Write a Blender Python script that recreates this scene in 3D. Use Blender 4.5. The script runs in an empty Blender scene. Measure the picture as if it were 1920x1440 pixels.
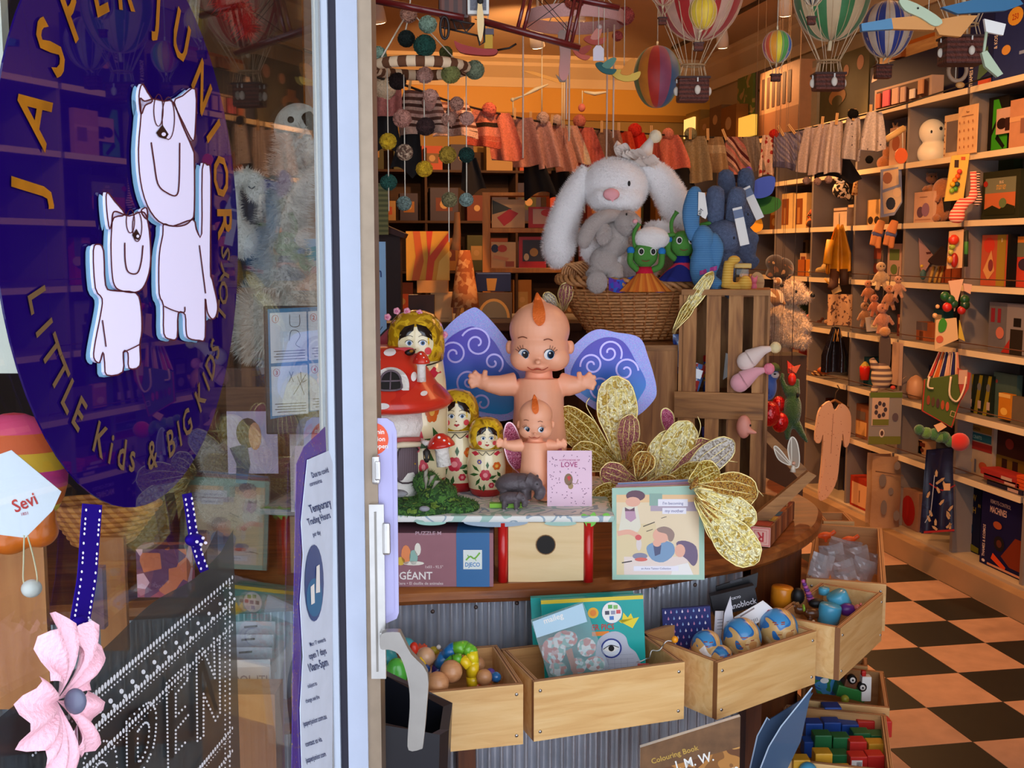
import bpy,bmesh,math,random
from mathutils import Matrix,Vector,noise
sc=bpy.context.scene
COL=sc.collection
random.seed(7)
# ---------------------------------------------------------------- camera
F,H=2138.0,1.7
YAW=math.atan(385/math.hypot(F,250));PIT=math.atan(250/F)
cd=bpy.data.cameras.new('camera');cam=bpy.data.objects.new('camera',cd);COL.objects.link(cam)
cam.location=(0,0,H);cam.rotation_euler=(math.pi/2-PIT,0,-YAW)
cd.sensor_width=36;cd.lens=36*F/1920;cd.clip_start=.02;cd.clip_end=80
sc.camera=cam
# ---------------------------------------------------------------- light and exposure
sc.view_settings.view_transform='Standard';sc.view_settings.look='None'
sc.view_settings.gamma=1;sc.view_settings.use_curve_mapping=False
sc.view_settings.exposure=0.0
wd=bpy.data.worlds.new('sky');sc.world=wd;wd.use_nodes=True
bg=wd.node_tree.nodes['Background'];bg.inputs[0].default_value=(.80,.87,1.0,1);bg.inputs[1].default_value=3.2
def lamp(kind,loc,aim,power,col,size=.1,angle=60,blend=.6):
    l=bpy.data.lights.new('shop_or_fill_light',kind);o=bpy.data.objects.new('shop_or_fill_light',l);COL.objects.link(o)  # one name for lamp head lights and added fill lights
    o.location=loc;o.rotation_euler=(Vector(aim)-Vector(loc)).to_track_quat('-Z','Y').to_euler()
    l.energy=power;l.color=col
    if kind=='AREA':l.size=size
    else:l.shadow_soft_size=size
    if kind=='SPOT':l.spot_size=math.radians(angle);l.spot_blend=blend
    return o
WARM=(1,.48,.18);WARM2=(1,.62,.34)
SPOTS=[]  # filled where the lamp heads are built
# ---------------------------------------------------------------- projection
fw=Vector((math.sin(YAW)*math.cos(PIT),math.cos(YAW)*math.cos(PIT),-math.sin(PIT)))
rt=Vector((math.cos(YAW),-math.sin(YAW),0));up=rt.cross(fw)
def ray(u,v):return fw+rt*((u-960)/F)-up*((v-720)/F)
def at(u,v,d):return Vector((0,0,H))+ray(u,v)*d
def atx(u,v,X):r=ray(u,v);return at(u,v,X/r.x)
def aty(u,v,Y):r=ray(u,v);return at(u,v,Y/r.y)
def atz(u,v,Z):r=ray(u,v);return at(u,v,(Z-H)/r.z)
def proj(p):
    q=Vector(p)-Vector((0,0,H));d=q.dot(fw)
    return 960+F*q.dot(rt)/d,720-F*q.dot(up)/d,d
# ---------------------------------------------------------------- materials
MC={}
def srgb(h):
    if isinstance(h,str):
        c=[int(h[i:i+2],16)/255 for i in(0,2,4)]
    else:c=list(h)
    return tuple(x/12.92 if x<=.04045 else((x+.055)/1.055)**2.4 for x in c)+(1,)
def _nm(nt,t,**k):
    n=nt.nodes.new(t)
    for a,b in k.items():setattr(n,a,b)
    return n
def M(c,rough=.6,metal=0,nz=None,bump=None,sheen=0,tr=0,em=0,coat=0,alpha=1,pat=None,spec=.5,ior=1.45,name=None):
    """c hex colour(s); nz=(scale,amount) tone variation; bump=(scale,strength); pat=(kind,scale,...)"""
    key=str((c,rough,metal,nz,bump,sheen,tr,em,coat,alpha,pat,spec,ior))
    if key in MC:return MC[key]
    m=bpy.data.materials.new(name or 'finish');m.use_nodes=True;nt=m.node_tree;L=nt.links.new
    b=nt.nodes['Principled BSDF'];cs=[c]if isinstance(c,str)else list(c)
    b.inputs['Roughness'].default_value=rough;b.inputs['Metallic'].default_value=metal
    b.inputs['Base Color'].default_value=srgb(cs[0]);b.inputs['Alpha'].default_value=alpha
    b.inputs['Specular IOR Level'].default_value=spec;b.inputs['IOR'].default_value=ior
    b.inputs['Transmission Weight'].default_value=tr;b.inputs['Coat Weight'].default_value=coat
    if sheen:b.inputs['Sheen Weight'].default_value=sheen;b.inputs['Sheen Roughness'].default_value=.6
    if em:b.inputs['Emission Color'].default_value=srgb(cs[0]);b.inputs['Emission Strength'].default_value=em
    tc=_nm(nt,'ShaderNodeTexCoord');src=tc.outputs['Object'];out=None
    def mp(sx,sy,sz,rot=(0,0,0)):
        n=_nm(nt,'ShaderNodeMapping');n.inputs['Scale'].default_value=(sx,sy,sz);n.inputs['Rotation'].default_value=rot
        L(src,n.inputs[0]);return n.outputs[0]
    def ramp(fac,cols,const=True,pos=None):
        r=_nm(nt,'ShaderNodeValToRGB');r.color_ramp.interpolation='CONSTANT' if const else 'LINEAR'
        e=r.color_ramp.elements;n=len(cols)
        while len(e)<n:e.new(.5)
        for i,q in enumerate(cols):
            e[i].position=pos[i]if pos else i/(n if const else max(1,n-1));e[i].color=srgb(q)
        L(fac,r.inputs[0]);return r.outputs[0]
    def math_(op,a,v=None):
        n=_nm(nt,'ShaderNodeMath',operation=op);L(a,n.inputs[0])
        if v is not None:n.inputs[1].default_value=v
        return n.outputs[0]
    bsrc=None
    if pat:
        k=pat[0];s=pat[1]
        if k in('stripe','stripez','stripey','diag','radial'):
            sp=_nm(nt,'ShaderNodeSeparateXYZ')
            if k=='diag':L(mp(1,1,1,(0,.7,0)),sp.inputs[0])
            else:L(src,sp.inputs[0])
            if k=='radial':
                a=_nm(nt,'ShaderNodeMath',operation='ARCTAN2');L(sp.outputs[0],a.inputs[0]);L(sp.outputs[1],a.inputs[1])
                v=math_('ADD',math_('DIVIDE',a.outputs[0],2*math.pi),.5)
            else:v={'stripe':sp.outputs[0],'diag':sp.outputs[0],'stripey':sp.outputs[1],'stripez':sp.outputs[2]}[k]
            v=math_('FRACT',math_('ADD',math_('MULTIPLY',v,s),50.0+(pat[2]if len(pat)>2 else 0)))
            out=ramp(v,cs)
        elif k=='check':
            n=_nm(nt,'ShaderNodeTexChecker');n.inputs['Scale'].default_value=s
            L(mp(1,1,1),n.inputs[0]);n.inputs[1].default_value=srgb(cs[0]);n.inputs[2].default_value=srgb(cs[1]);out=n.outputs[0]
        elif k in('dots','cells'):
            n=_nm(nt,'ShaderNodeTexVoronoi');n.inputs['Scale'].default_value=s
            n.inputs['Randomness'].default_value=pat[3]if len(pat)>3 else.9;L(src,n.inputs['Vector'])
            if k=='dots':
                r=pat[2]if len(pat)>2 else.3
                f=math_('LESS_THAN',n.outputs['Distance'],r)
                mx=_nm(nt,'ShaderNodeMix',data_type='RGBA');L(f,mx.inputs[0]);mx.inputs[6].default_value=srgb(cs[0])
                if len(cs)>2:L(ramp(n.outputs['Color'],cs[1:]),mx.inputs[7])
                else:mx.inputs[7].default_value=srgb(cs[1])
                out=mx.outputs[2]
            else:out=ramp(n.outputs['Color'],cs)
        elif k=='blot':
            n=_nm(nt,'ShaderNodeTexNoise');n.inputs['Scale'].default_value=s;n.inputs['Detail'].default_value=1.5
            n.inputs['Distortion'].default_value=.6
            L(src,n.inputs['Vector']);p=pat[2]if len(pat)>2 else None
            out=ramp(n.outputs[0],cs,True,p or[0]+[.38+.24*i/max(1,len(cs)-2)for i in range(len(cs)-1)])
        elif k=='grad':
            sp=_nm(nt,'ShaderNodeSeparateXYZ');L(src,sp.inputs[0])
            v=math_('ADD',math_('MULTIPLY',sp.outputs[2],s),pat[2]if len(pat)>2 else 0);out=ramp(v,cs,False)
        elif k=='wood':
            ax=pat[2]if len(pat)>2 else 'x'
            sq={'x':(.9,9,9),'y':(9,.9,9),'z':(9,9,.9)}[ax]
            n=_nm(nt,'ShaderNodeTexNoise');n.inputs['Scale'].default_value=s;n.inputs['Detail'].default_value=6
            n.inputs['Distortion'].default_value=.8;L(mp(*sq),n.inputs['Vector'])
            out=ramp(n.outputs[0],cs,False,[.3,.7]if len(cs)==2 else[.28,.5,.72]);bsrc=(n.outputs[0],.15)
        elif k=='ply':
            sp=_nm(nt,'ShaderNodeSeparateXYZ');L(src,sp.inputs[0])
            out=ramp(math_('FRACT',math_('ADD',math_('MULTIPLY',sp.outputs['xyz'.index(pat[2])],s),50.)),cs)
    if nz:
        n=_nm(nt,'ShaderNodeTexNoise');n.inputs['Scale'].default_value=nz[0];n.inputs['Detail'].default_value=4
        L(src,n.inputs['Vector'])
        mx=_nm(nt,'ShaderNodeMix',data_type='RGBA',blend_type='MULTIPLY');mx.inputs[0].default_value=1
        if out:L(out,mx.inputs[6])
        else:mx.inputs[6].default_value=srgb(cs[0])
        r=_nm(nt,'ShaderNodeMapRange');r.inputs[1].default_value=.3;r.inputs[2].default_value=.7
        r.inputs[3].default_value=1-nz[1];r.inputs[4].default_value=1+nz[1]*.4
        L(n.outputs[0],r.inputs[0]);L(r.outputs[0],mx.inputs[7]);out=mx.outputs[2]
    if out:L(out,b.inputs['Base Color'])
    if bump:
        n=_nm(nt,'ShaderNodeTexNoise');n.inputs['Scale'].default_value=bump[0];n.inputs['Detail'].default_value=3
        L(src,n.inputs['Vector']);bsrc=(n.outputs[0],bump[1])
    if bsrc:
        bp=_nm(nt,'ShaderNodeBump');bp.inputs['Strength'].default_value=bsrc[1];bp.inputs['Distance'].default_value=.01
        L(bsrc[0],bp.inputs['Height']);L(bp.outputs[0],b.inputs['Normal'])
    MC[key]=m;return m
def plush(c,s=180):return M(c,.95,sheen=.5,bump=(s,.7),nz=(40,.18),spec=.1)
def cloth(c,**k):return M(c,.9,bump=(260,.3),spec=.15,**k)
def knit(c,pat=None):return M(c,.95,bump=(330,.8),nz=(120,.25),spec=.1,pat=pat)
def paint(c,r=.35):return M(c,r,nz=(30,.08))
def card(c,r=.45):return M(c,r,spec=.35)
def glass_mat(tint='ffffff',ior=1.5,body=None,bodyf=0.0,name='glass'):
    k=('glass',tint,ior,body,bodyf)
    if k in MC:return MC[k]
    m=bpy.data.materials.new(name);m.use_nodes=True;nt=m.node_tree;L=nt.links.new;nt.nodes.clear()
    o=_nm(nt,'ShaderNodeOutputMaterial');t=_nm(nt,'ShaderNodeBsdfTransparent');t.inputs[0].default_value=srgb(tint)
    g=_nm(nt,'ShaderNodeBsdfGlossy');g.inputs['Roughness'].default_value=.015;lw=_nm(nt,'ShaderNodeLayerWeight');lw.inputs[0].default_value=.5;pw=_nm(nt,'ShaderNodeMath',operation='POWER');L(lw.outputs[1],pw.inputs[0]);pw.inputs[1].default_value=5-(ior-1.5)*4;fr=_nm(nt,'ShaderNodeMath',operation='MULTIPLY_ADD');L(pw.outputs[0],fr.inputs[0]);fr.inputs[1].default_value=.95;fr.inputs[2].default_value=.04
    base=t.outputs[0]
    if body:
        d=_nm(nt,'ShaderNodeBsdfDiffuse');d.inputs[0].default_value=srgb(body);mm=_nm(nt,'ShaderNodeMixShader');mm.inputs[0].default_value=bodyf
        L(base,mm.inputs[1]);L(d.outputs[0],mm.inputs[2]);base=mm.outputs[0]
    mx=_nm(nt,'ShaderNodeMixShader');L(fr.outputs[0],mx.inputs[0]);L(base,mx.inputs[1]);L(g.outputs[0],mx.inputs[2]);L(mx.outputs[0],o.inputs[0])
    MC[k]=m;return m
# ---------------------------------------------------------------- mesh builder
TXT={}
class B:
    def __init__(s,T=None,up=1):
        s.T=T or(lambda p:p);s.up=up;s.V=[];s.Fc=[];s.Mi=[];s.S=[];s.mats=[];s.st=[];s.X=None
    def mi(s,m):
        if m not in s.mats:s.mats.append(m)
        return s.mats.index(m)
    def push(s,mat):s.st.append(s.X);s.X=(s.X@mat)if s.X is not None else mat;return s
    def pop(s):s.X=s.st.pop();return s
    def rot(s,deg,cx=0,cz=0,cy=0,axis='Y'):
        c=Vector((cx,cy,cz));a=math.radians(deg)*(s.up if axis in 'XY' else 1)
        return s.push(Matrix.Translation(c)@Matrix.Rotation(a,4,axis)@Matrix.Translation(-c))
    def tp(s,p):
        p=Vector(p)
        if s.X is not None:p=s.X@p
        return Vector(s.T(p))
    def add(s,vs,fs,m,smooth=False):
        o=len(s.V);s.V+=[s.tp(v)for v in vs];i=s.mi(m)if not isinstance(m,list)else None
        for k,f in enumerate(fs):
            s.Fc.append([o+a for a in f]);s.Mi.append(s.mi(m[k])if i is None else i);s.S.append(smooth)
    def box(s,x0,x1,y0,y1,z0,z1,m,bev=0,mats=None):
        """mats: [front,back,left,right,bottom,top] optional"""
        if bev:
            a,c,d=(x1-x0),(y1-y0),(z1-z0);bm=bmesh.new();bmesh.ops.create_cube(bm,size=1)
            for v in bm.verts:v.co=(x0+(v.co.x+.5)*a,y0+(v.co.y+.5)*c,z0+(v.co.z+.5)*d)
            bmesh.ops.bevel(bm,geom=bm.edges[:],offset=bev,segments=2,affect='EDGES',profile=.6)
            s.bm(bm,m);return
        v=[(x0,y0,z0),(x1,y0,z0),(x1,y1,z0),(x0,y1,z0),(x0,y0,z1),(x1,y0,z1),(x1,y1,z1),(x0,y1,z1)]
        f=[(0,1,5,4),(3,7,6,2),(0,4,7,3),(1,2,6,5),(0,3,2,1),(4,5,6,7)]
        s.add(v,f,mats or m)
    def bm(s,bm,m,smooth=False):
        bm.verts.ensure_lookup_table()
        s.add([v.co.copy()for v in bm.verts],[[v.index for v in f.verts]for f in bm.faces],m,smooth);bm.free()
    def poly(s,pts,y0,y1,m,side=None):
        n=len(pts);v=[(p[0],y0,p[1])for p in pts]+[(p[0],y1,p[1])for p in pts]
        fs=[list(range(n)),list(range(2*n-1,n-1,-1))]+[[i,n+i,n+(i+1)%n,(i+1)%n]for i in range(n)]
        s.add(v,fs,[m,m]+[side or m]*n)
    def face(s,pts,y,m):s.add([(p[0],y,p[1])for p in pts],[list(range(len(pts)))],m)
    def rect(s,x0,x1,z0,z1,y,m):s.face([(x0,z0),(x1,z0),(x1,z1),(x0,z1)],y,m)
    def oval(s,cx,cz,rx,rz,n=24,a0=0,a1=360):
        return[(cx+rx*math.cos(math.radians(a0+(a1-a0)*i/n)),cz+rz*math.sin(math.radians(a0+(a1-a0)*i/n)))for i in range(n+(0 if a1-a0==360 else 1))]
    def disc(s,cx,cz,rx,rz,y,m,th=0,n=24):
        p=s.oval(cx,cz,rx,rz,n)
        s.poly(p,y,y+th,m)if th else s.face(p,y,m)
    def spl(s,pts,n=6,closed=False):
        """Catmull-Rom through 2D/3D points"""
        P=[Vector(p)for p in pts];N=len(P);out=[]
        g=(lambda i:P[i%N])if closed else(lambda i:P[max(0,min(N-1,i))])
        for i in range(N if closed else N-1):
            a,b,c,d=g(i-1),g(i),g(i+1),g(i+2)
            for j in range(n):
                t=j/n;out.append(tuple(.5*((2*b)+(c-a)*t+(2*a-5*b+4*c-d)*t*t+(3*b-a-3*c+d)*t*t*t)))
        if not closed:out.append(tuple(P[-1]))
        return out
    def ell(s,cx,cy,cz,rx,ry,rz,m,n=16):
        h=max(6,n//2+2);v=[(cx,cy,cz+rz)]
        for i in range(1,h):
            t=math.pi*i/h
            for j in range(n):
                a=2*math.pi*j/n;v.append((cx+rx*math.sin(t)*math.cos(a),cy+ry*math.sin(t)*math.sin(a),cz+rz*math.cos(t)))
        v.append((cx,cy,cz-rz));f=[(0,1+j,1+(j+1)%n)for j in range(n)]
        for i in range(h-2):
            f+=[(1+i*n+j,1+(i+1)*n+j,1+(i+1)*n+(j+1)%n,1+i*n+(j+1)%n)for j in range(n)]
        e=len(v)-1;f+=[(e,e-n+(j+1)%n,e-n+j)for j in range(n)]
        s.add(v,f,m,True)
    def lathe(s,cx,cy,prof,m,n=24,ry=1,mats=None,smooth=True):
        v=[];f=[];fm=[]
        for(r,z)in prof:
            for j in range(n):
                a=2*math.pi*j/n;v.append((cx+r*math.cos(a),cy+r*ry*math.sin(a),z))
        for i in range(len(prof)-1):
            for j in range(n):
                f.append((i*n+j,i*n+(j+1)%n,(i+1)*n+(j+1)%n,(i+1)*n+j));fm.append(mats(i,j)if mats else m)
        f+=[list(range(n)),list(range((len(prof)-1)*n,len(prof)*n))];fm+=[fm[0],fm[-1]]
        s.add(v,f,fm,smooth)
    def tube(s,pts,r,m,n=8,closed=False,flat=1,mats=None):
        P=[Vector(p)for p in pts];R=r if isinstance(r,(list,tuple))else[r]*len(P);v=[];N=len(P);ref=None
        for i,p in enumerate(P):
            t=(P[(i+1)%N]-P[i-1])if closed else(P[min(i+1,N-1)]-P[max(i-1,0)])
            t=t.normalized()if t.length>1e-9 else Vector((0,0,1))
            if ref is None:ref=Vector((0,1,0))if abs(t.y)<.9 else Vector((1,0,0))
            a=t.cross(ref)
            if a.length<1e-4:a=t.cross(Vector((1,0,.3)))
            a.normalize();c=a.cross(t).normalized();ref=c
            for j in range(n):
                q=2*math.pi*j/n;v.append(p+a*math.cos(q)*R[i]+c*math.sin(q)*R[i]*flat)
        f=[];fm=[]
        for i in range(N if closed else N-1):
            for j in range(n):
                k=(i+1)%N;f.append((i*n+j,i*n+(j+1)%n,k*n+(j+1)%n,k*n+j));fm.append(mats(i)if mats else m)
        if not closed:f+=[list(range(n)),list(range((N-1)*n,N*n))];fm+=[fm[0],fm[-1]]
        s.add(v,f,fm,True)
    def stroke(s,pts,w,y,m,th=0):
        """flat ribbon in the x-z plane"""
        P=[Vector((p[0],p[1]))for p in pts];l=[];r=[]
        for i,p in enumerate(P):
            t=P[min(i+1,len(P)-1)]-P[max(i-1,0)]
            t=t.normalized()if t.length else Vector((1,0));q=Vector((-t.y,t.x))*w/2;l.append(p+q);r.append(p-q)
        n=len(P);v=[(a.x,y,a.y)for a in l]+[(a.x,y,a.y)for a in r]
        f=[(i,i+1,n+i+1,n+i)for i in range(n-1)]
        if th:
            v+=[(a.x,y+th,a.y)for a in l]+[(a.x,y+th,a.y)for a in r]
            f+=[(2*n+i,2*n+i+1,3*n+i+1,3*n+i)for i in range(n-1)]+[(i,i+1,2*n+i+1,2*n+i)for i in range(n-1)]+[(n+i,n+i+1,3*n+i+1,3*n+i)for i in range(n-1)]+[(0,n,3*n,2*n),(n-1,2*n-1,4*n-1,3*n-1)]
        s.add(v,f,m)
    def grid(s,fn,nu,nv,m,smooth=True,fm=None,th=None):
        v=[fn(i/nu,j/nv)for j in range(nv+1)for i in range(nu+1)]
        f=[(j*(nu+1)+i,j*(nu+1)+i+1,(j+1)*(nu+1)+i+1,(j+1)*(nu+1)+i)for j in range(nv)for i in range(nu)]
        mm=[fm(i/nu,j/nv)for j in range(nv)for i in range(nu)]if fm else m
        s.add(v,f,mm,smooth)
        if th:s.add([(a[0],a[1]+th,a[2])for a in v],f,mm,smooth)
    def text(s,t,x,z,size,m,y=0,al='l',wx=1.0,rot=0,th=0):
        if t not in TXT:
            c=bpy.data.curves.new('lettering','FONT');c.body=t;c.resolution_u=2;c.size=1;c.offset=.015
            o=bpy.data.objects.new('lettering',c);COL.objects.link(o);dg=bpy.context.evaluated_depsgraph_get();e=o.evaluated_get(dg);me=e.to_mesh()
            vs=[(a.co.x,a.co.y)for a in me.vertices];fs=[tuple(p.vertices)for p in me.polygons];e.to_mesh_clear()
            bpy.data.objects.remove(o);bpy.data.curves.remove(c)
            TXT[t]=(vs,fs,max([a[0]for a in vs]or[0]))
        vs,fs,w=TXT[t];ox={'l':0,'c':-w/2,'r':-w}[al];a=math.radians(rot);ca,sa=math.cos(a),math.sin(a);out=[]
        for(px,py)in vs:
            px=(px+ox)*size*wx;py*=size;out.append((x+px*ca-py*sa,y,z+s.up*(px*sa+py*ca)))
        s.add(out,fs,m)
    def blob(s,prims,vox,m,mfn=None,sm=4,ret=False):
        """smooth union of ellipsoids ('e',x,y,z,rx,ry,rz) and tubes ('t',pts,radii); one continuous surface"""
        q=B(s.T,s.up);q.X=s.X
        for p in prims:
            if p[0]=='e':q.ell(*p[1:7],m,n=32)
            else:q.tube(p[1],p[2],m,n=30)
        me=q.mesh('tmp');o=bpy.data.objects.new('tmp',me);COL.objects.link(o)
        r=o.modifiers.new('r','REMESH');r.mode='VOXEL';r.voxel_size=vox
        k=o.modifiers.new('s','SMOOTH');k.factor=.6;k.iterations=sm*3
        dg=bpy.context.evaluated_depsgraph_get();e=o.evaluated_get(dg);mm=e.to_mesh()
        off=len(s.V);s.V+=[v.co.copy()for v in mm.vertices];b0=s.mi(m);F0=len(s.Fc)
        for p in mm.polygons:
            s.Fc.append([off+a for a in p.vertices]);s.S.append(True)
            s.Mi.append(s.mi(mfn(p.center))if mfn else b0)
        e.to_mesh_clear();bpy.data.objects.remove(o);bpy.data.meshes.remove(me)
    def fuzz(s,n,L,w,m=None,f0=0,droop=.3,rnd=.5):
        """short fibres standing on the faces built so far (local metres)"""
        fs=s.Fc[f0:];ms=s.Mi[f0:];ar=[];tot=0
        for f in fs:
            a=(s.V[f[1]]-s.V[f[0]]).cross(s.V[f[2]]-s.V[f[0]]).length;tot+=a;ar.append(tot)
        import bisect
        R=random.random
        for _ in range(n):
            i=min(bisect.bisect(ar,R()*tot),len(fs)-1);f=fs[i];a,b,c=s.V[f[0]],s.V[f[1]],s.V[f[2]]
            d=s.V[f[3]]if len(f)>3 else c
            x,y=R(),R();p=a.lerp(b,x).lerp(d.lerp(c,x),y);nn=(b-a).cross(c-a)
            if nn.length<1e-12:continue
            nn.normalize();t=Vector((R()-.5,R()-.5,R()-.5))*2*rnd;q=(nn+t+Vector((0,0,-droop))).normalized()
            side=q.cross(nn+Vector((.1,.2,.3))).normalized()*w;l=L*(.6+.8*R());o=len(s.V)
            s.V+=[p-side-nn*w,p+side-nn*w,p+q*l];s.Fc.append([o,o+1,o+2]);s.Mi.append(s.mi(m)if m else ms[i]);s.S.append(False)
    def decal(s,pts,m,yf,off=1.0):
        """painted shape wrapped on a curved front; yf(x,z) gives the surface depth"""
        n=len(pts);cx=sum(p[0]for p in pts)/n;cz=sum(p[1]for p in pts)/n;v=[(cx,yf(cx,cz)-off,cz)]
        for k in(.5,1):
            for p in pts:x,z=cx+(p[0]-cx)*k,cz+(p[1]-cz)*k;v.append((x,yf(x,z)-off,z))
        s.add(v,[(0,1+i,1+(i+1)%n)for i in range(n)]+[(1+i,1+n+i,1+n+(i+1)%n,1+(i+1)%n)for i in range(n)],m,True)
    def line(s,pts,r,m,yf,off=.6,n=5):s.tube([(p[0],yf(p[0],p[1])-off,p[1])for p in s.spl(pts,4)],r,m,n)
    def mesh(s,name):
        me=bpy.data.meshes.new(name);me.from_pydata([tuple(v)for v in s.V],[],s.Fc)
        for m in s.mats:me.materials.append(m)
        me.polygons.foreach_set('material_index',s.Mi);me.polygons.foreach_set('use_smooth',s.S);me.update()
        bm=bmesh.new();bm.from_mesh(me);bmesh.ops.recalc_face_normals(bm,faces=bm.faces[:]);bm.to_mesh(me);bm.free()
        return me
def setp(o,label=None,cat=None,group=None,kind=None):
    for k,v in(('label',label),('category',cat),('group',group),('kind',kind)):
        if v:o[k]=v
    return o
class T:
    """a thing; base at a point of the place; sizes read in photo pixels at that distance, turned into metres"""
    def __init__(s,name,label,cat,u,v,d=None,z=None,x=None,yy=None,p=None,rz=0,group=None,kind=None,face='cam',sx=1):
        s.p=Vector(p)if p is not None else at(u,v,d)if d else atz(u,v,z)if z is not None else atx(u,v,x)if x is not None else aty(u,v,yy)
        s.name,s.meta,s.u,s.v,s.sx=name,(label,cat,group,kind),u,v,sx
        u0,v0,d0=proj(s.p);s.d=d0
        s.rz=(-YAW if face=='cam' else-math.pi/2 if face=='x' else 0)+math.radians(rz)
        ax=Vector((math.cos(s.rz),math.sin(s.rz),0))if face!='cam' else rt
        e=.01;q=proj(s.p+ax*e);s.kx=e/abs(q[0]-u0);q=proj(s.p+Vector((0,0,e)));s.k=e/abs(q[1]-v0)
        s.root=None
    def b(s):
        u0,v0,kx,k,sx=s.u,s.v,s.kx,s.k,s.sx
        return B(lambda p:((p[0]-u0)*kx*sx,p[1]*k,(v0-p[2])*k),-1)
    def bm(s):return B()  # plain local metres
    def empty(s):
        if not s.root:
            o=bpy.data.objects.new(s.name,None);o.empty_display_size=.05;COL.objects.link(o);o.location=s.p;o.rotation_euler=(0,0,s.rz)
            setp(o,*s.meta);s.root=o
        return s.root
    def part(s,name,b,label=None,parent=None,kind=None):
        o=bpy.data.objects.new(name,b.mesh(name));COL.objects.link(o);o.parent=parent or s.empty()
        setp(o,label,kind=kind);return o
    def up(s,b,u,v):b.tube([(u,1,v),(u,1,s.v-(ZC-s.p.z)/s.k)],.35,M('5a4636',.8),4)
    def solo(s,b):
        o=bpy.data.objects.new(s.name,b.mesh(s.name));COL.objects.link(o);o.location=s.p;o.rotation_euler=(0,0,s.rz)
        setp(o,*s.meta);s.root=o;return o
def struct(name,b):
    o=bpy.data.objects.new(name,b.mesh(name));COL.objects.link(o);o['kind']='structure';return o
def world_thing(name,label,cat,b,group=None,kind=None):
    o=bpy.data.objects.new(name,b.mesh(name));COL.objects.link(o);setp(o,label,cat,group,kind);return o
def ysph(cx,cz,rx,ry,rz,cy=0):
    return lambda x,z:cy-ry*math.sqrt(max(.02,1-((x-cx)/rx)**2-((z-cz)/rz)**2))
def ylathe(cx,prof,ry=1,cy=0):
    def f(x,z):
        for(r0,z0),(r1,z1)in zip(prof,prof[1:]):
            if min(z0,z1)<=z<=max(z0,z1):
                r=r0+(r1-r0)*((z-z0)/((z1-z0)or 1));return cy-ry*math.sqrt(max(0.02*r*r,r*r-(x-cx)**2))
        return cy
    return f
WHITE=M('f2efe8',.5);BLACK=M('0c0c0e',.5);RED=paint('c8201c');DK=M('1a1512',.7);CREAM=M('ead9b4',.5)
PINE=M(('b98246','d9a866'),.5,pat=('wood',6,'x'));STRING=M('d8cdb8',.8);INK=M('2a2a30',.6)
# ================================================================ the room
XW,YB,ZC=3.29,10.2,3.4
b=B()
fl=M(('d8a06e','14130f'),.38,nz=(60,.12),spec=.4)
tl,bk=M('ac8672',.42,nz=(14,.14),bump=(400,.05)),M('15140f',.4,nz=(20,.3),bump=(400,.05))
i0,j0=-14,-13
for i in range(i0,5):
    for j in range(j0,23):
        x,y=2.25+.3155*i,3.46+.3045*j
        b.box(x+.001,x+.3145,y+.001,y+.3035,-.02,0,bk if(i+j)%2==0 else tl)
b.box(-2.4,3.9,-.8,YB+.2,-.06,-.008,M('2a2018',.8));struct('floor',b)
wallm=M('b9a27c',.7,nz=(3,.1));ceilm=M('d2b795',.75,nz=(2,.06))
b=B();b.box(-2.4,4.0,.5,YB+.2,ZC,ZC+.06,ceilm);struct('ceiling',b)
b=B();b.box(-2.4,4.0,YB,YB+.1,0,ZC,M('a5854a',.7,nz=(3,.15)));struct('wall_back',b)
b=B();b.box(3.66,3.76,.5,YB,0,ZC,wallm);struct('wall_right',b)
b=B();b.box(-2.4,-2.3,.5,YB,0,ZC,M('5e4a3a',.8));struct('wall_left',b)
b=B();b.box(-2.4,4,.42,.5,2.75,ZC+.06,M('d8d4cc',.6));b.box(1.75,4,.42,.5,0,2.75,M('d8d4cc',.6));b.box(-2.4,-1.6,.42,.5,0,2.75,M('d8d4cc',.6));struct('wall_front',b)
trimm=M('e0c79a',.5)
def cornice(name,fx):
    b=B();prof=[(0,0),(.16,0),(.16,-.03),(.12,-.06),(.12,-.09),(.06,-.15),(.03,-.18),(.03,-.26),(0,-.26)]
    fx(b,prof);struct(name,b)
def cb(b,prof):
    v=[(x,YB-p,ZC+z)for x in(-2.3,3.66)for(p,z)in prof];n=len(prof);b.add(v,[(i,i+1,n+i+1,n+i)for i in range(n-1)],trimm)
def cr(b,prof):
    v=[(3.66-p,y,ZC+z)for y in(.5,YB)for(p,z)in prof];n=len(prof);b.add(v,[(i,i+1,n+i+1,n+i)for i in range(n-1)],trimm)
cornice('trim_1',cb);cornice('trim_2',cr)
b=B();b.box(-2.3,3.66,YB-.04,YB,2.86,2.92,M('a8741c',.5));b.box(-2.3,3.66,YB-.02,YB,2.92,3.14,M('d9a23c',.5));struct('trim_3',b)
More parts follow.
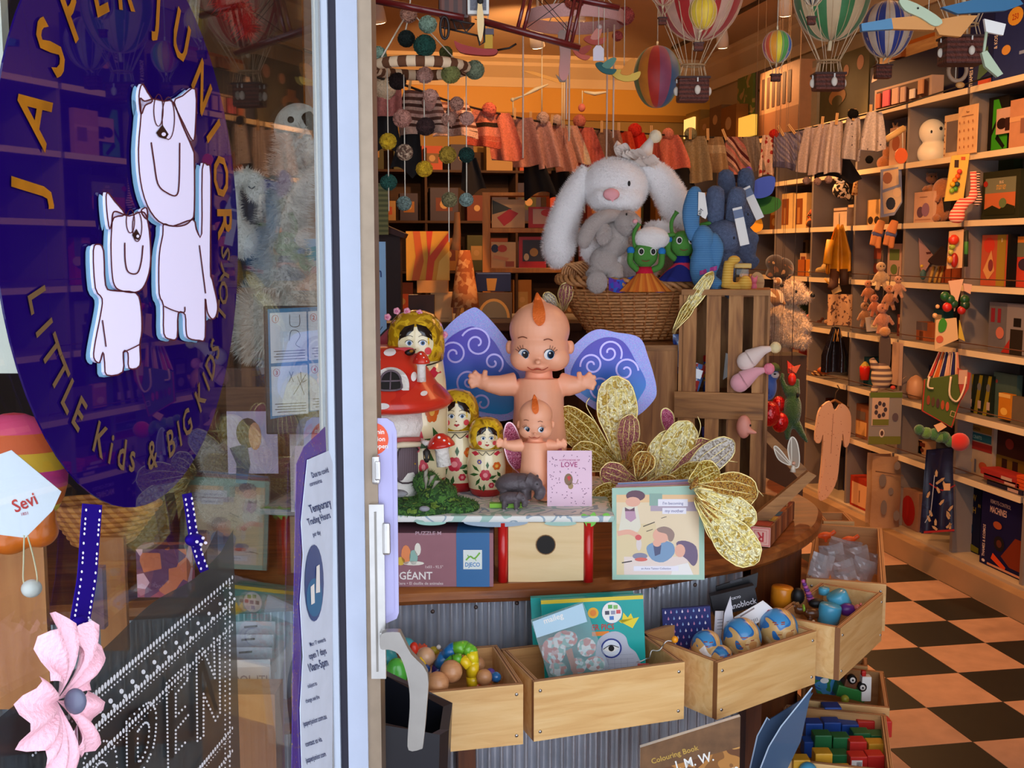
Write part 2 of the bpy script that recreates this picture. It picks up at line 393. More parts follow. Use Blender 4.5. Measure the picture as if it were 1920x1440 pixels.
# ---------------------------------------------------------------- ceiling spot lamps, then added fill lights
def spotlamp(u,v,label,aim,pw,ang=75,r=.045,L=.14,dirn=(.2,.4,-1),Z=ZC-.22):
    t=T('ceiling_spot',label,'ceiling lamp',u,v,z=Z,group=None)
    p=t.p;d=Vector(dirn).normalized();b=t.bm();R=Matrix.Rotation(YAW,3,'Z')
    dl=R@d;t.empty()
    b.tube([(0,0,ZC-p.z-.005),(0,0,ZC-p.z-.03)],.045,WHITE,14);b.tube([(0,0,ZC-p.z-.02),(0,0,.06)],.01,WHITE,8);t.part('mount',b)
    b=t.bm();e=-dl*L;b.tube([tuple(e*1.0),tuple(e*.5),(0,0,0)],[r*.75,r,r*1.05],WHITE,16);t.part('lamp_head',b)
    b=t.bm();q=dl*.004;b.tube([(0,0,0),tuple(q)],r*.85,M('ffd9a0',.5,em=14),16);t.part('bulb',b)
    lp=p+R.inverted()@dl*.03
    w=t.root.matrix_basis
    lp=p+d*.04
    lamp('SPOT',lp,aim,pw,WARM,.05,ang)
spotlamp(1355,88,'bright ceiling spot beside the large red and white balloon',(3.2,5.4,.6),130,70,Z=3.22)
spotlamp(1472,28,'white ceiling spot above the small rainbow balloon',(3.1,4.6,.2),150,70,Z=3.2)
spotlamp(1008,88,'round ceiling spot in front of the back wall cornice',(1.7,10.2,2.95),230,70,Z=3.0)
spotlamp(1085,40,'small bright ceiling spot behind the pink mobile ring',(1.2,7,1.2),240,90,Z=3.2)
spotlamp(712,42,'small lit ceiling spot next to the door post',(.2,7,1.4),200,100,Z=3.2)
for(u1,v1,u2,v2,l)in((1384,24,1440,-6,'dark lighting track on the ceiling left of the green balloon'),(1262,90,1300,72,'short dark lighting track on the ceiling beside the rainbow balloon')):
    a,c=atz(u1,v1,ZC-.01),atz(u2,v2,ZC-.01);b=B();dd=(c-a);b.tube([tuple(a),tuple(c)],.018,M('4a3524',.6),6);world_thing('lighting_track',l,'track',b)
lamp('AREA',(1.0,6.6,3.2),(1.0,6.6,0),38,WARM,2.4);lamp('AREA',(2.6,3.6,3.25),(3.2,4.2,.4),34,WARM,1.2)  # area lights added without fixtures, to lift the interior and right side
lamp('SPOT',(.5,2.9,3.25),(2.1,5.2,2.5),110,WARM2,.05,70)  # added spot without a lamp head, brightens the hats on the line
lamp('SPOT',(1.6,3.2,3.2),(3.3,5.0,.7),230,WARM,.06,80)  # unseen spot added to warm the right wall shelves
lamp('SPOT',(.3,5.0,3.25),(.9,7.4,1.6),260,WARM,.05,60)  # extra spot with no fixture, put in to light the far end
lamp('SPOT',(1.8,7.0,3.2),(3.4,7.0,1.2),190,WARM,.06,62)  # another added spot, no head built, for the far right shelving
# ================================================================ right wall shelving
SH=[2.51,2.18,1.85,1.525,1.20,.87,.55]
UP=[3.0,3.55,4.13,4.73,5.33,5.93,6.53,7.13,7.73,8.33,8.93,9.53]
shm,edgem,backm=M('857870',.6,nz=(8,.06)),M('e9d0a8',.5),M('5a514d',.7,nz=(4,.08))  # cubby shade is put into the darker shelf and back colours
for k in range(len(UP)-1):
    y0,y1=UP[k],UP[k+1];names=['nearest the door','beside the nearest unit','third from the door','holding the science kits','holding the white bunny lamp','behind the hanging grey sleepsuit cards','behind the hanging yellow coat','left of the yellow coat','beyond the polar bear','in the far corner region','against the far corner']
    t=T('shelving_unit','cream painted wall shelving unit '+names[k],'shelving',0,0,p=(XW,y0,0),face='w',group='cream shelving along the right wall');t.rz=0
    w=y1-y0
    b=t.bm();b.box(.0,.36,.0,.022,.0,2.5,shm);b.box(.0,.36,w-.002,w,.0,2.5,shm);t.part('side_panel',b)
    b=t.bm();b.box(.34,.36,0,w,0,2.5,backm);t.part('back_panel',b)
    b=t.bm();b.box(-.02,.36,0,w,.0,.13,M('b9a48a',.5,nz=(5,.1)));t.part('plinth',b)
    for z in SH[3:]:b=t.bm();b.tube([(-.014,.0,z+.035),(-.014,w,z+.035)],.0028,M('5a3420',.5),5);t.part('rail',b)
    for z in SH:b=t.bm();b.box(-.012,.35,.024,w-.004,z-.028,z,shm);b.box(-.016,-.011,.024,w-.004,z-.029,z+.001,edgem);t.part('shelf',b)
b=B();b.box(3.20,3.27,3.0,9.5,0,.115,M('a88664',.5,nz=(5,.1)));struct('baseboard_right',b)
# ================================================================ the open glass door on the left
DA=math.atan2(.97461606,.26934599);DD=Vector((math.cos(DA),math.sin(DA),0));DN=Vector((DD.y,-DD.x,0))  # DN faces the viewer
DP=at(650,470,1.75)
def dpt(s,z,off=0):return DP+DD*s+DN*off+Vector((0,0,z-DP.z))
def dsz(u,v):
    r=ray(u,v);o=Vector((0,0,H));t=(DP-o).dot(DN)/r.dot(DN);q=o+r*t-DP;return q.dot(DD),(o+r*t).z
class DT:
    """a flat thing on the plane of the door; local x along the door, y into the shop window, z up"""
    def __init__(s,name,label,cat,s0,z0,off,group=None):s.n,s.meta,s.s0,s.z0,s.off,s.root=name,(label,cat,group),s0,z0,off,None
    def px(s):return B(lambda p:(dsz(p[0],p[2])[0]-s.s0,p[1],dsz(p[0],p[2])[1]-s.z0),-1)
    def m(s):return B()
    def place(s,o):o.location=dpt(s.s0,s.z0,s.off);o.rotation_euler=(0,0,DA);setp(o,*s.meta);return o
    def empty(s):
        if not s.root:s.root=bpy.data.objects.new(s.n,None);COL.objects.link(s.root);s.place(s.root)
        return s.root
    def part(s,name,b,label=None,parent=None):
        o=bpy.data.objects.new(name,b.mesh(name));COL.objects.link(o);o.parent=parent or s.empty();setp(o,label);return o
    def solo(s,b):o=bpy.data.objects.new(s.n,b.mesh(s.n));COL.objects.link(o);return s.place(o)
silver=M('c9c6c2',.32,.9,nz=(30,.1));bronze=M('9c8a76',.45,.6,nz=(40,.1));framew=M('b0b9cc',.35,nz=(20,.04))
door=DT('door_1',None,None,0,0,0);door.empty()['kind']='structure'
b=B();b.box(-1.30,-.15,-.003,.003,.10,2.6,glass_mat('eef3f0',1.52));door.part('door_glass',b)
b=B();b.box(-1.36,-1.30,-.02,.02,.0,2.6,framew);b.box(-1.36,-.1,-.02,.02,0,.10,framew);door.part('door_frame',b)
td=T('door_post',None,None,650,720,d=1.75)  # the lock stile, a deep upright section
def stile(x0,x1,y0,y1,m,bev=0):
    b=td.b();b.box(x0,x1,y0,y1,-75,1520,m);return b
td.empty()['kind']='structure';td.root.name='door_2'
td.part('glazing_bead',stile(599,627,-8,60,M('b9c3d2',.3)))
b=td.b();b.box(603,606,-12,-8,-75,1520,M('e8e9ee',.3));b.box(612,615,-12,-8,-75,1520,M('8f8f94',.4));td.part('bead_lip',b)
td.part('shade_gap_strip',stile(627,643,4,60,M('2a2838',.6)))  # dark strip put in for the shade of the gap beside the stile
td.part('stile',stile(643,681,-10,80,framew));td.part('stile_edge',stile(681,706,-2,70,bronze))
b=td.b();b.box(690,718,-14,-2,946,1285,silver);b.box(700,704,-17,-14,960,1270,M('8c8780',.4,.8));td.part('lock_plate',b)
b=td.b();b.box(697,712,-22,-2,853,907,silver,bev=5);b.box(703,714,-26,-18,862,898,silver,bev=3);td.part('lock_cylinder',b)
b=td.b();b.box(715,730,-22,-8,980,1042,silver,bev=5);td.part('thumb_turn',b)
b=td.b();hp=[(714,1186),(745,1182),(752,1190),(770,1225),(800,1262),(798,1330),(791,1400),(786,1411),(763,1413),(762,1380),(766,1330),(765,1290),(757,1250),(745,1224),(728,1216),(712,1214)]
b.poly(b.spl(hp,3,True),-46,-26,M('a39e98',.42,.8,nz=(25,.08)));b.box(708,730,-30,-5,1188,1212,silver,bev=4);td.part('door_handle',b)
# card clipped to the door
t=T('notice_card','white rounded card with an orange round sticker hanging behind the door lock','card',720,1168,d=1.80);b=t.b()
b.poly([(700,792),(730,792),(742,800),(748,816),(748,1150),(744,1160),(704,1178),(700,1178)],0,4,M('b4b0da',.35));b.disc(706,829,27,29,-1,M('e2552e',.4));b.stroke([(741,820),(741,1148),(706,1168)],1.2,-1,M('b3aed6',.5))
for k,s_ in enumerate(('min','tion','open')):b.text(s_,708,820+k*13,12,WHITE,-2)
t.solo(b)
# ---- the purple disc
pur=glass_mat('5a2fb0',1.45,'19064e',.93,'purple_film');gold=M('a86a12',.35,.3,nz=(40,.3));gold2=M('6e5436',.4,.3)
t=DT('shop_sign','round purple sign with two white animals and gold lettering on the glass door','sign',-.769,1.479,.006);R0,zc=.2425,.2425
b=t.m();b.poly(b.oval(0,zc,R0,R0,72),-.0015,0,pur);t.part('disc',b)
b=t.m();E_=-.004
def ring(txt,a,r,size,mat,wx=.8,flip=False):
    for ch,an in zip(txt,a):
        q=math.radians(an);x,z=r*math.cos(q),zc+r*math.sin(q)
        b.text(ch,x,z,size,mat,-.003,'c',wx,an-90 if not flip else an+90)
ring('JASPERJUNIOR',[174,158,142,128,113,98,78,62,44,30,16,2],.178,.062,gold,.9)
t.part('title_lettering',b)
b=t.m();s_='LITTLE Kids & BIG KIDS TOYS';ring(s_,[196+157*i/(len(s_)-1)for i in range(len(s_))],.212,.036,gold2,.9,True);t.part('slogan_lettering',b)
heads={'big':dict(
 body=[(282,420),(300,424),(338,412),(345,430),(355,438),(356,318),(366,310),(373,330),(372,500),(376,525),(386,570),(383,592),(375,598),(366,585),(362,560),(362,632),(350,638),(330,634),(325,620),(323,590),(310,588),(308,632),(295,636),(282,625),(281,572),(273,550),(273,480),(280,440)],
 head=[(236,185),(245,190),(262,186),(282,190),(300,192),(318,235),(338,280),(341,300),(341,395),(335,412),(322,422),(300,424),(272,415),(250,385),(237,340),(233,280),(238,215)],
 ears=[[(240,158),(250,172),(260,190),(246,198),(238,215),(234,180)],[(302,192),(318,180),(343,168),(343,240),(338,264),(320,232)]],
 eyes=[(271,207,9,30),(290,222,12,40)],nose=(278,252,12,9),mouth=[(257,267),(262,300),(270,345),(288,362),(306,366),(311,340),(312,268)],
 lines=[[(350,460),(358,520),(362,550)],[(282,574),(300,582),(320,586),(322,575)]]),
 'small':dict(
 body=[(187,545),(228,549),(238,575),(240,620),(236,645),(236,685),(215,690),(213,662),(204,660),(203,697),(172,703),(168,680),(165,660),(158,680),(147,670),(150,640),(160,590),(163,560),(150,540),(146,470),(155,458),(166,470),(170,535)],
 head=[(184,400),(192,397),(215,405),(240,397),(250,410),(256,450),(256,500),(245,535),(228,548),(200,545),(187,535),(182,510),(180,460),(182,420)],
 ears=[[(172,361),(188,378),(207,402),(186,408),(178,430),(172,395)],[(238,396),(249,390),(250,412)]],
 eyes=[(217,415,8,22),(230,425,9,28)],nose=(228,443,8,7),mouth=[(206,455),(207,490),(213,510),(230,512),(238,490),(241,460)],
 lines=[[(163,600),(168,635),(170,650)],[(204,660),(222,652),(236,645)]])}
for key,g in heads.items():
    b=t.px();lil=M('e6def6',.4);out=M('4a0f1c',.5);blu=M('6f9cb8',.5)
    for pl in[g['body'],g['head']]+g['ears']:b.face([(p[0]-8,p[1]+3)for p in b.spl(pl,3,True)],-.0035,blu)
    for pl in[g['body']]+g['ears']+[g['head']]:
        q=b.spl(pl,3,True);b.poly(q,-.006,-.0035,lil);b.stroke(q+[q[0]],2.6,-.0064,out)
    for(x,y,rx,ry)in g['eyes']:q=b.oval(x,y,rx,ry,20);b.stroke(q+[q[0]],1.6,-.0068,out)
    x,y,rx,ry=g['nose'];b.face([(x-rx,y-ry*.3),(x,y-ry*2),(x+rx,y),(x+rx*.5,y+ry),(x-rx*.5,y+ry*.6)],-.0070,M('1a0508',.4));b.disc(x+2,y,rx*.35,ry*.4,-.0072,lil)
    b.stroke(b.spl(g['mouth'],4),2.4,-.0068,out)
    for l in g['lines']:b.stroke(b.spl(l,4),2.2,-.0068,out)
    t.part('animal_figure',b,'white '+('larger' if key=='big' else 'smaller')+' animal figure with a pointed ear')
# ---- ribbons, OPEN sign, flowers
rib=M('1c0672',.7,spec=.1);dot=M('e9e4f6',.5)
def ribbon(pts,w,label,knot=None):
    s0,z0=dsz(*pts[0]);t=DT('ribbon',label,'ribbon',s0,z0,.012);b=t.px();P=b.spl(pts,8);b.stroke(P,w,0,rib,.0008)
    acc=0;last=P[0]
    for i in range(1,len(P)):
        acc+=math.hypot(P[i][0]-P[i-1][0],P[i][1]-P[i-1][1])
        if acc>9:
            acc=0;dx,dy=P[i][0]-P[i-1][0],P[i][1]-P[i-1][1];L_=math.hypot(dx,dy);nx,ny=-dy/L_,dx/L_
            for sg in(-1,1):b.disc(P[i][0]+sg*nx*w*.36,P[i][1]+sg*ny*w*.36,2.0,2.8,-.0006,dot,n=8)
    if knot:b.ell(knot[0],0,knot[1],15,.006,13,rib);[b.disc(knot[0]+dx,knot[1]+dy,3.5,3,-.0065,dot,n=8)for dx,dy in((-8,3),(0,8),(4,-4),(9,5))]
    t.solo(b)
ribbon([(146,945),(141,1010),(136,1080),(128,1130),(122,1165)],37,'wide purple ribbon with white stitch dots holding the left of the sign',(121,1166))
ribbon([(122,1160),(108,1190),(104,1216)],12,'short purple ribbon end below the left ribbon knot, its left tail');ribbon([(124,1160),(132,1190),(130,1216)],12,'short purple ribbon end below the left ribbon knot, its right tail')
ribbon([(328,925),(334,960),(341,1005),(352,1045),(362,1070)],17,'narrow purple ribbon with white stitch dots holding the right of the sign',(342,1012))
s0,z0=-.577,1.12;t=DT('open_sign','dark tin sign reading OPEN in white beaded dots hung by purple ribbons','sign',-.82,1.09,.012)
b=t.m();tin=M('1c2428',.3,.2,alpha=.8)
b.grid(lambda a,c:(-.26+.50*a,.001*math.sin(a*9)*c,.30*c+.004*math.sin(a*14)*(c>.9)+(.012*max(0,a-.93)/.07 if c>.9 else 0)),40,6,tin);t.part('plate',b)
b=t.px();bd=M('d9dde2',.35,.2)
def bead(u,v,r=2.2,e=1.0):b.disc(u,v,r,r*e,-.004,bd,n=8)
def T0(u):return 1335-(u/420)*315  # top edge of the sign
def beads(u0,dv0,dv1,n,r=2.1,e=1.5,u1=408):
    for i in range(n+1):
        a=i/n;u=u0+(u1-u0)*a;sc_=1.5-.75*a;bead(u,T0(u)+dv0*(1.55-.55*u/420)+0*dv1,r*sc_,e)
beads(20,52,0,66,2.2,2.4);beads(20,62,0,66,1.5,1.2);beads(20,98,0,66,2.2,2.2);beads(20,107,0,66,1.5,1);beads(20,140,0,66,2.1,2.0);beads(20,149,0,66,1.4,1)
for i in range(13):
    a=i/12;u=150+255*a;v=T0(u)+(82)*(1.55-.55*u/420)*.98
    bead(u,v,3.6*(1.3-.5*a),1.1);bead(u+7,v+9,3.2*(1.3-.5*a),1.1)
beads(300,330,0,26,2,2.0);beads(300,340,0,26,1.3,1);beads(300,372,0,26,2,2)
for k in range(40):bead(403,T0(403)+60+k*9,1.8,1.3);bead(394,T0(394)+84+k*9,1.6,1.2)
def bl(pts,r=2.1,st=7):
    P=[Vector((p[0],p[1]))for p in pts]
    for i in range(len(P)-1):
        n=max(1,int((P[i+1]-P[i]).length/st))
        for j in range(n):q=P[i].lerp(P[i+1],j/n);bead(q.x,q.y,r,1.1)
bl(b.spl([(130,1500),(118,1440),(130,1405),(158,1388),(178,1400),(184,1440),(178,1500)],4));bl(b.spl([(148,1500),(142,1445),(152,1428),(164,1434),(166,1470),(162,1500)],4))
bl([(204,1490),(202,1355)]+b.spl([(202,1352),(235,1322),(252,1318),(260,1345),(254,1400),(232,1450),(232,1490)],4));bl(b.spl([(224,1370),(238,1354),(246,1362),(242,1400),(226,1426),(224,1372)],4))
bl([(320,1245),(280,1280),(284,1480)]);bl([(320,1275),(298,1300),(298,1342),(322,1318)]);bl([(322,1340),(298,1368),(298,1410),(322,1385)]);bl([(320,1248),(321,1278)])
bl([(338,1225),(340,1388),(352,1378),(352,1300),(375,1350),(384,1335),(383,1192),(372,1196),(374,1270),(350,1215),(338,1225)])
t.part('bead_pattern',b)
b=t.px();dkm=M('0c1014',.35)
b.stroke([(290,1270),(290,1420)],10,-.0035,dkm);b.stroke([(346,1225),(346,1380)],8,-.0035,dkm);b.stroke([(346,1225),(378,1330)],8,-.0034,dkm);b.stroke([(212,1350),(212,1440)],14,-.0035,dkm);b.stroke(b.spl([(212,1345),(250,1330),(250,1390),(220,1440)],4),12,-.0034,dkm);t.part('lettering',b,'black letter strokes')
def flower(name,lab,s,z,r,col,n,off,cc):
    t=DT(name,lab,'flower',s,z,off);b=t.m()
    for k in range(n):
        a=2*math.pi*k/n+.5
        def f(p,q,a=a):
            q2=(q-.5)*1.35*(.35+.65*p)**.5;rr=r*p*(1+.05*math.sin(q*20))*(1-.42*abs(2*q-1)**2.5*p);an=a+q2
            return(rr*math.cos(an),-.004-.012*math.sin(p*2.6)+.006*math.sin(q*17+k)*p,rr*math.sin(an)*1.08)
        b.grid(f,9,14,cloth(col))
    t.part('petals',b);b=t.m();b.ell(0,-.018,0,r*.10,.008,r*.16,M(cc,.35));t.part('flower_centre',b)
flower('fabric_flower','pale pink gathered fabric flower on the corner of the tin sign',-.975,1.378,.060,'f0b9c6',5,.012,'5c5f74')
flower('fabric_flower','small lilac fabric flower below the pink one',-1.02,1.262,.03,'8e72d8',6,.012,'6a50b8')
t=DT('lace_ribbon','white and mauve lace ribbon bow tucked behind the pink fabric flower','ribbon',-1.0,1.30,.022);b=t.m()
for k in range(3):b.grid(lambda a,c,k=k:(-.03+.07*a-.01*k,-.004*math.sin(a*9+k),-.03*k+.02*c+.04*a),12,2,M(('f2ecf2','8a5f6e'),.6,pat=('stripe',150)))
t.solo(b)
# papers stuck inside the glass
paper=M('d9e4f4',.5,nz=(20,.08));pi=M('2b3f6e',.6)
t=DT('opening_hours_notice','long white paper notice of temporary trading hours taped beside the door post','notice',-.23,1.02,.005);b=t.px()
b.poly([(570,862),(610,845),(618,868),(617,1460),(560,1460),(556,1330),(562,1230),(556,1130),(562,1040),(558,980)],0,.001,paper)
def dtx(s_,u,v,size,m=pi,wx=.42,rot=19):b.text(s_,u,v,size,m,-.001,'l',wx,rot)
for s_,u,v,z_ in(('Due to covid',578,896,15),('coronavirus',574,912,12),('Temporary',575,962,22),('Trading Hours',571,985,18),('per day',580,1006,12),('Mon 17 onwards',574,1212,11),('open 7 days',573,1236,17),('10am-5pm',572,1260,22),('subject to',570,1290,11),('change see the',566,1318,11),('jasperjunior.com.au',562,1362,14),('contact us via',566,1400,14),('jasperjunior.com',567,1430,14)):dtx(s_,u,v,z_)
b.disc(581,1093,18,72,-.0012,M('1f3a78',.4));b.disc(581,1120,15,36,-.0014,M('2a6a96',.5));b.face([(584,1062),(590,1058),(591,1110),(583,1112)],-.002,WHITE);b.face([(573,1100),(580,1094),(581,1130),(574,1134)],-.002,WHITE)
t.solo(b)
t=DT('violet_border','violet painted strip with gold specks along the edge of the hours notice','sticker',-.23,1.0,.003);b=t.px()
b.poly([(552,870),(566,838),(606,800),(608,850),(570,880),(562,950),(560,1130),(562,1460),(543,1460),(547,1130)],0,.001,M(('5a34a0','b08a4a'),.4,pat=('dots',160,.2)));t.solo(b)
# ================================================================ the curved display counter
CT=.95
edge=[(-1.9,2.46),(-.4,2.48),(.19,2.48),(.49,2.465),(.67,2.48),(.9,2.55),(1.11,2.635),(1.30,2.79),(1.42,2.96),(1.49,3.16),(1.5,3.6),(1.5,4.2)]
eb=B().spl(edge,8)
def inset(P,d):
    out=[]
    for i,p in enumerate(P):
        a,c=P[max(0,i-1)],P[min(len(P)-1,i+1)];t=Vector((c[0]-a[0],c[1]-a[1])).normalized();out.append((p[0]-t.y*d,p[1]+t.x*d))
    return out
timber=M(('5f2f14','8a4c22','a8652f'),.35,pat=('wood',3,'x'),coat=.3);timberd=M(('4a2410','6e3a1a'),.45,pat=('wood',4,'z'))
t=T('display_counter','curved timber display counter with corrugated metal front','counter',0,0,p=(0,2.5,0),face='w');t.rz=0
def slab(P,z0,z1,m,back=4.2):
    b=B(lambda p:(p[0],p[1]-2.5,p[2]));Q=P+[(P[0][0],back)];n=len(Q);r=.012;I=inset(P,r)+[(P[0][0],back)]
    rings=[[(x,y,z0)for x,y in I],[(x,y,z0+r)for x,y in Q],[(x,y,z1-r)for x,y in Q],[(x,y,z1)for x,y in I]]
    v=[p for q in rings for p in q];f=[[k*n+i,k*n+(i+1)%n,(k+1)*n+(i+1)%n,(k+1)*n+i]for k in range(3)for i in range(n)]
    b.add(v,f+[list(range(n)),list(range(3*n,4*n))],m);return b
t.part('counter_top',slab(eb,CT-.042,CT,timber));t.part('ledge',slab(inset(eb,-.10),.668,.692,timber));
t.part('lower_ledge',slab(inset(eb,.0),.30,.322,timber))
def panel(P,z0,z1,m,corr=0,a=0,c=None):
    b=B(lambda p:(p[0],p[1]-2.5,p[2]));L=[0]
    for i in range(1,len(P)):L.append(L[-1]+math.hypot(P[i][0]-P[i-1][0],P[i][1]-P[i-1][1]))
    tot=L[-1];n=int(tot/.004)if corr else 60;v=[];j=0
    for i in range(n+1):
        s_=tot*i/n
        while j<len(L)-2 and L[j+1]<s_:j+=1
        k=(s_-L[j])/(L[j+1]-L[j]or 1);x=P[j][0]+(P[j+1][0]-P[j][0])*k;y=P[j][1]+(P[j+1][1]-P[j][1])*k
        dx,dy=P[j+1][0]-P[j][0],P[j+1][1]-P[j][1];q=math.hypot(dx,dy);o=corr*math.sin(2*math.pi*s_/.029)
        v+=[(x+dy/q*o,y-dx/q*o,z0),(x+dy/q*o,y-dx/q*o,z1)]
    b.add(v,[(2*i,2*i+2,2*i+3,2*i+1)for i in range(n)],m,True);return b
ins=inset(eb,.055);i1=[i for i,p in enumerate(ins)if p[0]<1.12][-1]
zinc=M('bcc0ca',.3,.65,nz=(9,.22),bump=(50,.08))
t.part('corrugated_panel',panel(ins[:i1],.02,CT-.04,zinc,.0075));t.part('side_panel',panel(ins[i1:],.02,CT-.04,timberd))
for u in(811,892,969,1072,1242,1318):
    q=aty(u,1146-(u-811)*.1 if u<1000 else 1128-(u-1000)*.11,2.515);b=B(lambda p:(p[0],p[1]-2.5,p[2]));b.ell(q.x,2.512 if u<1150 else 2.57,min(q.z,.895),.005,.004,.005,M('5a4a44',.4,.6),10);t.part('screw',b)
b=B(lambda p:(p[0],p[1]-2.5,p[2]))
for(x,y)in((.34,2.52),(1.07,2.60)):b=B(lambda p:(p[0],p[1]-2.5,p[2]));b.box(x-.02,x+.02,y-.03,y+.02,.0,.668,timberd);t.part('upright',b)
# ---- open crates on the ledge
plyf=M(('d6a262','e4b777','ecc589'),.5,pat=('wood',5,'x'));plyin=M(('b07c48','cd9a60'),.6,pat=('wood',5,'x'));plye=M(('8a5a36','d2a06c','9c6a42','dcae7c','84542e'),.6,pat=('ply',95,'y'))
plyex=M(('8a5a36','d2a06c','9c6a42','dcae7c','84542e'),.6,pat=('ply',95,'x'))
DR={}
def crate(key,label,cs,z1,z0,screws=True,thin=.013,group=None,front=plyf):
    P=[atz(u,v,z1)for u,v in cs];C_=(P[0]+P[1])/2;ang=math.atan2(P[1].y-P[0].y,P[1].x-P[0].x)
    Ri=Matrix.Rotation(-ang,3,'Z');L_=[Ri@(p-C_)for p in P];x0=L_[0].x;x1=L_[1].x;dp=max(.08,(L_[2].y+L_[3].y)/2)
    t=T('plywood_crate',label,'crate',0,0,p=(C_.x,C_.y,z0),face='w',group=group);t.rz=ang;h=z1-z0;th=thin;DR[key]=(C_,ang,x0,x1,dp,z0,z1)
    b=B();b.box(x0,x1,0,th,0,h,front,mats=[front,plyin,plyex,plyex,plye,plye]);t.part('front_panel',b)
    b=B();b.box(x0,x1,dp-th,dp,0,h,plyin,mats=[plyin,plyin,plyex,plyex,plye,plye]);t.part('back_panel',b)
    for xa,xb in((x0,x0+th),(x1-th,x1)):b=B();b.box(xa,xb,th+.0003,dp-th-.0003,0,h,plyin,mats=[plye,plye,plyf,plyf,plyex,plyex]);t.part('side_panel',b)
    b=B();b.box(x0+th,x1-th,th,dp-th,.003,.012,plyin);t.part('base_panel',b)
    if screws:
        for xx in(x1-.014,x0+.014):
            for zz in(.02,h-.02):b=B();b.ell(xx,-.0005,zz,.0038,.0025,.0038,silver,10);b.box(xx-.0028,xx+.0028,-.0032,-.0028,zz-.0005,zz+.0005,DK);t.part('screw',b)
    return t
crate('a','open plywood crate of wooden balls and twisty toys beside the door handle',[(676,1311),(981,1283),(925,1212),(700,1225)],.82,.692)
crate('b','open plywood crate holding a teal picture set',[(1001,1279),(1284,1241),(1215,1183),(950,1214)],.82,.692)
crate('c','open plywood crate of little globe balls',[(1346,1243),(1531,1183),(1420,1120),(1218,1184)],.82,.692)
crate('d','open plywood crate of small animal toys with coloured cups, on the counter curve',[(1576,1178),(1656,1112),(1570,1075),(1480,1128)],.82,.692)
crate('e','open plywood crate full of clear bagged figures on the side of the counter',[(1512,1084),(1662,1096),(1618,986),(1545,984)],.82,.692)
crate('f','small open crate beyond the bagged figures, only its rim showing',[(1544,977),(1602,978),(1575,960),(1540,960)],.82,.692,False)
crate('g','low open crate of wooden tractors under the animal toys',[(1502,1312),(1668,1328),(1628,1254),(1560,1252)],.45,.322,True)
crate('h','low open crate of coloured wooden cubes',[(1462,1424),(1676,1448),(1688,1345),(1520,1322)],.45,.322,True)
crate('i','low open crate furthest back, only its rim showing',[(1585,1246),(1627,1250),(1622,1236),(1590,1234)],.45,.322,False)
def inc(key,fx,fy,z=None):
    C_,ang,x0,x1,dp,z0,z1=DR[key];l=Vector((x0+(x1-x0)*fx,dp*fy,0));l.rotate(Matrix.Rotation(ang,3,'Z'));return Vector((C_.x+l.x,C_.y+l.y,z if z is not None else z0+.013))
# ================================================================ standing on the counter
def dz_(u,v,z):return proj(atz(u,v,z))[2]
# stool under the printed mat
birch=M(('e0bf88','ecd0a0'),.5,pat=('wood',3,'x'));redp=M('c41a18',.3,coat=.4)
t=T('wooden_stool','birch box stool with red posts and a round hole','stool',1024,1092,z=CT);b=t.b()
n=20;hole=b.oval(1023,1022,18,18,n);out=[]
sq=[(953,981),(1095,981),(1095,1089),(953,1093)]
b.poly([(953,981),(1095,981),(1095,1089),(953,1094)],3,10,birch);t.part('front_panel',b)
b=t.b();b.lathe(1023,0,[],birch)if 0 else None;b.poly(hole,1.5,3.2,DK);q=hole+[hole[0]];b.stroke(q,1.6,1.2,M('8a6236',.6));t.part('finger_hole',b)
for x in(943,1103):b=t.b();b.tube([(x,6,981),(x,6,1092)],9.5,redp,16);t.part('post',b);b=t.b();b.tube([(x,150,981),(x,150,1092)],9.5,redp,12);t.part('post',b)
b=t.b();b.box(953,1095,10,160,981,990,birch);t.part('seat',b);TOP=t.p.z+(1092-981)*t.k
# printed play mat on top of the stool
MZ=TOP+.018
matm=M(('e4e6de','a9c9bb','e9e9e2','9fb1bd','e4e6de'),.6,pat=('blot',16,[0,.40,.47,.58,.63]))
t=T('play_mat','pale padded mat printed with green and grey leaf shapes laid over the stool','mat',950,975,z=TOP+.001)
b=t.bm();a=t.p;k=t.k
x0,x1=-(950-690)*k,(1147-950)*k
def mf(p,q):
    x=x0+(x1-x0)*p;y=-.03+.46*q;e=(1-min(1,abs(q)*22));return(x+(-.012*q if p>.98 else 0),y,.016+.002*math.sin(x*40)*(q<.03)-.0*e)
b.box(x0,x1,-.03,.43,.001,.017,matm,bev=.006);t.part('pad',b)
b=t.b();gr=M('7ac24a',.6)
for pts in([(1095,975),(1085,968),(1092,958),(1103,962),(1112,955),(1118,968),(1112,980),(1100,983)],[(1150-22,960),(1138,957),(1143,966),(1135,972)]):b.face(b.spl(pts,3,True),-21.5,gr)
for(x,y,rx,ry,c)in((930,974,60,9,'9fb0bd'),(810,974,28,6,'a4cfc0'),(1050,976,30,5,'a6c8ba')):b.disc(x,y,rx,ry,-21.5,M(c,.6))
t.part('leaf_print',b)
t=T('green_block','thin lime green strip lying in front of the hippos','block',948,953,z=MZ);b=t.b();b.box(918,979,-2,12,944,952,M('8cc83c',.5));t.solo(b)
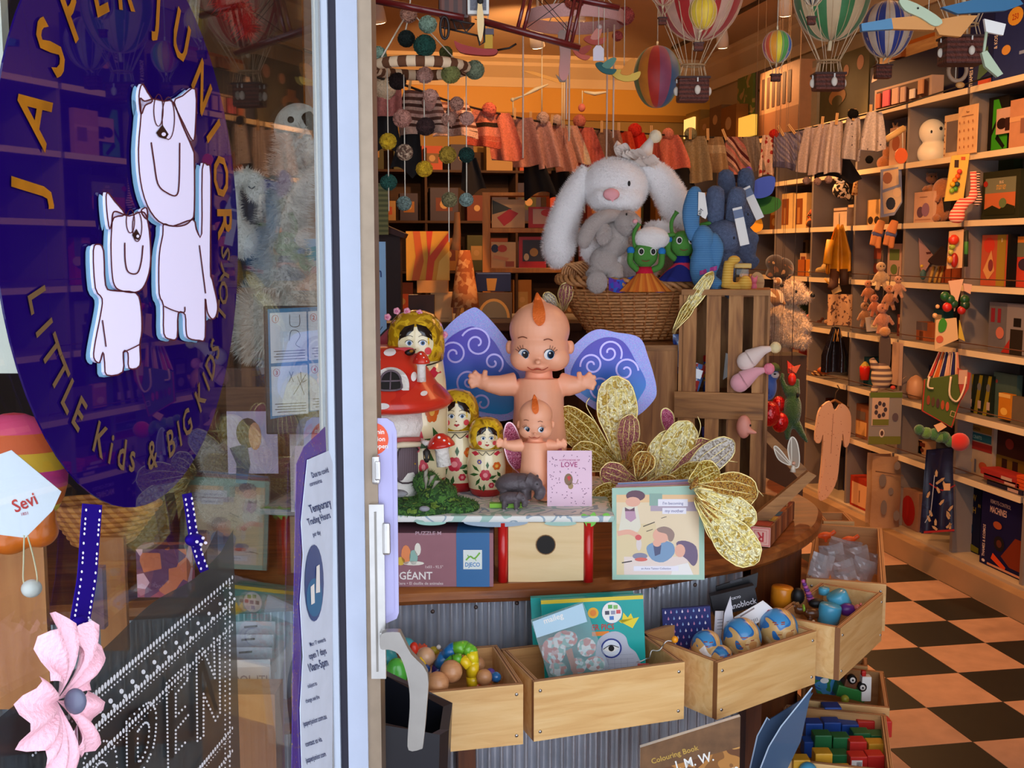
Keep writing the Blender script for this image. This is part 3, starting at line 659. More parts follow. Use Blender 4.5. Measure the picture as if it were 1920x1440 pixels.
# puzzle box
t=T('puzzle_box','long mauve and blue jigsaw box under the mat, left of the stool','box',840,1100,z=CT);b=t.b();mv=M('97646c',.5,nz=(30,.06))
b.box(716,925,0,150,1000,1100,mv,mats=[mv,mv,mv,mv,M('6e4450',.5),M('4e2f44',.5)]);t.part('box_body',b)
b=t.b();b.box(856,918,-.8,151,999.4,1100,M('2f679a',.45));b.rect(869,904,1031,1067,-1.3,M('dfe6de',.5));b.text('DJECO',886,1062,11,M('1f78b8',.5),-1.8,'c',.85)
b.stroke(b.spl([(874,1050),(882,1043),(890,1047),(900,1036)],4),3,-1.8,M('76b43c',.5));b.stroke([(880,1046),(877,1040)],1.5,-1.8,M('76b43c',.5));b.stroke([(890,1045),(893,1051)],1.5,-1.8,M('76b43c',.5));t.part('blue_panel',b)
b=t.b();b.text('I GÉANT',811,1086,20,M('efe6e0',.5),-1,'r',.95);b.text('Tiere • El desfile de animales',831,1096,7.5,M('d8c4c0',.5),-1,'r',1.0);b.text('PUZZLE M',828,1003,9,M('b99aa2',.5),-1.2,'r',1.2);b.text('1x03 - 92.5"',831,1065,7,M('d8c4c0',.5),-1,'r')
for(x,y,rx,ry,c)in((762,1040,9,18,'e88a52'),(776,1045,8,14,'8fb6a8'),(784,1030,6,12,'e8e2d2'),(752,1052,8,8,'d9b23c'),(776,1056,20,4,'e8e2d2')):b.disc(x,y,rx,ry,-1,M(c,.5),n=12)
t.part('print',b)
# R alphabet block box
t=T('alphabet_block_box','long box of alphabet blocks with a red letter R lying on the counter edge','box',1425,1026,z=CT,rz=-24);b=t.b()
b.box(1407,1444,0,240,988,1024,M(('8a4a2c','a86a44','6e4030'),.4,pat=('stripey',12)),bev=1.5);t.part('box_body',b)
b=t.b();pk=M('e9b3a4',.5);b.rect(1407,1444,988,1024,-.8,pk);q=[(1409,990),(1442,990),(1442,1022),(1409,1022),(1409,990)];b.stroke(q,1.6,-1.2,M('cf4a4a',.5));b.stroke([(1414,995),(1437,995),(1437,1017),(1414,1017),(1414,995)],.9,-1.2,M('cf4a4a',.5));b.text('R',1426,998,25,M('c43038',.5),-1.5,'c',.9,180);t.part('end_block',b)
for k_,c in enumerate(('b8452e','c9a23c','3f6e8a','b86a3a','8a3a2e')):
    b=t.b();b.box(1411,1440,12+k_*45,45+k_*45,987,988.2,M(c,.5));t.part('block',b)
# ---- books on the counter
def standbook(name,label,cat,u0,u1,vt,vb,z,cover,thick=6,lean=8,deco=None,rz=0,group=None,side='e8e2d6',skew=0):
    t=T(name,label,cat,(u0+u1)/2,vb,z=z,rz=rz,group=group);b=t.b();b.rot(-lean,cz=vb,axis='X')
    b.poly([(u0,vt),(u1,vt+skew),(u1,vb),(u0,vb)],0,thick,cover,M(side,.6));o=None
    if deco:t.part('cover',b);b=t.b();b.rot(-lean,cz=vb,axis='X');deco(b);t.part('cover_print',b)
    else:t.solo(b)
    return t
def love(b):
    for i in range(90):
        x,y=1031+random.random()*76,853+random.random()*92
        if not(1045<x<1095 and 858<y<878)and not(1052<x<1080 and 888<y<922):b.disc(x,y,1.0,1.0,-.5,M('7a4a6a',.5),n=6)
    b.text('A LITTLE BOOK OF',1068,866,4.5,M('b2447a',.5),-.6,'c');b.text('LOVE',1067,877,13,M('b2447a',.5),-.6,'c');b.face(b.oval(1066,900,8,11,14),-.5,M('8a6a4a',.5));b.face([(1063,896),(1067,893),(1071,896),(1067,903)],-.7,M('d23a3a',.5));b.stroke(b.spl([(1072,906),(1080,908),(1084,900)],4),1,-.5,M('8a6a4a',.5));b.disc(1070,912,5,6,-.5,M('a88a5a',.5),n=10)
standbook('gift_book','small pale pink spotted book titled LOVE standing by the small doll','book',1026,1110,847,949,MZ,M('eec9da',.45),7,8,love)
def mother(b):
    b.rect(1156,1311,932,1078,-.4,M('efd9b4',.5));b.rect(1156,1311,932,946,-.5,M('f2c894',.5));b.rect(1220,1311,945,962,-.6,M('b9a6b4',.5));b.rect(1218,1242,930,952,-.7,M('93b3a4',.5));b.rect(1156,1230,985,1078,-.55,M('e9d3a4',.5));b.rect(1170,1290,1045,1078,-.56,M('f0dcd0',.5))
    H_=M('6e4a58',.5);S_=M('f0b49a',.5)
    b.face(b.oval(1192,934,18,10,16),-.8,H_);b.face(b.oval(1187,945,14,9,16),-.85,S_);b.face([(1168,955),(1195,952),(1202,990),(1196,1000),(1160,998)],-.75,M('e9e2cc',.5));b.face([(1172,958),(1190,958),(1193,975),(1183,982),(1173,975)],-.9,M('c49ab0',.5));b.face([(1172,955),(1181,960),(1190,955),(1190,962),(1172,962)],-1,H_)
    b.stroke(b.spl([(1158,1003),(1180,1000),(1197,1008)],4),9,-.9,S_);b.disc(1197,1010,6,5,-1,M('e05a5a',.5));b.disc(1198,1022,5,12,-.95,M('e6d8d2',.5));b.disc(1200,1044,14,6,-1,M('8d8aa0',.5));b.disc(1202,1050,12,3.5,-1.1,M('df6a5e',.5))
    b.face(b.spl([(1212,1030),(1222,1020),(1245,1016),(1262,1022),(1264,1040),(1244,1055),(1222,1050)],3,True),-.9,M('7f9fc0',.5));b.face(b.oval(1240,1006,16,14,16),-1,S_);b.face(b.spl([(1232,994),(1245,990),(1258,994),(1265,1004),(1261,1016),(1254,1016),(1250,1004),(1236,1000)],3,True),-1.1,M('a08478',.5));b.face(b.oval(1232,1020,8,7,12),-1.15,S_);b.face([(1225,1024),(1240,1024),(1238,1040),(1228,1044)],-.95,M('54587a',.5))
    b.face(b.spl([(1268,1020),(1285,1016),(1305,1026),(1308,1050),(1300,1062),(1288,1050),(1276,1040)],3,True),-.9,M('74607c',.5));b.face(b.oval(1275,1034,10,12,14),-.95,S_);b.face([(1262,1062),(1290,1056),(1300,1078),(1258,1078)],-.9,M('f4f0ea',.5))
    W_=M('f2eef6',.5)
    for(x0,x1,y0,y1,s_)in((1234,1290,940,953,"I'm becoming"),(1242,1287,956,967,'my mother'),(1188,1272,1062,1071,'an Anne Taintor Collection')):b.rect(x0,x1,y0,y1,-1.2,W_);b.text(s_,(x0+x1)/2,y1-3,min(8.5,1.55*(x1-x0)/len(s_)),M('8a86a8',.5),-1.5,'c')
    b.stroke([(1206,990),(1228,982)],1.6,-.9,M('4a3a2a',.5));b.stroke([(1212,999),(1224,995)],1.2,-.9,M('4a3a2a',.5));b.stroke([(1240,975),(1250,972)],1.0,-.9,M('4a3a2a',.5));b.stroke([(1166,1056),(1185,1053)],2,-.9,M('3a2a2a',.5))
mint=M('a9cdb8',.5)
standbook('picture_book','square mint bordered picture book with a kitchen scene cover, front of its stack','book',1148,1321,920,1087,CT,mint,5,8,mother,skew=-5)
for k_,(c,lb)in enumerate((('d8a58a','peach'),('a87a8e','mauve'),('7d8eb4','blue grey'))):
    t=T('picture_book',lb+' edged book leaning behind the kitchen scene book, '+('second','third','last')[k_]+' in the stack','book',1235,1080,d=dz_(1235,1087,CT)+.016+.013*k_);t.p.z=CT;b=t.b();b.rot(-7+k_,cz=1080,axis='X')
    b.poly([(1152+3*k_,915-k_*1.5),(1318-9*k_,909-k_*2),(1318-9*k_,1074),(1152+3*k_,1078)],0,6,M(c,.5),M('ecdcd2',.6));t.solo(b)
# ================================================================ dolls, mushroom house, hippos, wings
skin=M('ffb690',.38,nz=(8,.08),spec=.45);skin2=M('e8896a',.4)
def SC(x0,z0,x1,z1,k):return Matrix.Translation((x1,0,z1))@Matrix.Scale(k,4)@Matrix.Translation((-x0,0,-z0))
def baby_doll(label,t,X=None,vox=.0022):
    def nb():
        b=t.b()
        if X is not None:b.push(X)
        return b
    hx,hz=1011,640;b=nb()
    def hand(px,pz,sg):
        q=[]
        for a,l in((205,22),(178,24),(150,26),(122,24)):  # four fingers fanned, thumb apart
            r_=math.radians(a if sg<0 else 180-a);q.append(('t',[(px,-12,pz),(px+math.cos(r_)*l*.6,-15,pz-math.sin(r_)*l*.6),(px+math.cos(r_)*l,-20,pz-math.sin(r_)*l)],[6.5,5.6,4.2]))
        r_=math.radians(80 if sg<0 else 100);q.append(('t',[(px-sg*4,-14,pz),(px-sg*7+math.cos(r_)*8,-22,pz-math.sin(r_)*22)],[6.5,4.6]))
        return q+[('e',px-sg*3,-12,pz,14,9,15)]
    body=[('t',[(1010,2,712),(1010,0,735),(1010,-2,770),(1010,-4,805),(1010,-2,840),(1010,0,868)],[40,46,47,50,53,46]),('t',[(1010,4,690),(1010,4,712)],[24,26]),
 ('t',[(966,0,722),(938,-6,724),(915,-11,720),(905,-12,716)],[22,19,15,11]),('t',[(1050,0,722),(1068,-6,724),(1083,-10,722),(1090,-12,720)],[22,19,15,11]),
 ('t',[(988,0,862),(982,-4,885),(981,-4,897)],[27,23,19]),('t',[(1034,0,862),(1040,-4,885),(1041,-4,897)],[27,23,19]),('e',981,-12,898,17,26,8),('e',1041,-12,898,17,26,8)]
    body+=hand(903,716,-1)+hand(1091,719,1)
    b.blob(body,vox,skin,sm=3);t.part('body',b)
    b=nb();b.blob([('e',1011,0,622,56,55,50),('e',1011,-4,655,54,54,42),('e',984,-20,672,28,30,24),('e',1038,-20,672,28,30,24),('e',1009,-14,685,26,32,16),('t',[(1011,4,590),(1009,4,572),(1006,4,560)],[26,12,3]),('e',955,6,655,7,9,13),('e',1068,6,655,8,9,13),('e',1007,-58,676,6,6,5)],vox,skin,sm=3)
    hd=t.part('head',b,None)
    def yf(x,z):return-4-54*math.sqrt(max(.05,1-((x-1011)/56)**2-((z-648)/52)**2))-(3 if z>655 else 0)
    b=nb();hair=M('ee7024',.6,bump=(200,.4))
    b.decal(b.spl([(1007,557),(1016,572),(1020,592),(1018,606),(1008,612),(998,600),(998,580),(1003,565)],3,True),hair,lambda x,z:-8-50*math.sqrt(max(.05,1-((x-1011)/56)**2-((z-632)/66)**2))+max(0,(585-z))*.9,2.5)
    b.tube([(1007,-6,575),(1007,-5,564),(1006,-1,556)],[9,6,2],hair,8);t.part('hair_tuft',b,'orange hair tuft on the crown',hd)
    for sg,ex in((-1,981),(1,1027)):
        b=nb();W2,I2=M('f6f4f2',.25,coat=.5),M('16202e',.2,coat=.6)
        b.decal(b.oval(ex,663,9.5,9.5,18),W2,yf,1.2);b.decal(b.oval(ex+2.5,663,6.6,7.6,16),M('4e7ea6',.3),yf,1.6);b.decal(b.oval(ex+3,663,5.4,6.4,14),I2,yf,1.9);b.decal(b.oval(ex+1,660,1.8,1.8,8),WHITE,yf,2.4)
        b.line(b.oval(ex,663,9.8,9.8,14,200,350),.7,M('3a1a12',.5),yf,1.6)
        for k in range(4):a=-150+k*18 if sg<0 else-84+k*18;c,s_=math.cos(math.radians(a)),math.sin(math.radians(a));b.line([(ex+9*c,663+9*s_),(ex+17*c,663+17*s_)],.45,M('5a2a1a',.5),yf,1.5)
        t.part('eye',b,None,hd)
        b=nb();bx=979 if sg<0 else 1025;b.line([(bx-8,634.5 if sg<0 else 637),(bx,632 if sg<0 else 635),(bx+8,634 if sg<0 else 638)],.9,M('7a3a22',.5),yf,1);t.part('eyebrow',b,None,hd)
    b=nb();b.line([(988,686),(996,691),(1006,690),(1016,691),(1025,686)],.9,M('b5462e',.5),lambda x,z:yf(x,z)-8,2);b.line([(1000,690),(1006,688),(1012,690)],1.1,M('c8543c',.5),lambda x,z:yf(x,z)-8,2);t.part('mouth',b,None,hd)
    b=nb();b.line([(998,826),(1010,829),(1022,826)],.8,skin2,lambda x,z:-44,0);b.ell(1010,-46,806,2,2,2,skin2,8);t.part('belly_button',b)
BD=dz_(1010,905,MZ)
t=T('baby_doll','large bare vinyl baby doll with an orange hair tuft and outstretched arms','doll',1010,905,p=atz(1010,905,MZ));baby_doll('',t)
t=T('baby_doll','small bare vinyl baby doll standing in front of the large one','doll',1004,938,p=atz(1004,938,MZ));baby_doll('',t,SC(1011,640,1004,789,.56),.0014)
# fairy wings behind the doll
blugl=M(('8c7fd0','6f63c4','9a92da','5f8fd6'),.35,.25,pat=('dots',420,.45));pp=M(('1f7fc8','4a3fb0','4a35a4'),.3,.15,pat=('grad',4.2,-.85));sw=M('b9aee8',.3,.3,em=0)
t=T('fairy_wings','pair of glittery blue and purple swirl wings behind the large baby doll','wings',1010,905,p=at(1010,905,BD+.13));t.p.z=MZ
def wing(mir,outer,inner,swirls,lab):
    b=t.b();q=b.spl(outer,5,True);b.poly(q,0,4,M(('8fa4f0','a99cf0','9cbcf4','c0b4f4'),.4,.1,pat=('cells',700)),M('5a7fd0',.4));c=[sum(p[0]for p in outer)/len(outer),sum(p[1]for p in outer)/len(outer)]
    b.poly(b.spl(inner,5,True),-2,0,M(('1b9ce0','2a7cd8','4a44c4','5a3cb4'),.3,.05,pat=('grad',3.6,-.5)))
    for(cx,cz,r,tn,sg,a0)in swirls:
        P=[]
        for i in range(40):a=a0+sg*i/39*tn*2*math.pi;rr=r*(1-.85*i/39);P.append((cx+rr*math.cos(a),cz+rr*math.sin(a)))
        b.stroke(P,3.4,-3,sw,.6)
    t.part('wing',b)
wing(0,[(808,690),(822,658),(850,625),(884,602),(900,604),(925,628),(958,668),(985,700),(990,770),(970,800),(930,808),(880,790),(840,760),(812,728)],
 [(822,716),(826,690),(840,660),(870,640),(893,636),(925,660),(950,700),(975,730),(960,790),(900,790),(850,765)],
 [(853,685,26,1.6,1,2.6),(895,665,30,1.6,1,3.6),(925,700,20,1.3,-1,1),(880,735,24,1.4,1,2),(930,745,22,1.3,-1,0),(905,775,18,1.2,1,3)],'left')
wing(1,[(1060,690),(1090,655),(1118,640),(1150,645),(1195,655),(1212,690),(1228,745),(1222,772),(1186,802),(1140,800),(1090,770),(1062,740)],
 [(1070,715),(1095,675),(1130,655),(1165,662),(1190,700),(1208,735),(1200,760),(1170,790),(1110,770),(1078,745)],
 [(1140,682,24,1.6,-1,.5),(1108,705,22,1.5,1,3),(1170,715,24,1.4,-1,0),(1125,745,22,1.3,1,2),(1165,765,18,1.2,-1,1)],'right')
# nesting dolls
scarf=M(('b98a12','e2b822','c79a18','8f6a10'),.18,pat=('blot',38,[0,.42,.52,.62]),coat=.7);creamp=M('ecdcae',.2,coat=.7);hairb=M('1c110c',.2,coat=.6);dred=M('b01c1c',.25,coat=.6)
def nesting(label,u,v,z,X,crown=False,Xb=None):
    # drawn after the smallest doll: x 878..948, z 785..925
    t=T('nesting_doll',label,'doll',u,v,p=atz(u,v,z))
    def nb():b=t.b();b.push(X);return b
    body=[(27,926),(30,922),(33,912),(36,890),(36.5,870),(34,850),(31,838)]
    head=[(32,838),(33.5,825),(33,808),(29,796),(21,787),(10,783),(.5,782)]
    b=t.b();b.push(Xb or X);b.lathe(912,0,body,creamp,30,mats=lambda i,j:dred if i<2 else creamp);bo=t.part('body',b)
    b=nb();b.lathe(912,0,head,scarf,30);ho=t.part('headscarf',b)
    yh,yb=ylathe(912,head[:-1]),ylathe(912,body)
    b=nb();fx=914;b.decal(b.oval(fx,818,20,19,22),creamp,yh,.5)
    b.decal([(895,815),(896,806),(902,799),(913,796),(912,803),(905,809),(898,812)],hairb,yh,.8);b.decal([(933,815),(932,806),(926,799),(915,796),(917,803),(923,809),(930,812)],hairb,yh,.8)
    for ex in(907,922):
        b.decal(b.oval(ex,817,4.2,3.0,12),WHITE,yh,1.0);b.decal(b.oval(ex+.4,817,2.5,2.6,10),M('3f6f9c',.3),yh,1.2);b.decal(b.oval(ex+.4,817,1.4,1.6,8),BLACK,yh,1.4);b.line(b.oval(ex,817,4.6,3.4,8,190,350),.35,BLACK,yh,1.3);b.line(b.oval(ex,811,4.4,2.4,6,200,340),.3,hairb,yh,1)
    for ex,r in((901,3.8),(928,3.8)):b.decal(b.oval(ex,826,r,r*1.1,12),M('e0454a',.4),yh,1.0)
    b.ell(914,yh(914,823)-1.2,824,1.2,.5,.8,M('8a5a3a',.5),6);b.decal([(910,829),(912.5,827.5),(914.5,828.5),(916.5,827.5),(919,829),(914.5,832)],dred,yh,1.2);t.part('face',b,None,ho)
    b=t.b();b.push(Xb or X);gn,rd,og,bl_=M('2f5a26',.3),M('c62a3e',.3),M('d2601c',.3),M('5a4a9c',.4)
    b.line([(898,842),(906,848),(912,842),(919,848),(928,842)],.6,hairb,yb,.6);b.decal([(885,845),(893,841),(900,846),(892,850)],rd,yb,.6);b.decal([(926,846),(934,841),(942,845),(932,850)],rd,yb,.6)
    for(x,z_,r,mt)in((911,884,10,rd),(932,868,7,og),(900,860,4,bl_),(922,903,5,rd)):
        for k in range(6):a=k*math.pi/3;b.decal(b.oval(x+r*.6*math.cos(a),z_+r*.6*math.sin(a),r*.5,r*.5,8),mt,yb,1.0)
        b.decal(b.oval(x,z_,r*.45,r*.45,10),M('e88a8a' if mt is rd else 'e8b04a',.4),yb,1.4)
    for(x,z_,a,l)in((893,872,40,9),(890,884,170,9),(897,897,120,9),(924,888,-20,9),(936,884,60,7),(915,866,90,7),(908,908,100,8),(928,896,30,7),(901,908,60,6)):
        c,s_=math.cos(math.radians(a)),math.sin(math.radians(a));b.decal([(x-c*l,z_-s_*l),(x-s_*3,z_+c*3),(x+c*l,z_+s_*l),(x+s_*3,z_-c*3)],gn,yb,.8)
    b.line([(882,838),(900,840),(925,840),(942,838)],.5,hairb,lambda x,z:yb(x,min(z,925)),.5);t.part('painted_roses',b,None,bo)
    if crown:
        for(x,z_)in((880,790),(891,783),(903,783),(917,785),(929,791),(938,799),(945,810)):
            b=nb();r=3.8
            for k in range(5):a=k*1.26;b.ell(x+r*.5*math.cos(a),-14+abs(x-912)*.3,z_+r*.5*math.sin(a),r*.62,r*.5,r*.62,M('e79ab0',.6),8)
            b.ell(x,-17+abs(x-912)*.3,z_,r*.4,r*.4,r*.4,M('d46a92',.6),8);t.part('rose',b,None,ho)
nesting('smallest nesting doll with yellow scarf and pink rose, front of the three',912,926,MZ,SC(912,926,912,926,1))
nesting('middle nesting doll with yellow scarf between the mushroom house and the smallest doll',856,916,MZ,SC(912,926,856,916,1.29))
nesting('largest nesting doll with a crown of pink roses behind the mushroom house',778,935,MZ,SC(912,926,783,818,1.6),True,Matrix.Translation((783,0,678))@Matrix.Diagonal((1.6,1.6,2.9,1))@Matrix.Translation((-912,0,-838)))
# mushroom house
mr=M(('c8261a','d4321f','b8200f'),.3,pat=('blot',9,[0,.45,.6]),coat=.3);mw=M(('e9e2d8','cfc6bc'),.8,bump=(70,.6),pat=('blot',14,[0,.6]))
t=T('mushroom_house','red capped toadstool fairy house with an arched window and wooden door','toy house',760,950,z=MZ)
b=t.b();capf=[(30,656),(52,662),(80,690),(98,722),(118,745),(128,757),(118,768),(96,773),(60,772)]
b.lathe(722,40,capf,mr,40);t.part('roof',b);yc=ylathe(722,capf[:6],cy=40)
b=t.b();
for(x,z_,rx,ry)in((736,664,11,6),(715,676,6,5),(781,706,5,8),(800,735,6,4),(730,752,12,5),(712,700,5,4)):b.decal(b.oval(x,z_,rx,ry,14),M('efe6e0',.5),yc,2)
t.part('roof_spot',b,kind='stuff')
b=t.b();b.lathe(728,40,[(70,768),(72,800),(62,850),(60,915),(66,935)],mw,28);t.part('wall',b);yw=ylathe(728,[(70,768),(72,800),(62,850),(60,915),(66,935)],cy=40)
b=t.b();arch=b.oval(740,722,34,34,18,180,360);b.decal(arch+[(774,728),(706,728)],mw,yc,3);b.decal(b.oval(741,712,18,18,14,180,360)+[(759,725),(723,725)],M('17110f',.5),yc,5)
fr=M('6a5a62',.5);ar=b.oval(741,712,18,18,14,180,360)+[(759,725),(723,725)];b.line(ar+[ar[0]],2,fr,yc,6);b.line([(741,694),(741,725)],1.8,fr,yc,6);b.line([(723,711),(759,711)],1.8,fr,yc,6);t.part('window',b)
b=t.b();dm=M(('5e4c50','76646a'),.6,pat=('stripe',260));ar=b.oval(767,850,18,18,12,180,360)+[(785,898),(749,898)];b.decal(ar,dm,yw,4);b.line(ar+[ar[0]],1.6,M('4a3c40',.6),yw,4);b.ell(779,yw(779,870)-6,870,2,2,2,M('c9a24a',.4,.8),8);t.part('door',b)
b=t.b();b.tube([(741,-32,822),(760,-30,820),(790,-14,822)],4.5,M('b0504a',.6),6);b.tube([(742,-34,831),(760,-32,829),(790,-16,831)],[5,6,5],M('e0cfae',.8),6);t.part('awning',b)
b=t.b();b.tube([(800,-20,822),(803,-28,830),(803,-28,838)],1,DK,5);b.lathe(803,-28,[(1,836),(7,842),(6,856),(3,862)],M('2a2420',.5),8);b.box(799,807,-33,-31,844,854,M('d8b46a',.4));t.part('lantern',b)
b=t.b();b.tube([(790,0,826),(803,-26,828),(822,-20,826)],[4,6,3],mw,6);b.tube([(816,10,840),(840,20,842)],[8,3],mw,6);t.part('side_ledge',b)
def shroom(t,u,v,w,h,y=0,pn='toadstool',tilt=0):
    b=t.b();b.rot(tilt,u,v);b.lathe(u,y,[(w*.26,v),(w*.24,v-h*.5),(w*.34,v-h*.62)],mw,14);st=b
    b.lathe(u,y,[(w*.3,v-h*.58),(w*.5,v-h*.6),(w*.48,v-h*.68),(w*.34,v-h*.86),(w*.14,v-h*.98),(.5,v-h)],mr,18)
    for dx,dz in((-.2,-.75),(.15,-.8),(0,-.92),(.3,-.68)):b.ell(u+dx*w,y-w*.32,v+dz*h,w*.06,w*.04,w*.05,WHITE,8)
    t.part(pn,b)
shroom(t,795,715,32,55,-30);shroom(t,835,868,52,60,-30,tilt=-8)
b=t.b();moss=M(('3d6a34','56873a','2f5228','7a9a3c'),.9,pat=('blot',60),bump=(200,1))
b.blob([('e',735,20,945,72,85,20),('e',820,-5,925,38,50,24),('e',790,-40,945,60,35,16),('e',860,-20,945,40,38,15),('e',800,0,905,26,30,22)],.003,moss,sm=1);b.fuzz(2600,.006,.0012);t.part('moss_base',b)
b=t.b();b.ell(752,-70,910,20,12,7,M('8f8f92',.8,bump=(80,.5)),12);b.ell(802,-78,936,10,6,5,M('9a9aa0',.8),10);t.part('stone',b)
b=t.b()
for(x,z_,a)in((800,880,-60),(808,886,-30),(815,892,-10),(803,892,-80)):r_=math.radians(a);b.tube([(x,-60,z_+12),(x+8*math.cos(r_),-64,z_+8*math.sin(r_)),(x+15*math.cos(r_),-60,z_+15*math.sin(r_))],[1,4,.6],M('8f8a78',.5,alpha=1),6,flat=.3)
t.part('dragonfly_ornament',b)
# butterflies on / behind the mushroom house
def butterfly(label,u,v,d,c1,c2,S=1,ang=0,dark='120a0c'):
    t=T('butterfly_ornament',label,'butterfly',u,v,d=d);b=t.b();b.rot(ang,u,v)
    for sg in(-1,1):q=b.spl([(u,v),(u+sg*20*S,v-28*S),(u+sg*34*S,v-24*S),(u+sg*30*S,v-6*S),(u+sg*22*S,v+2*S),(u+sg*24*S,v+14*S),(u+sg*10*S,v+16*S)],4,True);b.poly(q,sg*0-2,0,M(c1,.35),M(dark,.5));b.stroke(q+[q[0]],2.2*S,-2.5,M(dark,.5));b.disc(u+sg*22*S,v-14*S,3*S,4*S,-2.8,M(c2,.4),n=8)
    t.part('wing',b);b=t.b();b.rot(ang,u,v);b.ell(u,-4,v,2.6*S,2.6*S,13*S,M(dark,.5),8);b.line([(u,v-10*S),(u-5*S,v-22*S)],.6,M(dark,.5),lambda x,z:-4);b.line([(u,v-10*S),(u+5*S,v-22*S)],.6,M(dark,.5),lambda x,z:-4);t.part('body',b)
dm_=dz_(722,935,MZ)
butterfly('red and black butterfly ornament rising behind the toadstool roof at the door edge',706,640,dm_+.06,'b82838','e8e0d8',1.35,10)
t=T('ladybird_ornament','red winged insect ornament perched on the toadstool roof','ornament',752,666,d=dm_-.12);b=t.b();b.rot(-12,752,660)
b.poly(b.spl([(708,655),(735,650),(770,655),(776,664),(745,668),(712,664)],3,True),-2,2,M('c4222e',.4),BLACK);b.ell(768,-3,664,11,6,6,M('1a0f0c',.3),10);b.ell(772,-8,662,4,3,3,gold,8);t.solo(b)
# pink glitter wings behind small doll
glit=M(('a02a50','c4587a','7a1a3a','e09ab0'),.35,.3,pat=('cells',900))
t=T('glitter_wings','pair of small crimson glitter wings behind the small baby doll','wings',975,905,d=dz_(1004,938,MZ)+.06);b=t.b()
b.poly(b.spl([(985,850),(965,800),(950,795),(944,825),(952,862),(965,880),(985,870)],4,True),-1,1,glit);b.stroke(b.spl([(985,850),(965,800),(950,795),(944,825),(952,862),(965,880)],4),2.2,-2,M('e8c0c8',.3,.5));b.tube([(966,-2,880),(980,-2,893),(988,-2,870)],2,M('d89aa4',.4,.5),6);b.tube([(1030,-18,828),(1028,-24,840),(1040,-22,848)],1.5,M('e8c0c8',.3,.5),6);t.part('left_wing',b)
b=t.b();b.poly(b.spl([(1020,850),(1036,832),(1052,838),(1050,862),(1034,880)],4,True),-1,1,glit);t.part('right_wing',b)
# hippos
hm=M('5e5458',.45,bump=(90,.35),nz=(30,.15))
def hippo(label,u,v,X,vox):
    t=T('toy_hippo',label,'toy animal',u,v,z=MZ)
    b=t.b();b.push(X)
    # side-on body facing right: x 932..1022, z 883..945
    pr=[('e',962,6,905,32,24,20),('e',980,4,904,26,22,19),('e',948,8,908,18,19,17),('t',[(990,-2,898),(1006,-8,903)],[17,13]),('e',1006,-10,903,13,12,13),('e',1014,-14,916,11,11,13),('e',1012,-14,925,10,9,7),
 ('t',[(946,-6,915),(944,-6,940)],[9,6.5]),('t',[(952,20,915),(953,20,938)],[9,6.5]),('t',[(984,-8,915),(985,-8,942)],[8.5,6.5]),('t',[(990,16,915),(992,16,938)],[8.5,6.5]),('e',1000,-2,889,3,3,4),('e',1009,-2,890,3,3,4),('t',[(932,8,900),(929,8,912)],[3,1.6])]
    b.blob(pr,vox,hm,sm=2);t.part('body',b)
    b=t.b();b.push(X);b.ell(1008,-21,901,1.8,1.2,1.8,BLACK,8);b.ell(1018,-21,915,1.2,1,1.6,BLACK,6);t.part('eye',b)
    b=t.b();b.push(X)
    for(x,y)in((944,-6),(953,20),(985,-8),(992,16)):b.ell(x,y-5,941,4,3,2,M('b9aeb0',.5),8)
    t.part('toenails',b)
hippo('larger grey toy hippo at the feet of the small doll',975,947,SC(975,943,974,945,.98),.0016)
hippo('small grey baby toy hippo in front of the larger hippo',965,948,SC(975,943,962,948,.56)@Matrix.Translation((0,-60,0)),.0011)
# ---- gold glitter butterflies
GW=[M(('c9a030','e6cf72','a87c1c','f3e6a4'),.28,.55,pat=('cells',330),bump=(250,.9)),M(('e3cf7c','f2e8b4','c9a84a'),.3,.4,pat=('blot',60,[0,.45,.6]),bump=(120,.8)),M(('b0742a','d89a3c','e6c06a','8a4a3a'),.3,.5,pat=('cells',420),bump=(250,.9)),M(('c98a7a','a85a68','e0b87a'),.35,.4,pat=('cells',420),bump=(250,.8)),M(('d8cfc4','efe9de','a89a8a'),.3,.3,pat=('cells',260),bump=(150,.8))]
rim=M('f0dc96',.25,.6)
def gwing(t,root_,tip,w,mi,y0=0,y1=-15):
    """one veined wing from its root to its tip, gently cupped, wire edge"""
    R_,P_=Vector(root_),Vector(tip);L_=(P_-R_).length;u_=(P_-R_)/L_;n_=Vector((-u_.y,u_.x));b=t.b()
    def f(a,c):
        q=a;ww=w*1.12*(.06+min(1,q*1.45)**.8)*math.sqrt(max(.02,1-q**5))*(1+.05*math.sin(q*15));p=R_+u_*L_*q+n_*(c-.5)*2*ww
        return(p.x,y0+(y1-y0)*q-9*math.sin(math.pi*c)*math.sin(math.pi*q)+1.6*math.sin(c*22+q*5),p.y)
    b.grid(f,14,12,GW[mi],th=.6);e=[f(i/14,0)for i in range(15)]+[f(i/14,1)for i in range(14,-1,-1)];b.tube(e,1.4,rim,5)
    for c in(.25,.5,.75):b.tube([f(i/10*.9+.03,c)for i in range(11)],.9,rim,4)
    t.part('wing',b)
def gbf(label,u,v,d,wings,antennae=(),z=None):
    t=T('gold_butterfly',label,'ornament',u,v,d=d);
    for w_ in wings:gwing(t,*w_)
    b=t.b();r=wings[0][0];b.tube([(r[0]-8,-8,r[1]+10),(r[0],-12,r[1]),(r[0]+6,-8,r[1]-12)],[3,6,2.5],GW[2],8);t.part('body',b)
    for a in antennae:b=t.b();b.tube([(p[0],-10,p[1])for p in b.spl(a,4)],1,rim,5);t.part('antenna',b)
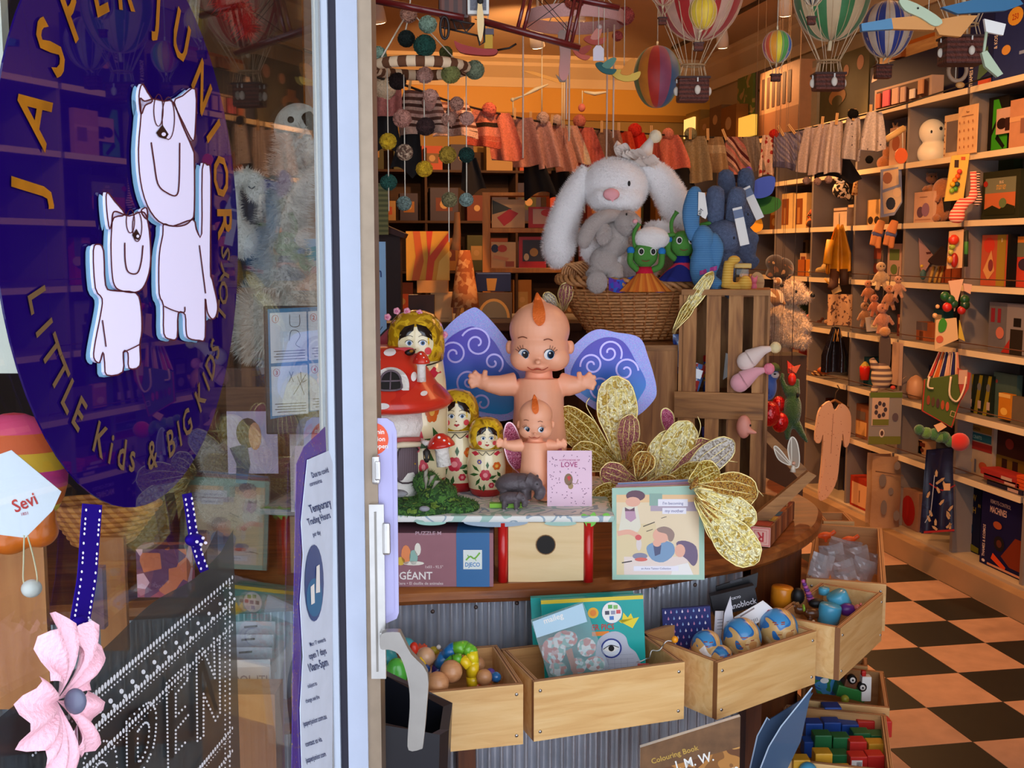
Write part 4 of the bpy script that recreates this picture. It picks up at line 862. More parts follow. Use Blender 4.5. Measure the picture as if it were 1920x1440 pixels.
gbf('upright gold glitter butterfly with its tallest wing against the blue fairy wing',1165,860,2.93,[((1165,870),(1152,708),36,1,0,10),((1160,872),(1042,768),30,0,0,-12),((1158,880),(1072,838),26,0,-10,-25),((1172,872),(1178,775),20,3,-8,-20),((1172,880),(1208,830),20,2,-10,-20)],[[(1150,850),(1115,790),(1098,760),(1104,745)]])
gbf('gold and rose glitter butterfly lying low behind the spotted pink book',1170,930,2.80,[((1200,915),(1108,935),24,0,0,-18),((1195,905),(1125,880),22,3,0,-12),((1205,915),(1270,905),20,2,-6,-16),((1195,900),(1215,850),20,2,5,10)])
gbf('pale gold glitter butterfly with two round wings beside the wooden rack',1230,900,2.86,[((1205,905),(1265,812),26,1,0,6),((1230,905),(1292,792),30,1,-8,0),((1240,905),(1330,828),24,3,-4,0),((1262,905),(1372,826),26,4,-12,-10),((1235,905),(1330,880),26,0,-16,-26)],[[(1300,835),(1310,800),(1304,780)],[(1350,860),(1380,865)]])
gbf('large amber gold glitter butterfly spilling over the counter edge behind the picture book',1340,960,2.60,[((1300,905),(1416,925),32,2,0,-14),((1300,915),(1412,975),26,1,-8,-22),((1305,940),(1412,1045),34,1,-14,-40),((1300,930),(1380,1020),26,2,-10,-30),((1290,905),(1345,880),26,0,0,-6)],[[(1380,895),(1405,905),(1428,928)]])
t=T('glitter_wings','tiny crimson glitter wing clip at the foot of the wooden rack','ornament',1253,815,d=2.98);b=t.b();b.poly(b.spl([(1250,812),(1240,790),(1240,770),(1250,766),(1262,778),(1262,800)],4,True),0,2,glit);b.stroke(b.spl([(1250,812),(1240,790),(1240,770),(1250,766),(1262,778),(1262,800),(1250,812)],4),2,-1,rim);t.solo(b)
t=T('gold_butterfly','slim gold glitter butterfly clipped to the side of the wicker basket','ornament',1290,600,d=3.28)
gwing(t,(1268,612),(1332,510),12,1);gwing(t,(1262,620),(1300,560),10,0,-6,-8);b=t.b();b.tube([(1262,-4,625),(1275,-4,600)],4,rim,6);t.part('body',b)
t=T('gold_butterfly','pale rose glitter wing peeping out left of the wicker basket','ornament',1045,560,d=3.46);gwing(t,(1050,580),(1020,550),10,4);gwing(t,(1056,585),(1062,530),13,3)
# ================================================================ wooden box, basket and its plush toys
rackm=M(('7a4a24','a8703a','c48c50'),.6,pat=('wood',5,'z'));rackh=M(('744a24','a06c38','b88048'),.6,pat=('wood',5,'x'))
t=T('wooden_box','tall plain wooden box carrying the wicker basket behind the blue wings','box',1190,900,p=atz(1200,948,CT));u0,v0,d0=proj(t.p);t=T('wooden_box',t.meta[0],'box',u0,v0,p=t.p)
BZ=(v0-652);b=t.b();b.box(1128,1266,0,170,v0-BZ,v0,rackm,mats=[rackm]*5+[rackh],bev=0);t.part('box_body',b)
b=t.b();b.box(1130,1264,-3,0,v0-BZ,v0-BZ+10,rackh);b.box(1130,1264,-3,0,v0-12,v0,rackh);t.part('edge_strip',b)
BD_=d0+.14;BXZ=t.p.z+BZ*t.k
# basket
wk=M('c98a52',.5,nz=(120,.35));wk2=M('a8642e',.5,nz=(120,.3))
pb=at(1192,650,BD_);t=T('wicker_basket','shallow brown wicker basket of soft toys on the tall wooden box','basket',1192,652,p=(pb.x,pb.y,BXZ+.002));BT=t
b=t.b();RY=.55
def brad(v):a=(652-v)/110;return 78+62*math.sin(min(1,a)*1.35)*1.02
for k in range(17):
    v=648-k*5.6;r=brad(v);P=[];n=84
    for j in range(n):a=2*math.pi*j/n;rr=r+2.6*math.sin(j*math.pi/1.5+k*math.pi);P.append((1192+rr*math.cos(a),rr*RY*math.sin(a),v+1.0*math.sin(a*2)-5*math.cos(a)*0))
    b.tube(P,2.7,wk,5,closed=True)
t.part('woven_side',b)
b=t.b()
for j in range(34):a=2*math.pi*j/34;b.tube([(1192+brad(v)*math.cos(a),brad(v)*RY*math.sin(a),v)for v in(650,625,600,575,552)],3,wk2,5)
t.part('stakes',b,kind='stuff')
b=t.b()
for s_ in range(3):
    P=[]
    for j in range(120):a=2*math.pi*j/120;w_=a*15+s_*2.094;rr=143+7*math.cos(w_);P.append((1192+rr*math.cos(a),rr*RY*math.sin(a),548+7*math.sin(w_)+8*math.cos(a)))
    b.tube(P,4.4,wk,6,closed=True)
t.part('braided_rim',b)
b=t.b()
for k in range(7):b.tube([(p[0],-20+k*3,p[1])for p in b.spl([(1060+k*3,552),(1052+k*5,530-k*2),(1060+k*7,512-k),(1078+k*9,522+k*2),(1100+k*8,545)],4)],2.6,wk,5)
t.part('handle',b)
b=B();b.lathe(0,0,[(72*t.k,0),(74*t.k,.004)],wk2,30,ry=RY);t.part('basket_base',b)
def inb(name,label,cat,u,v,dy,group=None):  # thing resting in the basket; dy = px behind the basket centre
    return T(name,label,cat,u,v,p=at(u,v,proj(BT.p)[2]+dy*BT.k),group=group)
wf=M('faf6f4',.95,sheen=.6,bump=(120,.6),spec=.1);gf=M('b3a69e',.95,sheen=.5,bump=(160,.6),spec=.1)
pinkn=M('f0a8ac',.7)
# white rabbit
t=inb('plush_rabbit','big white plush rabbit with a white cone party hat sitting in the basket','soft toy',1170,560,14)
b=t.b();b.blob([('e',1175,25,490,66,46,62),('t',[(1120,-10,448),(1108,-34,470),(1130,-48,490),(1160,-52,494)],[22,24,25,20]),('t',[(1212,-6,440),(1240,-30,440),(1238,-40,437)],[22,25,20]),('t',[(1130,0,520),(1112,-30,540)],[26,22])],.0042,wf);b.fuzz(16000,.008,.0007);t.part('body',b)
b=t.b();b.blob([('e',1150,-8,352,62,52,52),('e',1150,-36,376,50,30,30),('e',1128,-50,372,22,18,16),('e',1146,-56,370,20,16,14)],.0042,wf);b.fuzz(11000,.007,.0007);hd=t.part('head',b)
for pts,rr in(([(1100,-2,322),(1070,-16,375),(1052,-26,430),(1045,-34,470),(1046,-36,500)],[16,24,30,30,12]),([(1200,4,315),(1235,2,340),(1262,-2,385),(1282,-4,420),(1285,-6,440)],[18,27,30,26,12])):
    b=t.b();b.blob([('t',[tuple(p)for p in b.spl(pts,4)],[rr[min(4,i//4)]*(1-(i%4)/4)+rr[min(4,i//4+1)]*((i%4)/4)for i in range(17)])],.0042,wf,sm=5);b.fuzz(9000,.009,.0007);t.part('ear',b,None,hd)
b=t.b();b.push(Matrix.Translation((0,0,0)));b.ell(1138,-73,370,15,7,11,pinkn,12);b.face([(1127,368),(1150,368),(1140,384)],-78,pinkn);t.part('nose',b,'pink nose',hd)
b=t.b();b.ell(1171,-60,350,2.6,3,5,BLACK,10);b.ell(1114,-46,346,2.2,3,4,BLACK,10);t.part('eyes',b,None,hd)
t=inb('party_hat','white cone party hat with a pompom and tulle ruffle on the white rabbit','hat',1195,318,5)
hm_=M('f2ece4',.7);b=t.b();b.rot(24,1195,318);b.lathe(1195,0,[(26,318),(13,278),(3,248)],hm_,20);t.part('cone',b)
b=t.b();b.ell(1228,0,256,12,12,12,M('f0e6c8',.9),14);b.fuzz(900,.007,.0008);t.part('pompom',b)
tul=M('ead9cc',.7,sheen=.4);b=t.b()
for k in range(4):b.grid(lambda a,c,k=k:(1192+(12+30*c)*math.cos(a*6.283)+3*math.sin(a*50+k)*c,(12+30*c)*.6*math.sin(a*6.283)-26,296+k*5+16*math.cos(a*6.283)*(.5+c*.5)-8*c+(6*math.sin(a*56+k*2))*c),110,3,tul)
t.part('ruffle',b)
b=t.b();b.tube([(p[0],p[1],p[2])for p in b.spl([(1150,-20,300),(1105,-40,318),(1092,-30,350),(1096,-20,400)],5)],1.1,M('d8cfa0',.5),5);t.part('elastic',b)
# grey rabbit
t=inb('plush_rabbit','small grey brown plush rabbit leaning on the white rabbit in the basket','soft toy',1130,545,-50)
b=t.b();b.blob([('e',1150,-6,450,28,22,34),('e',1130,-14,490,26,22,26),('t',[(1128,-22,430),(1128,-40,448)],[14,15]),('e',1128,-34,440,16,10,22),('t',[(1124,-16,500),(1110,-30,520)],[15,17]),('e',1116,-44,528,20,12,21),('t',[(1150,-10,500),(1152,-26,524)],[17,14]),('e',1168,-8,462,12,12,10)],.0032,gf);b.fuzz(9000,.004,.0005);t.part('body',b)
b=t.b();b.blob([('e',1172,-20,420,24,22,24),('e',1182,-34,418,15,14,14)],.0032,gf);b.fuzz(3500,.004,.0005);hd=t.part('head',b)
b=t.b();b.blob([('t',[tuple(p)for p in b.spl([(1160,-12,405),(1130,-30,408),(1104,-36,428),(1090,-40,455),(1084,-40,462)],3)],[9,10,12,13,14,15,15,15,14,13,12,9,6])],.003,gf);b.fuzz(2600,.004,.0005);t.part('ear',b,None,hd)
b=t.b();b.ell(1184,-48,417,5,3,4,pinkn,8);t.part('nose',b,None,hd);b=t.b();b.ell(1169,-41,404,1.6,2,2.6,BLACK,8);t.part('eye',b,None,hd)
# green insect dolls
grn=cloth('4f8a3c');
def insect(label,X,dy,skirt,top,hat=None,spread=1):
    t=inb('insect_doll',label,'soft toy',1205,545,dy)
    def nb():b=t.b();b.push(X);return b
    b=nb();b.blob([('e',1208,-6,478,24,18,24),('t',[(1208,-4,498),(1208,-2,540)],[10,18])],.0028,grn,sm=2);t.part('body',b)
    for sg,pts in((-1,[(1194,-8,506),(1180,-14,492),(1180,-16,474)]),(1,[(1222,-8,506),(1236,-14,498),(1238,-16,476)])):
        b=nb();b.tube(b.spl(pts,4),6,grn,8);b.ell(pts[-1][0],pts[-1][1],pts[-1][2]-4,7.5,7,7.5,cloth('2c7ac0'),10);t.part('arm',b,'green arm with a blue hand')
    b=nb();b.tube(b.spl([(1190,-4,470),(1186,-8,440),(1196,-8,420)],4),[3.5]*8+[5],grn,6);t.part('antenna',b)
    b=nb();b.tube(b.spl([(1224,-4,466),(1236,-8,446),(1262,-8,440)],4),4,grn,6);t.part('antenna',b)
    for ex in(1199,1221):b=nb();b.ell(ex,-22,472,6,3,7,WHITE,10);b.ell(ex,-25,472,4,2,5,BLACK,8);t.part('eye',b)
    b=nb();b.line([(1200,488),(1207,490),(1214,488)],.7,M('8a2a1a',.5),lambda x,z:-25);t.part('mouth',b)
    b=nb();b.grid(lambda a,c:(1208+(14+34*c+3*c*math.sin(a*60))*math.cos(a*6.283),(12+20*c)*math.sin(a*6.283)-8,512+c*34),80,6,skirt);t.part('skirt',b)
    b=nb();b.lathe(1208,-4,[(13,500),(17,508),(16,516)],top,16);t.part('collar',b)
    if hat:b=nb();b.ell(1220,-4,448,34,22,22,M('efe9e4',.95,sheen=.4,bump=(120,.5)),16);b.fuzz(2500,.003,.0006);t.part('hat',b,'white floppy hat')
insect('green insect doll with a white floppy hat, red collar and orange skirt',Matrix.Identity(4),-86,M(('d8701c','e0842a','c85f18'),.85,pat=('radial',14)),cloth('c81c3a'),True)
insect('green insect doll with long feelers, blue and yellow skirt, in the basket',Matrix.Translation((54,0,-30))@SC(0,0,0,0,1.02)@Matrix.Translation((-8,0,0)),-66,M(('141c6a','1a2478','e8a02a','e06a1c','c42a4a'),.85,pat=('radial',5)),cloth('15206e'))
# the blue patterned skirt hem and pink bow
t=inb('patterned_scarf','violet and blue patterned cloth spilling over the front of the basket','cloth',1190,540,-76);b=t.b();b.grid(lambda a,c:(1140+110*a,-14-8*math.sin(a*12)-6*c,520+24*c+4*math.sin(a*9)),30,5,M(('3a2a8c','5a3ab0','2a5ab8','6a2a7c'),.85,pat=('cells',90)));t.solo(b)
# ---- wooden rack beside the basket
t=T('wooden_rack','slatted brown wooden crate rack standing on the counter right of the basket','rack',1340,870,p=atz(1340,956,CT));u0,v0,d0=proj(t.p);t=T('wooden_rack',t.meta[0],'rack',u0,v0,p=t.p,rz=-12)
dl=(1340-u0)
def sl(x0,x1,y0,y1,z0,z1,m=rackm,nm='slat'):b=t.b();b.box(x0,x1,y0,y1,z0,z1,m);t.part(nm,b)
sl(1272,1432,-8,140,552,562,rackh,'top_board')
for x in(1274,1318,1358,1402):sl(x,x+26,0,10,562,v0)
sl(1262,1424,-6,4,738,786,rackh,'rail');sl(1422,1432,0,140,562,v0,rackm,'side_board');sl(1268,1276,0,140,562,v0,rackm,'side_board');sl(1272,1430,10,138,745,752,rackh,'shelf');sl(1276,1422,130,138,570,v0-5,rackm,'back_board')
# sloping front tray of the rack
t=T('wooden_tray','sloping open wooden tray running down to the counter edge in front of the rack','tray',1440,990,p=atz(1440,985,CT),rz=38)
def diag(p,q,th,y0,y1,nm):
    b=t.b();a=Vector(q)-Vector(p);n_=Vector((-a.y,a.x)).normalized()*th;b.poly([p,q,(q[0]-n_.x,q[1]-n_.y),(p[0]-n_.x,p[1]-n_.y)],y0,y1,rackm);t.part(nm,b)
b=t.b();b.poly([(1395,985),(1470,985),(1470,960),(1395,930)],150,158,rackm);t.part('back_panel',b)
b=t.b();b.box(1395,1400,0,150,930,985,rackm);t.part('side_board',b);b=t.b();b.box(1466,1471,-20,150,940,985,rackm);t.part('side_board',b);b=t.b();b.box(1400,1466,0,150,980,985,rackh);t.part('base_board',b)
t=T('wooden_brace','diagonal wooden board sloping from the rack down to the right, upper of two','board',1450,880,d=3.3);b=t.b();b.poly([(1395,784),(1404,778),(1512,878),(1515,896),(1500,900)],0,14,rackh);t.solo(b)
t=T('wooden_brace','diagonal wooden board rising from the counter edge to the right, lower of two','board',1460,930,d=2.96);b=t.b();b.poly([(1414,968),(1514,884),(1530,892),(1440,980),(1420,984)],0,12,rackh);t.solo(b)
# things in the rack
def pouch(label,u,v,w,h,cols,d,lean=0,name='packet',z=None):
    t=T(name,label,'packet',u,v,d=d);b=t.b();b.rot(lean,u,v);b.grid(lambda a,c:(u-w/2+w*a,-9*math.sin(math.pi*a)*math.sin(math.pi*c),v-h+h*c),8,10,M(cols,.25,pat=('cells',70),coat=.5),th=6);b.rect(u-w*.3,u+w*.3,v-h*.85,v-h*.6,-10,M('eef0f4',.4));b.disc(u,v-h*.3,w*.25,w*.25,-10,M('c8302a',.4));t.solo(b)
rkd=d0
pouch('blue glossy toy pouch with a round red seal, leftmost in the wooden rack',1283,700,34,74,('2a5ab0','6f9ad8','1c3a86'),rkd+.03,-4);pouch('crumpled red and silver toy pouch leaning in the wooden rack',1290,745,30,66,('c8c4c8','b03a34','5a7ab0'),rkd+.01,18)
t=T('tube_packet','small blue and red upright tube with yellow figures in the wooden rack','packet',1328,740,d=rkd+.04);b=t.b();b.lathe(1328,0,[(10,739),(10,678),(11,676)],M(('1c3f9c','2452b4','e0b030','2452b4'),.3,pat=('blot',40)),16);b.lathe(1328,0,[(11,678),(11,668),(9,666)],RED,16);t.solo(b)
t=T('paper_tag','white paper tag card tucked behind a rack slat','card',1366,708,d=rkd+.06);b=t.b();b.poly([(1356,712),(1374,700),(1378,668),(1360,662)],0,3,WHITE);t.solo(b)
t=T('small_pouch','small dark purple pouch low in the wooden rack','packet',1331,822,d=rkd+.04);b=t.b();b.box(1316,1348,0,12,800,848,M(('2a1c5a','43308a'),.4,pat=('cells',60)),bev=3);t.solo(b)
t=T('toy_jar','clear jar with a yellow lid on top of the wooden rack','jar',1388,551,d=3.36);b=t.b();b.box(1377,1406,0,26,502,550,glass_mat('f2e8c8',1.4),bev=3);t.part('jar',b);b=t.b();b.box(1375,1408,-2,28,494,503,M('d8b45a',.4),bev=2);t.part('lid',b);b=t.b();b.box(1381,1402,6,20,520,548,M('c9a46a',.8));t.part('filling',b)
t=T('toy_pig','tiny pink toy pig on the right end of the rack top','toy animal',1413,551,d=3.34);b=t.b();b.blob([('e',1413,0,538,6,6,9),('e',1413,-2,526,6,6,6),('e',1409,-1,520,2,2,4),('e',1418,-1,520,2,2,4),('e',1409,-5,547,3,4,4),('e',1418,-5,547,3,4,4)],.0015,M('e2748c',.6));t.solo(b)
t=T('wooden_disc','round wooden disc standing behind the tiny pig','ornament',1421,548,d=3.38);b=t.b();b.disc(1419,530,14,20,0,PINE,5);t.solo(b)
# knitted giraffe and rabbits
def knitrabbit(label,u,v,s,col,d,tag=None,ang=0,tilt=0,paw=True):
    t=T('knitted_rabbit',label,'soft toy',u,v,d=d);km=knit(col)
    def nb():b=t.b();b.push(Matrix.Translation((u,0,v))@Matrix.Scale(s,4)@Matrix.Rotation(math.radians(ang),4,'Y'));return b
    b=nb();b.blob([('e',0,0,-42,34,28,42),('t',[(-14,0,-14),(-16,-6,0)],[14,14]),('t',[(16,0,-14),(22,-14,-4)],[14,15]),('e',27,-8,-52,10,9,13),('e',-27,-8,-52,10,9,13)],.004,km,sm=3);t.part('body',b)
    b=nb();b.ell(0,-2,-98,36,30,31,km,22);hd=t.part('head',b)
    for sx in(-17,17):b=nb();b.tube([(sx*.8,0,-118),(sx,0,-140),(sx*1.1,0,-165),(sx*1.1,0,-180),(sx*1.1,0,-186)],[12,16,17,14,6],km,16,flat=.75);t.part('ear',b,None,hd)
    b=nb();b.ell(-13,-29,-98,2,1.5,3,BLACK,8);b.ell(13,-29,-98,2,1.5,3,BLACK,8);t.part('eyes',b,None,hd)
    if tag:b=nb();b.rot(tag,20,-120);b.box(14,30,-34,-33,-150,-85,WHITE);b.box(14,30,-34.6,-34.2,-146,-132,M('6a7a9a',.5));t.part('tag',b)
    return t
knitrabbit('front dark blue knitted rabbit with a white strip label on the rack',1348,552,1.08,'6a7896',3.40,-16,-3)
knitrabbit('taller dark blue knitted rabbit behind the other one on the rack',1388,500,.98,'62708e',3.52,-22,4)
t=T('corduroy_rabbit','mid blue ribbed corduroy rabbit with long ears right of the insect dolls','soft toy',1312,540,d=3.34)
cord=M(('5a8ebc','3f74a4'),.85,pat=('stripez',190),bump=(90,.3));b=t.b();b.blob([('e',1318,0,500,26,22,46),('t',[(1330,-14,530),(1346,-24,540)],[16,14]),('e',1316,-2,452,22,20,30)],.0035,cord);t.part('body',b)
b=t.b();b.tube(b.spl([(1300,0,450),(1293,-2,410),(1298,0,372),(1304,2,352)],4),[10,12,14,15,16,17,17,16,15,14,12,9,4],cord,12,flat=.6);t.part('ear',b);b=t.b();b.tube(b.spl([(1330,-4,440),(1340,-10,470),(1338,-12,510)],4),[9,12,14,15,14,12,9,6,3],cord,12,flat=.6);t.part('ear',b)
b=t.b();b.poly([(1304,362),(1316,364),(1322,402),(1318,412),(1304,404)],-14,-13,WHITE);b.text('Jelly',1310,400,9,INK,-14.5,'c',1,75);t.part('tag',b)
t=T('corduroy_rabbit','pale teal plush ear tip showing behind the white rabbit','soft toy',1253,470,d=3.68);b=t.b();b.tube([(1248,0,430),(1252,0,380),(1250,0,352),(1248,0,344)],[10,14,12,4],plush('7f9ca0'),12);b.ell(1250,10,470,30,24,50,plush('7f9ca0'));t.solo(b)
t=T('picture_book','red book edge showing between the white rabbit and the blue ribbed rabbit','book',1272,440,d=3.62);b=t.b();b.poly([(1262,358),(1268,358),(1282,404),(1282,470),(1262,470)],0,5,RED,M('3a2a5a'));t.solo(b)
t=T('yellow_giraffe','small yellow ribbed toy giraffe lying between the blue rabbits and the jar','soft toy',1375,548,d=3.3);b=t.b();b.blob([('t',[(1362,0,540),(1364,-2,505),(1366,-4,490)],[11,10,10]),('e',1374,-6,487,12,8,8),('e',1396,-4,532,13,12,16),('e',1378,0,538,16,10,9)],.0025,M(('d8a43a','e2b654'),.85,pat=('stripez',130)));t.solo(b)
t=T('striped_bow','magenta ribbon bow at the right edge of the basket','ribbon',1328,512,d=3.3);b=t.b();b.grid(lambda a,c:(1312+32*a,-3*math.sin(a*9),508-10*a+8*c),10,2,M('b23a8c',.5));t.solo(b)
# pointed pink hats at the rack's right side (little hanging gnomes)
def gnome(label,u,v,c,c2,sx=1):
    t=T('plush_gnome',label,'soft toy',u,v,d=3.24);b=t.b();b.blob([('t',[(u,0,v),(u+24*sx,-4,v-16),(u+42*sx,-6,v-20)],[18,9,4]),('e',u-6,4,v+6,18,16,18)],.0022,M(c,.9,sheen=.4));t.part('body',b);b=t.b();b.ell(u+46*sx,-6,v-21,10.5,10,10.5,M(c2,.9));b.fuzz(900,.004,.0006);t.part('pompom',b)
gnome('pale cream pointed hat toy with a cream pompom beside the rack',1406,672,'ecd6cc','f0dca8');gnome('pink pointed hat toy with a pink pompom below the cream one',1394,712,'eea8b2','f08a9e')
t=T('rubber_toy','peach rubber head with a pointed beak low on the rack','toy',1400,825,d=3.22);b=t.b();b.blob([('e',1394,0,800,14,14,22),('t',[(1400,-8,806),(1416,-12,810)],[7,2])],.0018,M('e89a86',.5));t.part('head',b);b=t.b();b.ell(1404,-12,796,1.6,1.6,2.4,BLACK,6);t.part('eye',b)
# fairy on the tray
t=T('fairy_figure','tiny winged fairy figure with white filigree wings at the right end of the tray','figurine',1488,882,d=3.1);fw_=M('e4dcc8',.4)
for q in([(1484,872),(1476,842),(1482,820),(1492,828),(1498,856),(1496,876)],[(1482,872),(1460,862),(1450,840),(1456,838),(1472,856)]):b=t.b();P=b.spl(q,4,True);b.poly(P,0,1,M('b8a892',.4,alpha=.55));b.stroke(P+[P[0]],2,-.5,fw_);b.stroke(b.spl([q[0],((q[0][0]+q[2][0])/2,(q[0][1]+q[2][1])/2),q[2]],4),1.4,-.5,fw_);t.part('wing',b)
b=t.b();b.tube([(1486,-2,884),(1487,-3,872)],[6,2.5],M('efe2cc',.6),8);b.ell(1487,-3,868,3.4,3,3.4,M('e2a88a',.5),8);t.part('body',b)
# ================================================================ contents of the crates
def P3(name,label,cat,u,v,key,fy,z=.79,group=None):
    C_,ang,x0,x1,dp,z0,z1=DR[key];y=C_.y+dp*fy;return T(name,label,cat,u,v,p=aty(u,v,y),group=group)
wb=M(('c08454','d29a6c'),.4,pat=('wood',9,'x'),coat=.2)
def ball(label,u,v,r,key,fy,m,name='wooden_ball',cat='ball',group=None):
    t=P3(name,label,cat,u,v,key,fy,group=group);b=t.b();b.ell(u,0,v,r,r,r,m,26);t.solo(b)
ball('large plain wooden ball in front of the rainbow twist toy',846,1259,21,'a',.3,wb);ball('wooden ball at the very front rim of the first crate',820,1282,22,'a',.18,wb);ball('wooden ball right of the yellow tube end',908,1270,15,'a',.35,wb);ball('wooden ball in the back behind the yellow tube',896,1246,14,'a',.75,wb);ball('small plain wooden ball low between the blue ones',806,1262,14,'a',.6,wb)
ball('egg shaped natural wooden ball with a yellow end peg',798,1232,18,'a',.6,M('dfae84',.35,coat=.3))
ball('glossy blue wooden ball at the right end of the first crate',930,1270,10,'a',.4,M('1f6aa8',.25,coat=.6),cat='ball');ball('violet wooden ball behind the glossy blue one',920,1262,9,'a',.6,M('6a4aa0',.3));ball('turquoise wooden ball behind the door handle',762,1213,17,'a',.8,M('3fa0a8',.35));ball('teal green wooden ball under the door handle top',722,1238,24,'a',.55,M('2f8f92',.35));
ball('dark blue ball tucked under the egg shaped one',799,1254,8,'a',.45,M('1c4a8a',.3))
t=P3('toy_frog','green painted wooden toy animal with a darker belly behind the handle','toy animal',742,1265,'a',.3);b=t.b();b.ell(744,0,1262,22,20,28,M('4fae3e',.3,coat=.4),22);b.ell(738,-4,1274,16,18,18,M('2c7f38',.3,coat=.4),18);t.part('body',b);b=t.b();b.box(714,730,-6,6,1251,1261,M('efc01c',.3),bev=1);t.part('snout',b)
t=P3('purple_caterpillar','purple beaded wooden toy low behind the handle','toy',716,1285,'a',.3);b=t.b();[b.ell(x,0,z_,r,r,r,M('5a3a9c',.3,coat=.4),12)for x,z_,r in((722,1266,9),(712,1284,9),(724,1286,8),(704,1290,8))];b.ell(728,-4,1272,3,3,3,WHITE,8);t.solo(b)
t=P3('toy_bead','yellow and red wooden peg bead beside the egg shaped ball','bead',788,1240,'a',.4);b=t.b();b.tube([(784,-6,1234),(794,-10,1246)],8,M('eec81c',.3),14);t.part('peg',b);b=t.b();b.ell(776,6,1218,9,9,12,M('c8301c',.3),12);t.part('bead',b)
t=P3('crown_bead','orange toothed wooden crown bead at the back of the first crate','bead',790,1216,'a',.85);b=t.b();b.lathe(790,0,[(9,1222),(10,1213),(8,1211)],M('e2552a',.4),12);[b.ell(790+9*math.cos(a),9*math.sin(a),1212,2.6,2.6,3,M('e2552a',.4),6)for a in(0,1,2,3,4,5)];t.solo(b)
t=P3('toy_bead','small olive wooden bead topped by a white knob, behind the orange crown','bead',818,1220,'a',.9);b=t.b();b.ell(814,0,1220,10,9,8,M('b8a02c',.3),12);b.ell(823,-4,1212,4.5,4.5,4.5,WHITE,10);t.solo(b)
t=P3('twist_tube_toy','arched segmented tube toy in blue, green, yellow and orange','toy',880,1280,'a',.5);pts=[(816,4,1272),(824,2,1250),(836,0,1230),(852,-2,1216),(872,-3,1213),(884,-6,1220),(886,-12,1238),(887,-14,1262),(888,-14,1280),(902,-10,1284),(914,-6,1290)]
cs=['2a1a6a','1f6fae','1f6fae','6ab42e','6ab42e','e8d21c','efc91c','efc91c','e2541c','e2541c']
for k in range(10):b=t.b();b.tube([pts[k],pts[k+1]],[12.6,12.6],M(cs[k],.3,coat=.4),12);b.ell(*pts[k+1],12.4,12.4,12.4,M(cs[k],.3,coat=.4),12);t.part('segment',b)
t=P3('twist_tube_toy','shorter green and yellow segmented tube arch in front of the tall one','toy',870,1262,'a',.35);pts=[(838,4,1248),(850,0,1236),(866,0,1234),(880,-4,1248)]
for k in range(3):b=t.b();b.tube([pts[k],pts[k+1]],9,M(['4f9a24','5aa828','efc91c'][k],.3,coat=.4),12);t.part('segment',b)
# crate b: teal picture set
C_,ang,x0,x1,dp,z0,z1=DR['b']
teal=M('17a39c',.35,nz=(14,.08));yel=M('e2c838',.4)
def pics(b):
    b.rect(1022,1212,1124,1285,-.4,teal);b.rect(1022,1212,1122,1129,-.7,yel);b.disc(1118,1150,10,10,-.8,M('eab02c',.4));b.disc(1118,1150,6,6,-1,M('e8862c',.4));b.disc(1153,1151,19,20,-.8,WHITE);b.stroke(b.oval(1153,1151,19,20,24)+[(1172,1151)],1,-1,M('3f8fae',.5))
    for(x,z_,c)in((1150,1140,'5aae5a'),(1144,1151,'4a4a5a'),(1155,1151,'9a9ab0'),(1165,1150,'d85a5a'),(1152,1161,'4a7ac0'),(1160,1141,'8abf6a')):b.rect(x-4,x+4,z_-3.5,z_+3.5,-1.2,M(c,.4))
    b.face([(1163,1166),(1170,1172),(1174,1152),(1182,1162),(1188,1154),(1192,1164),(1203,1162),(1190,1182)],-.8,M('ecd32c',.4));b.text('ER PICS',1114,1182,15,M('c8302c',.4),-1,'l',.85);b.rect(1114,1146,1185,1193,-.8,M('e8862c',.4))
    gm=M('b9bcc8',.4);b.face(b.spl([(1124,1258),(1122,1210),(1135,1192),(1158,1186),(1176,1196),(1182,1215),(1196,1230),(1198,1258)],4,True),-.9,gm);b.disc(1149,1217,17,17,-1.2,M('dfe4ec',.4));q=b.oval(1149,1217,18,17,24);b.stroke(q+[q[0]],3,-1.4,M('2a3a86',.4));b.face(b.spl([(1134,1218),(1148,1211),(1163,1216),(1150,1224)],4,True),-1.5,WHITE);b.stroke(b.spl([(1134,1218),(1148,1211),(1163,1216)],4),1.4,-1.7,BLACK);b.disc(1149,1217,5.5,5.5,-1.8,BLACK)
    for k in range(5):b.stroke([(1124,1230+k*8),(1190,1230+k*8)],.5,-1.3,M('8f94a6',.5));b.stroke([(1130+k*12,1236),(1130+k*12,1272)],.5,-1.3,M('8f94a6',.5))
t=P3('picture_set_box','teal picture set box with yellow top edge and crown, front of its pair','box',1115,1285,'b',.62);b=t.b();b.rot(-3,1115,1285);b.box(1022,1212,0,14,1123,1286,yel,mats=[teal,teal,yel,teal,teal,yel]);t.part('box_body',b);b=t.b();b.rot(-3,1115,1285);pics(b);t.part('front_print',b)
t=P3('picture_set_box','second teal picture set box just behind the first, only its left edge showing','box',1105,1285,'b',.78);b=t.b();b.rot(-3,1115,1285);b.box(1003,1195,3,16,1118,1286,yel,mats=[teal,teal,yel,teal,teal,yel]);t.solo(b)
t=P3('cellophane_packet','clear cellophane packet of pastel paper shapes with a pale blue header, in the second crate','packet',1080,1275,'b',.3)
b=t.b();b.poly([(995,1164),(1092,1130),(1147,1262),(1030,1274)],0,3,glass_mat('f2f6f8',1.45,'e4eef2',.12));t.part('wrapper',b)
b=t.b();b.face([(998,1166),(1091,1132),(1100,1166),(1006,1196)],-1,M('b4d4e4',.4));b.text('maileg',1020,1170,15,WHITE,-1.5,'l',1,18);t.part('header_card',b)
b=t.b();rnd=random.Random(4)
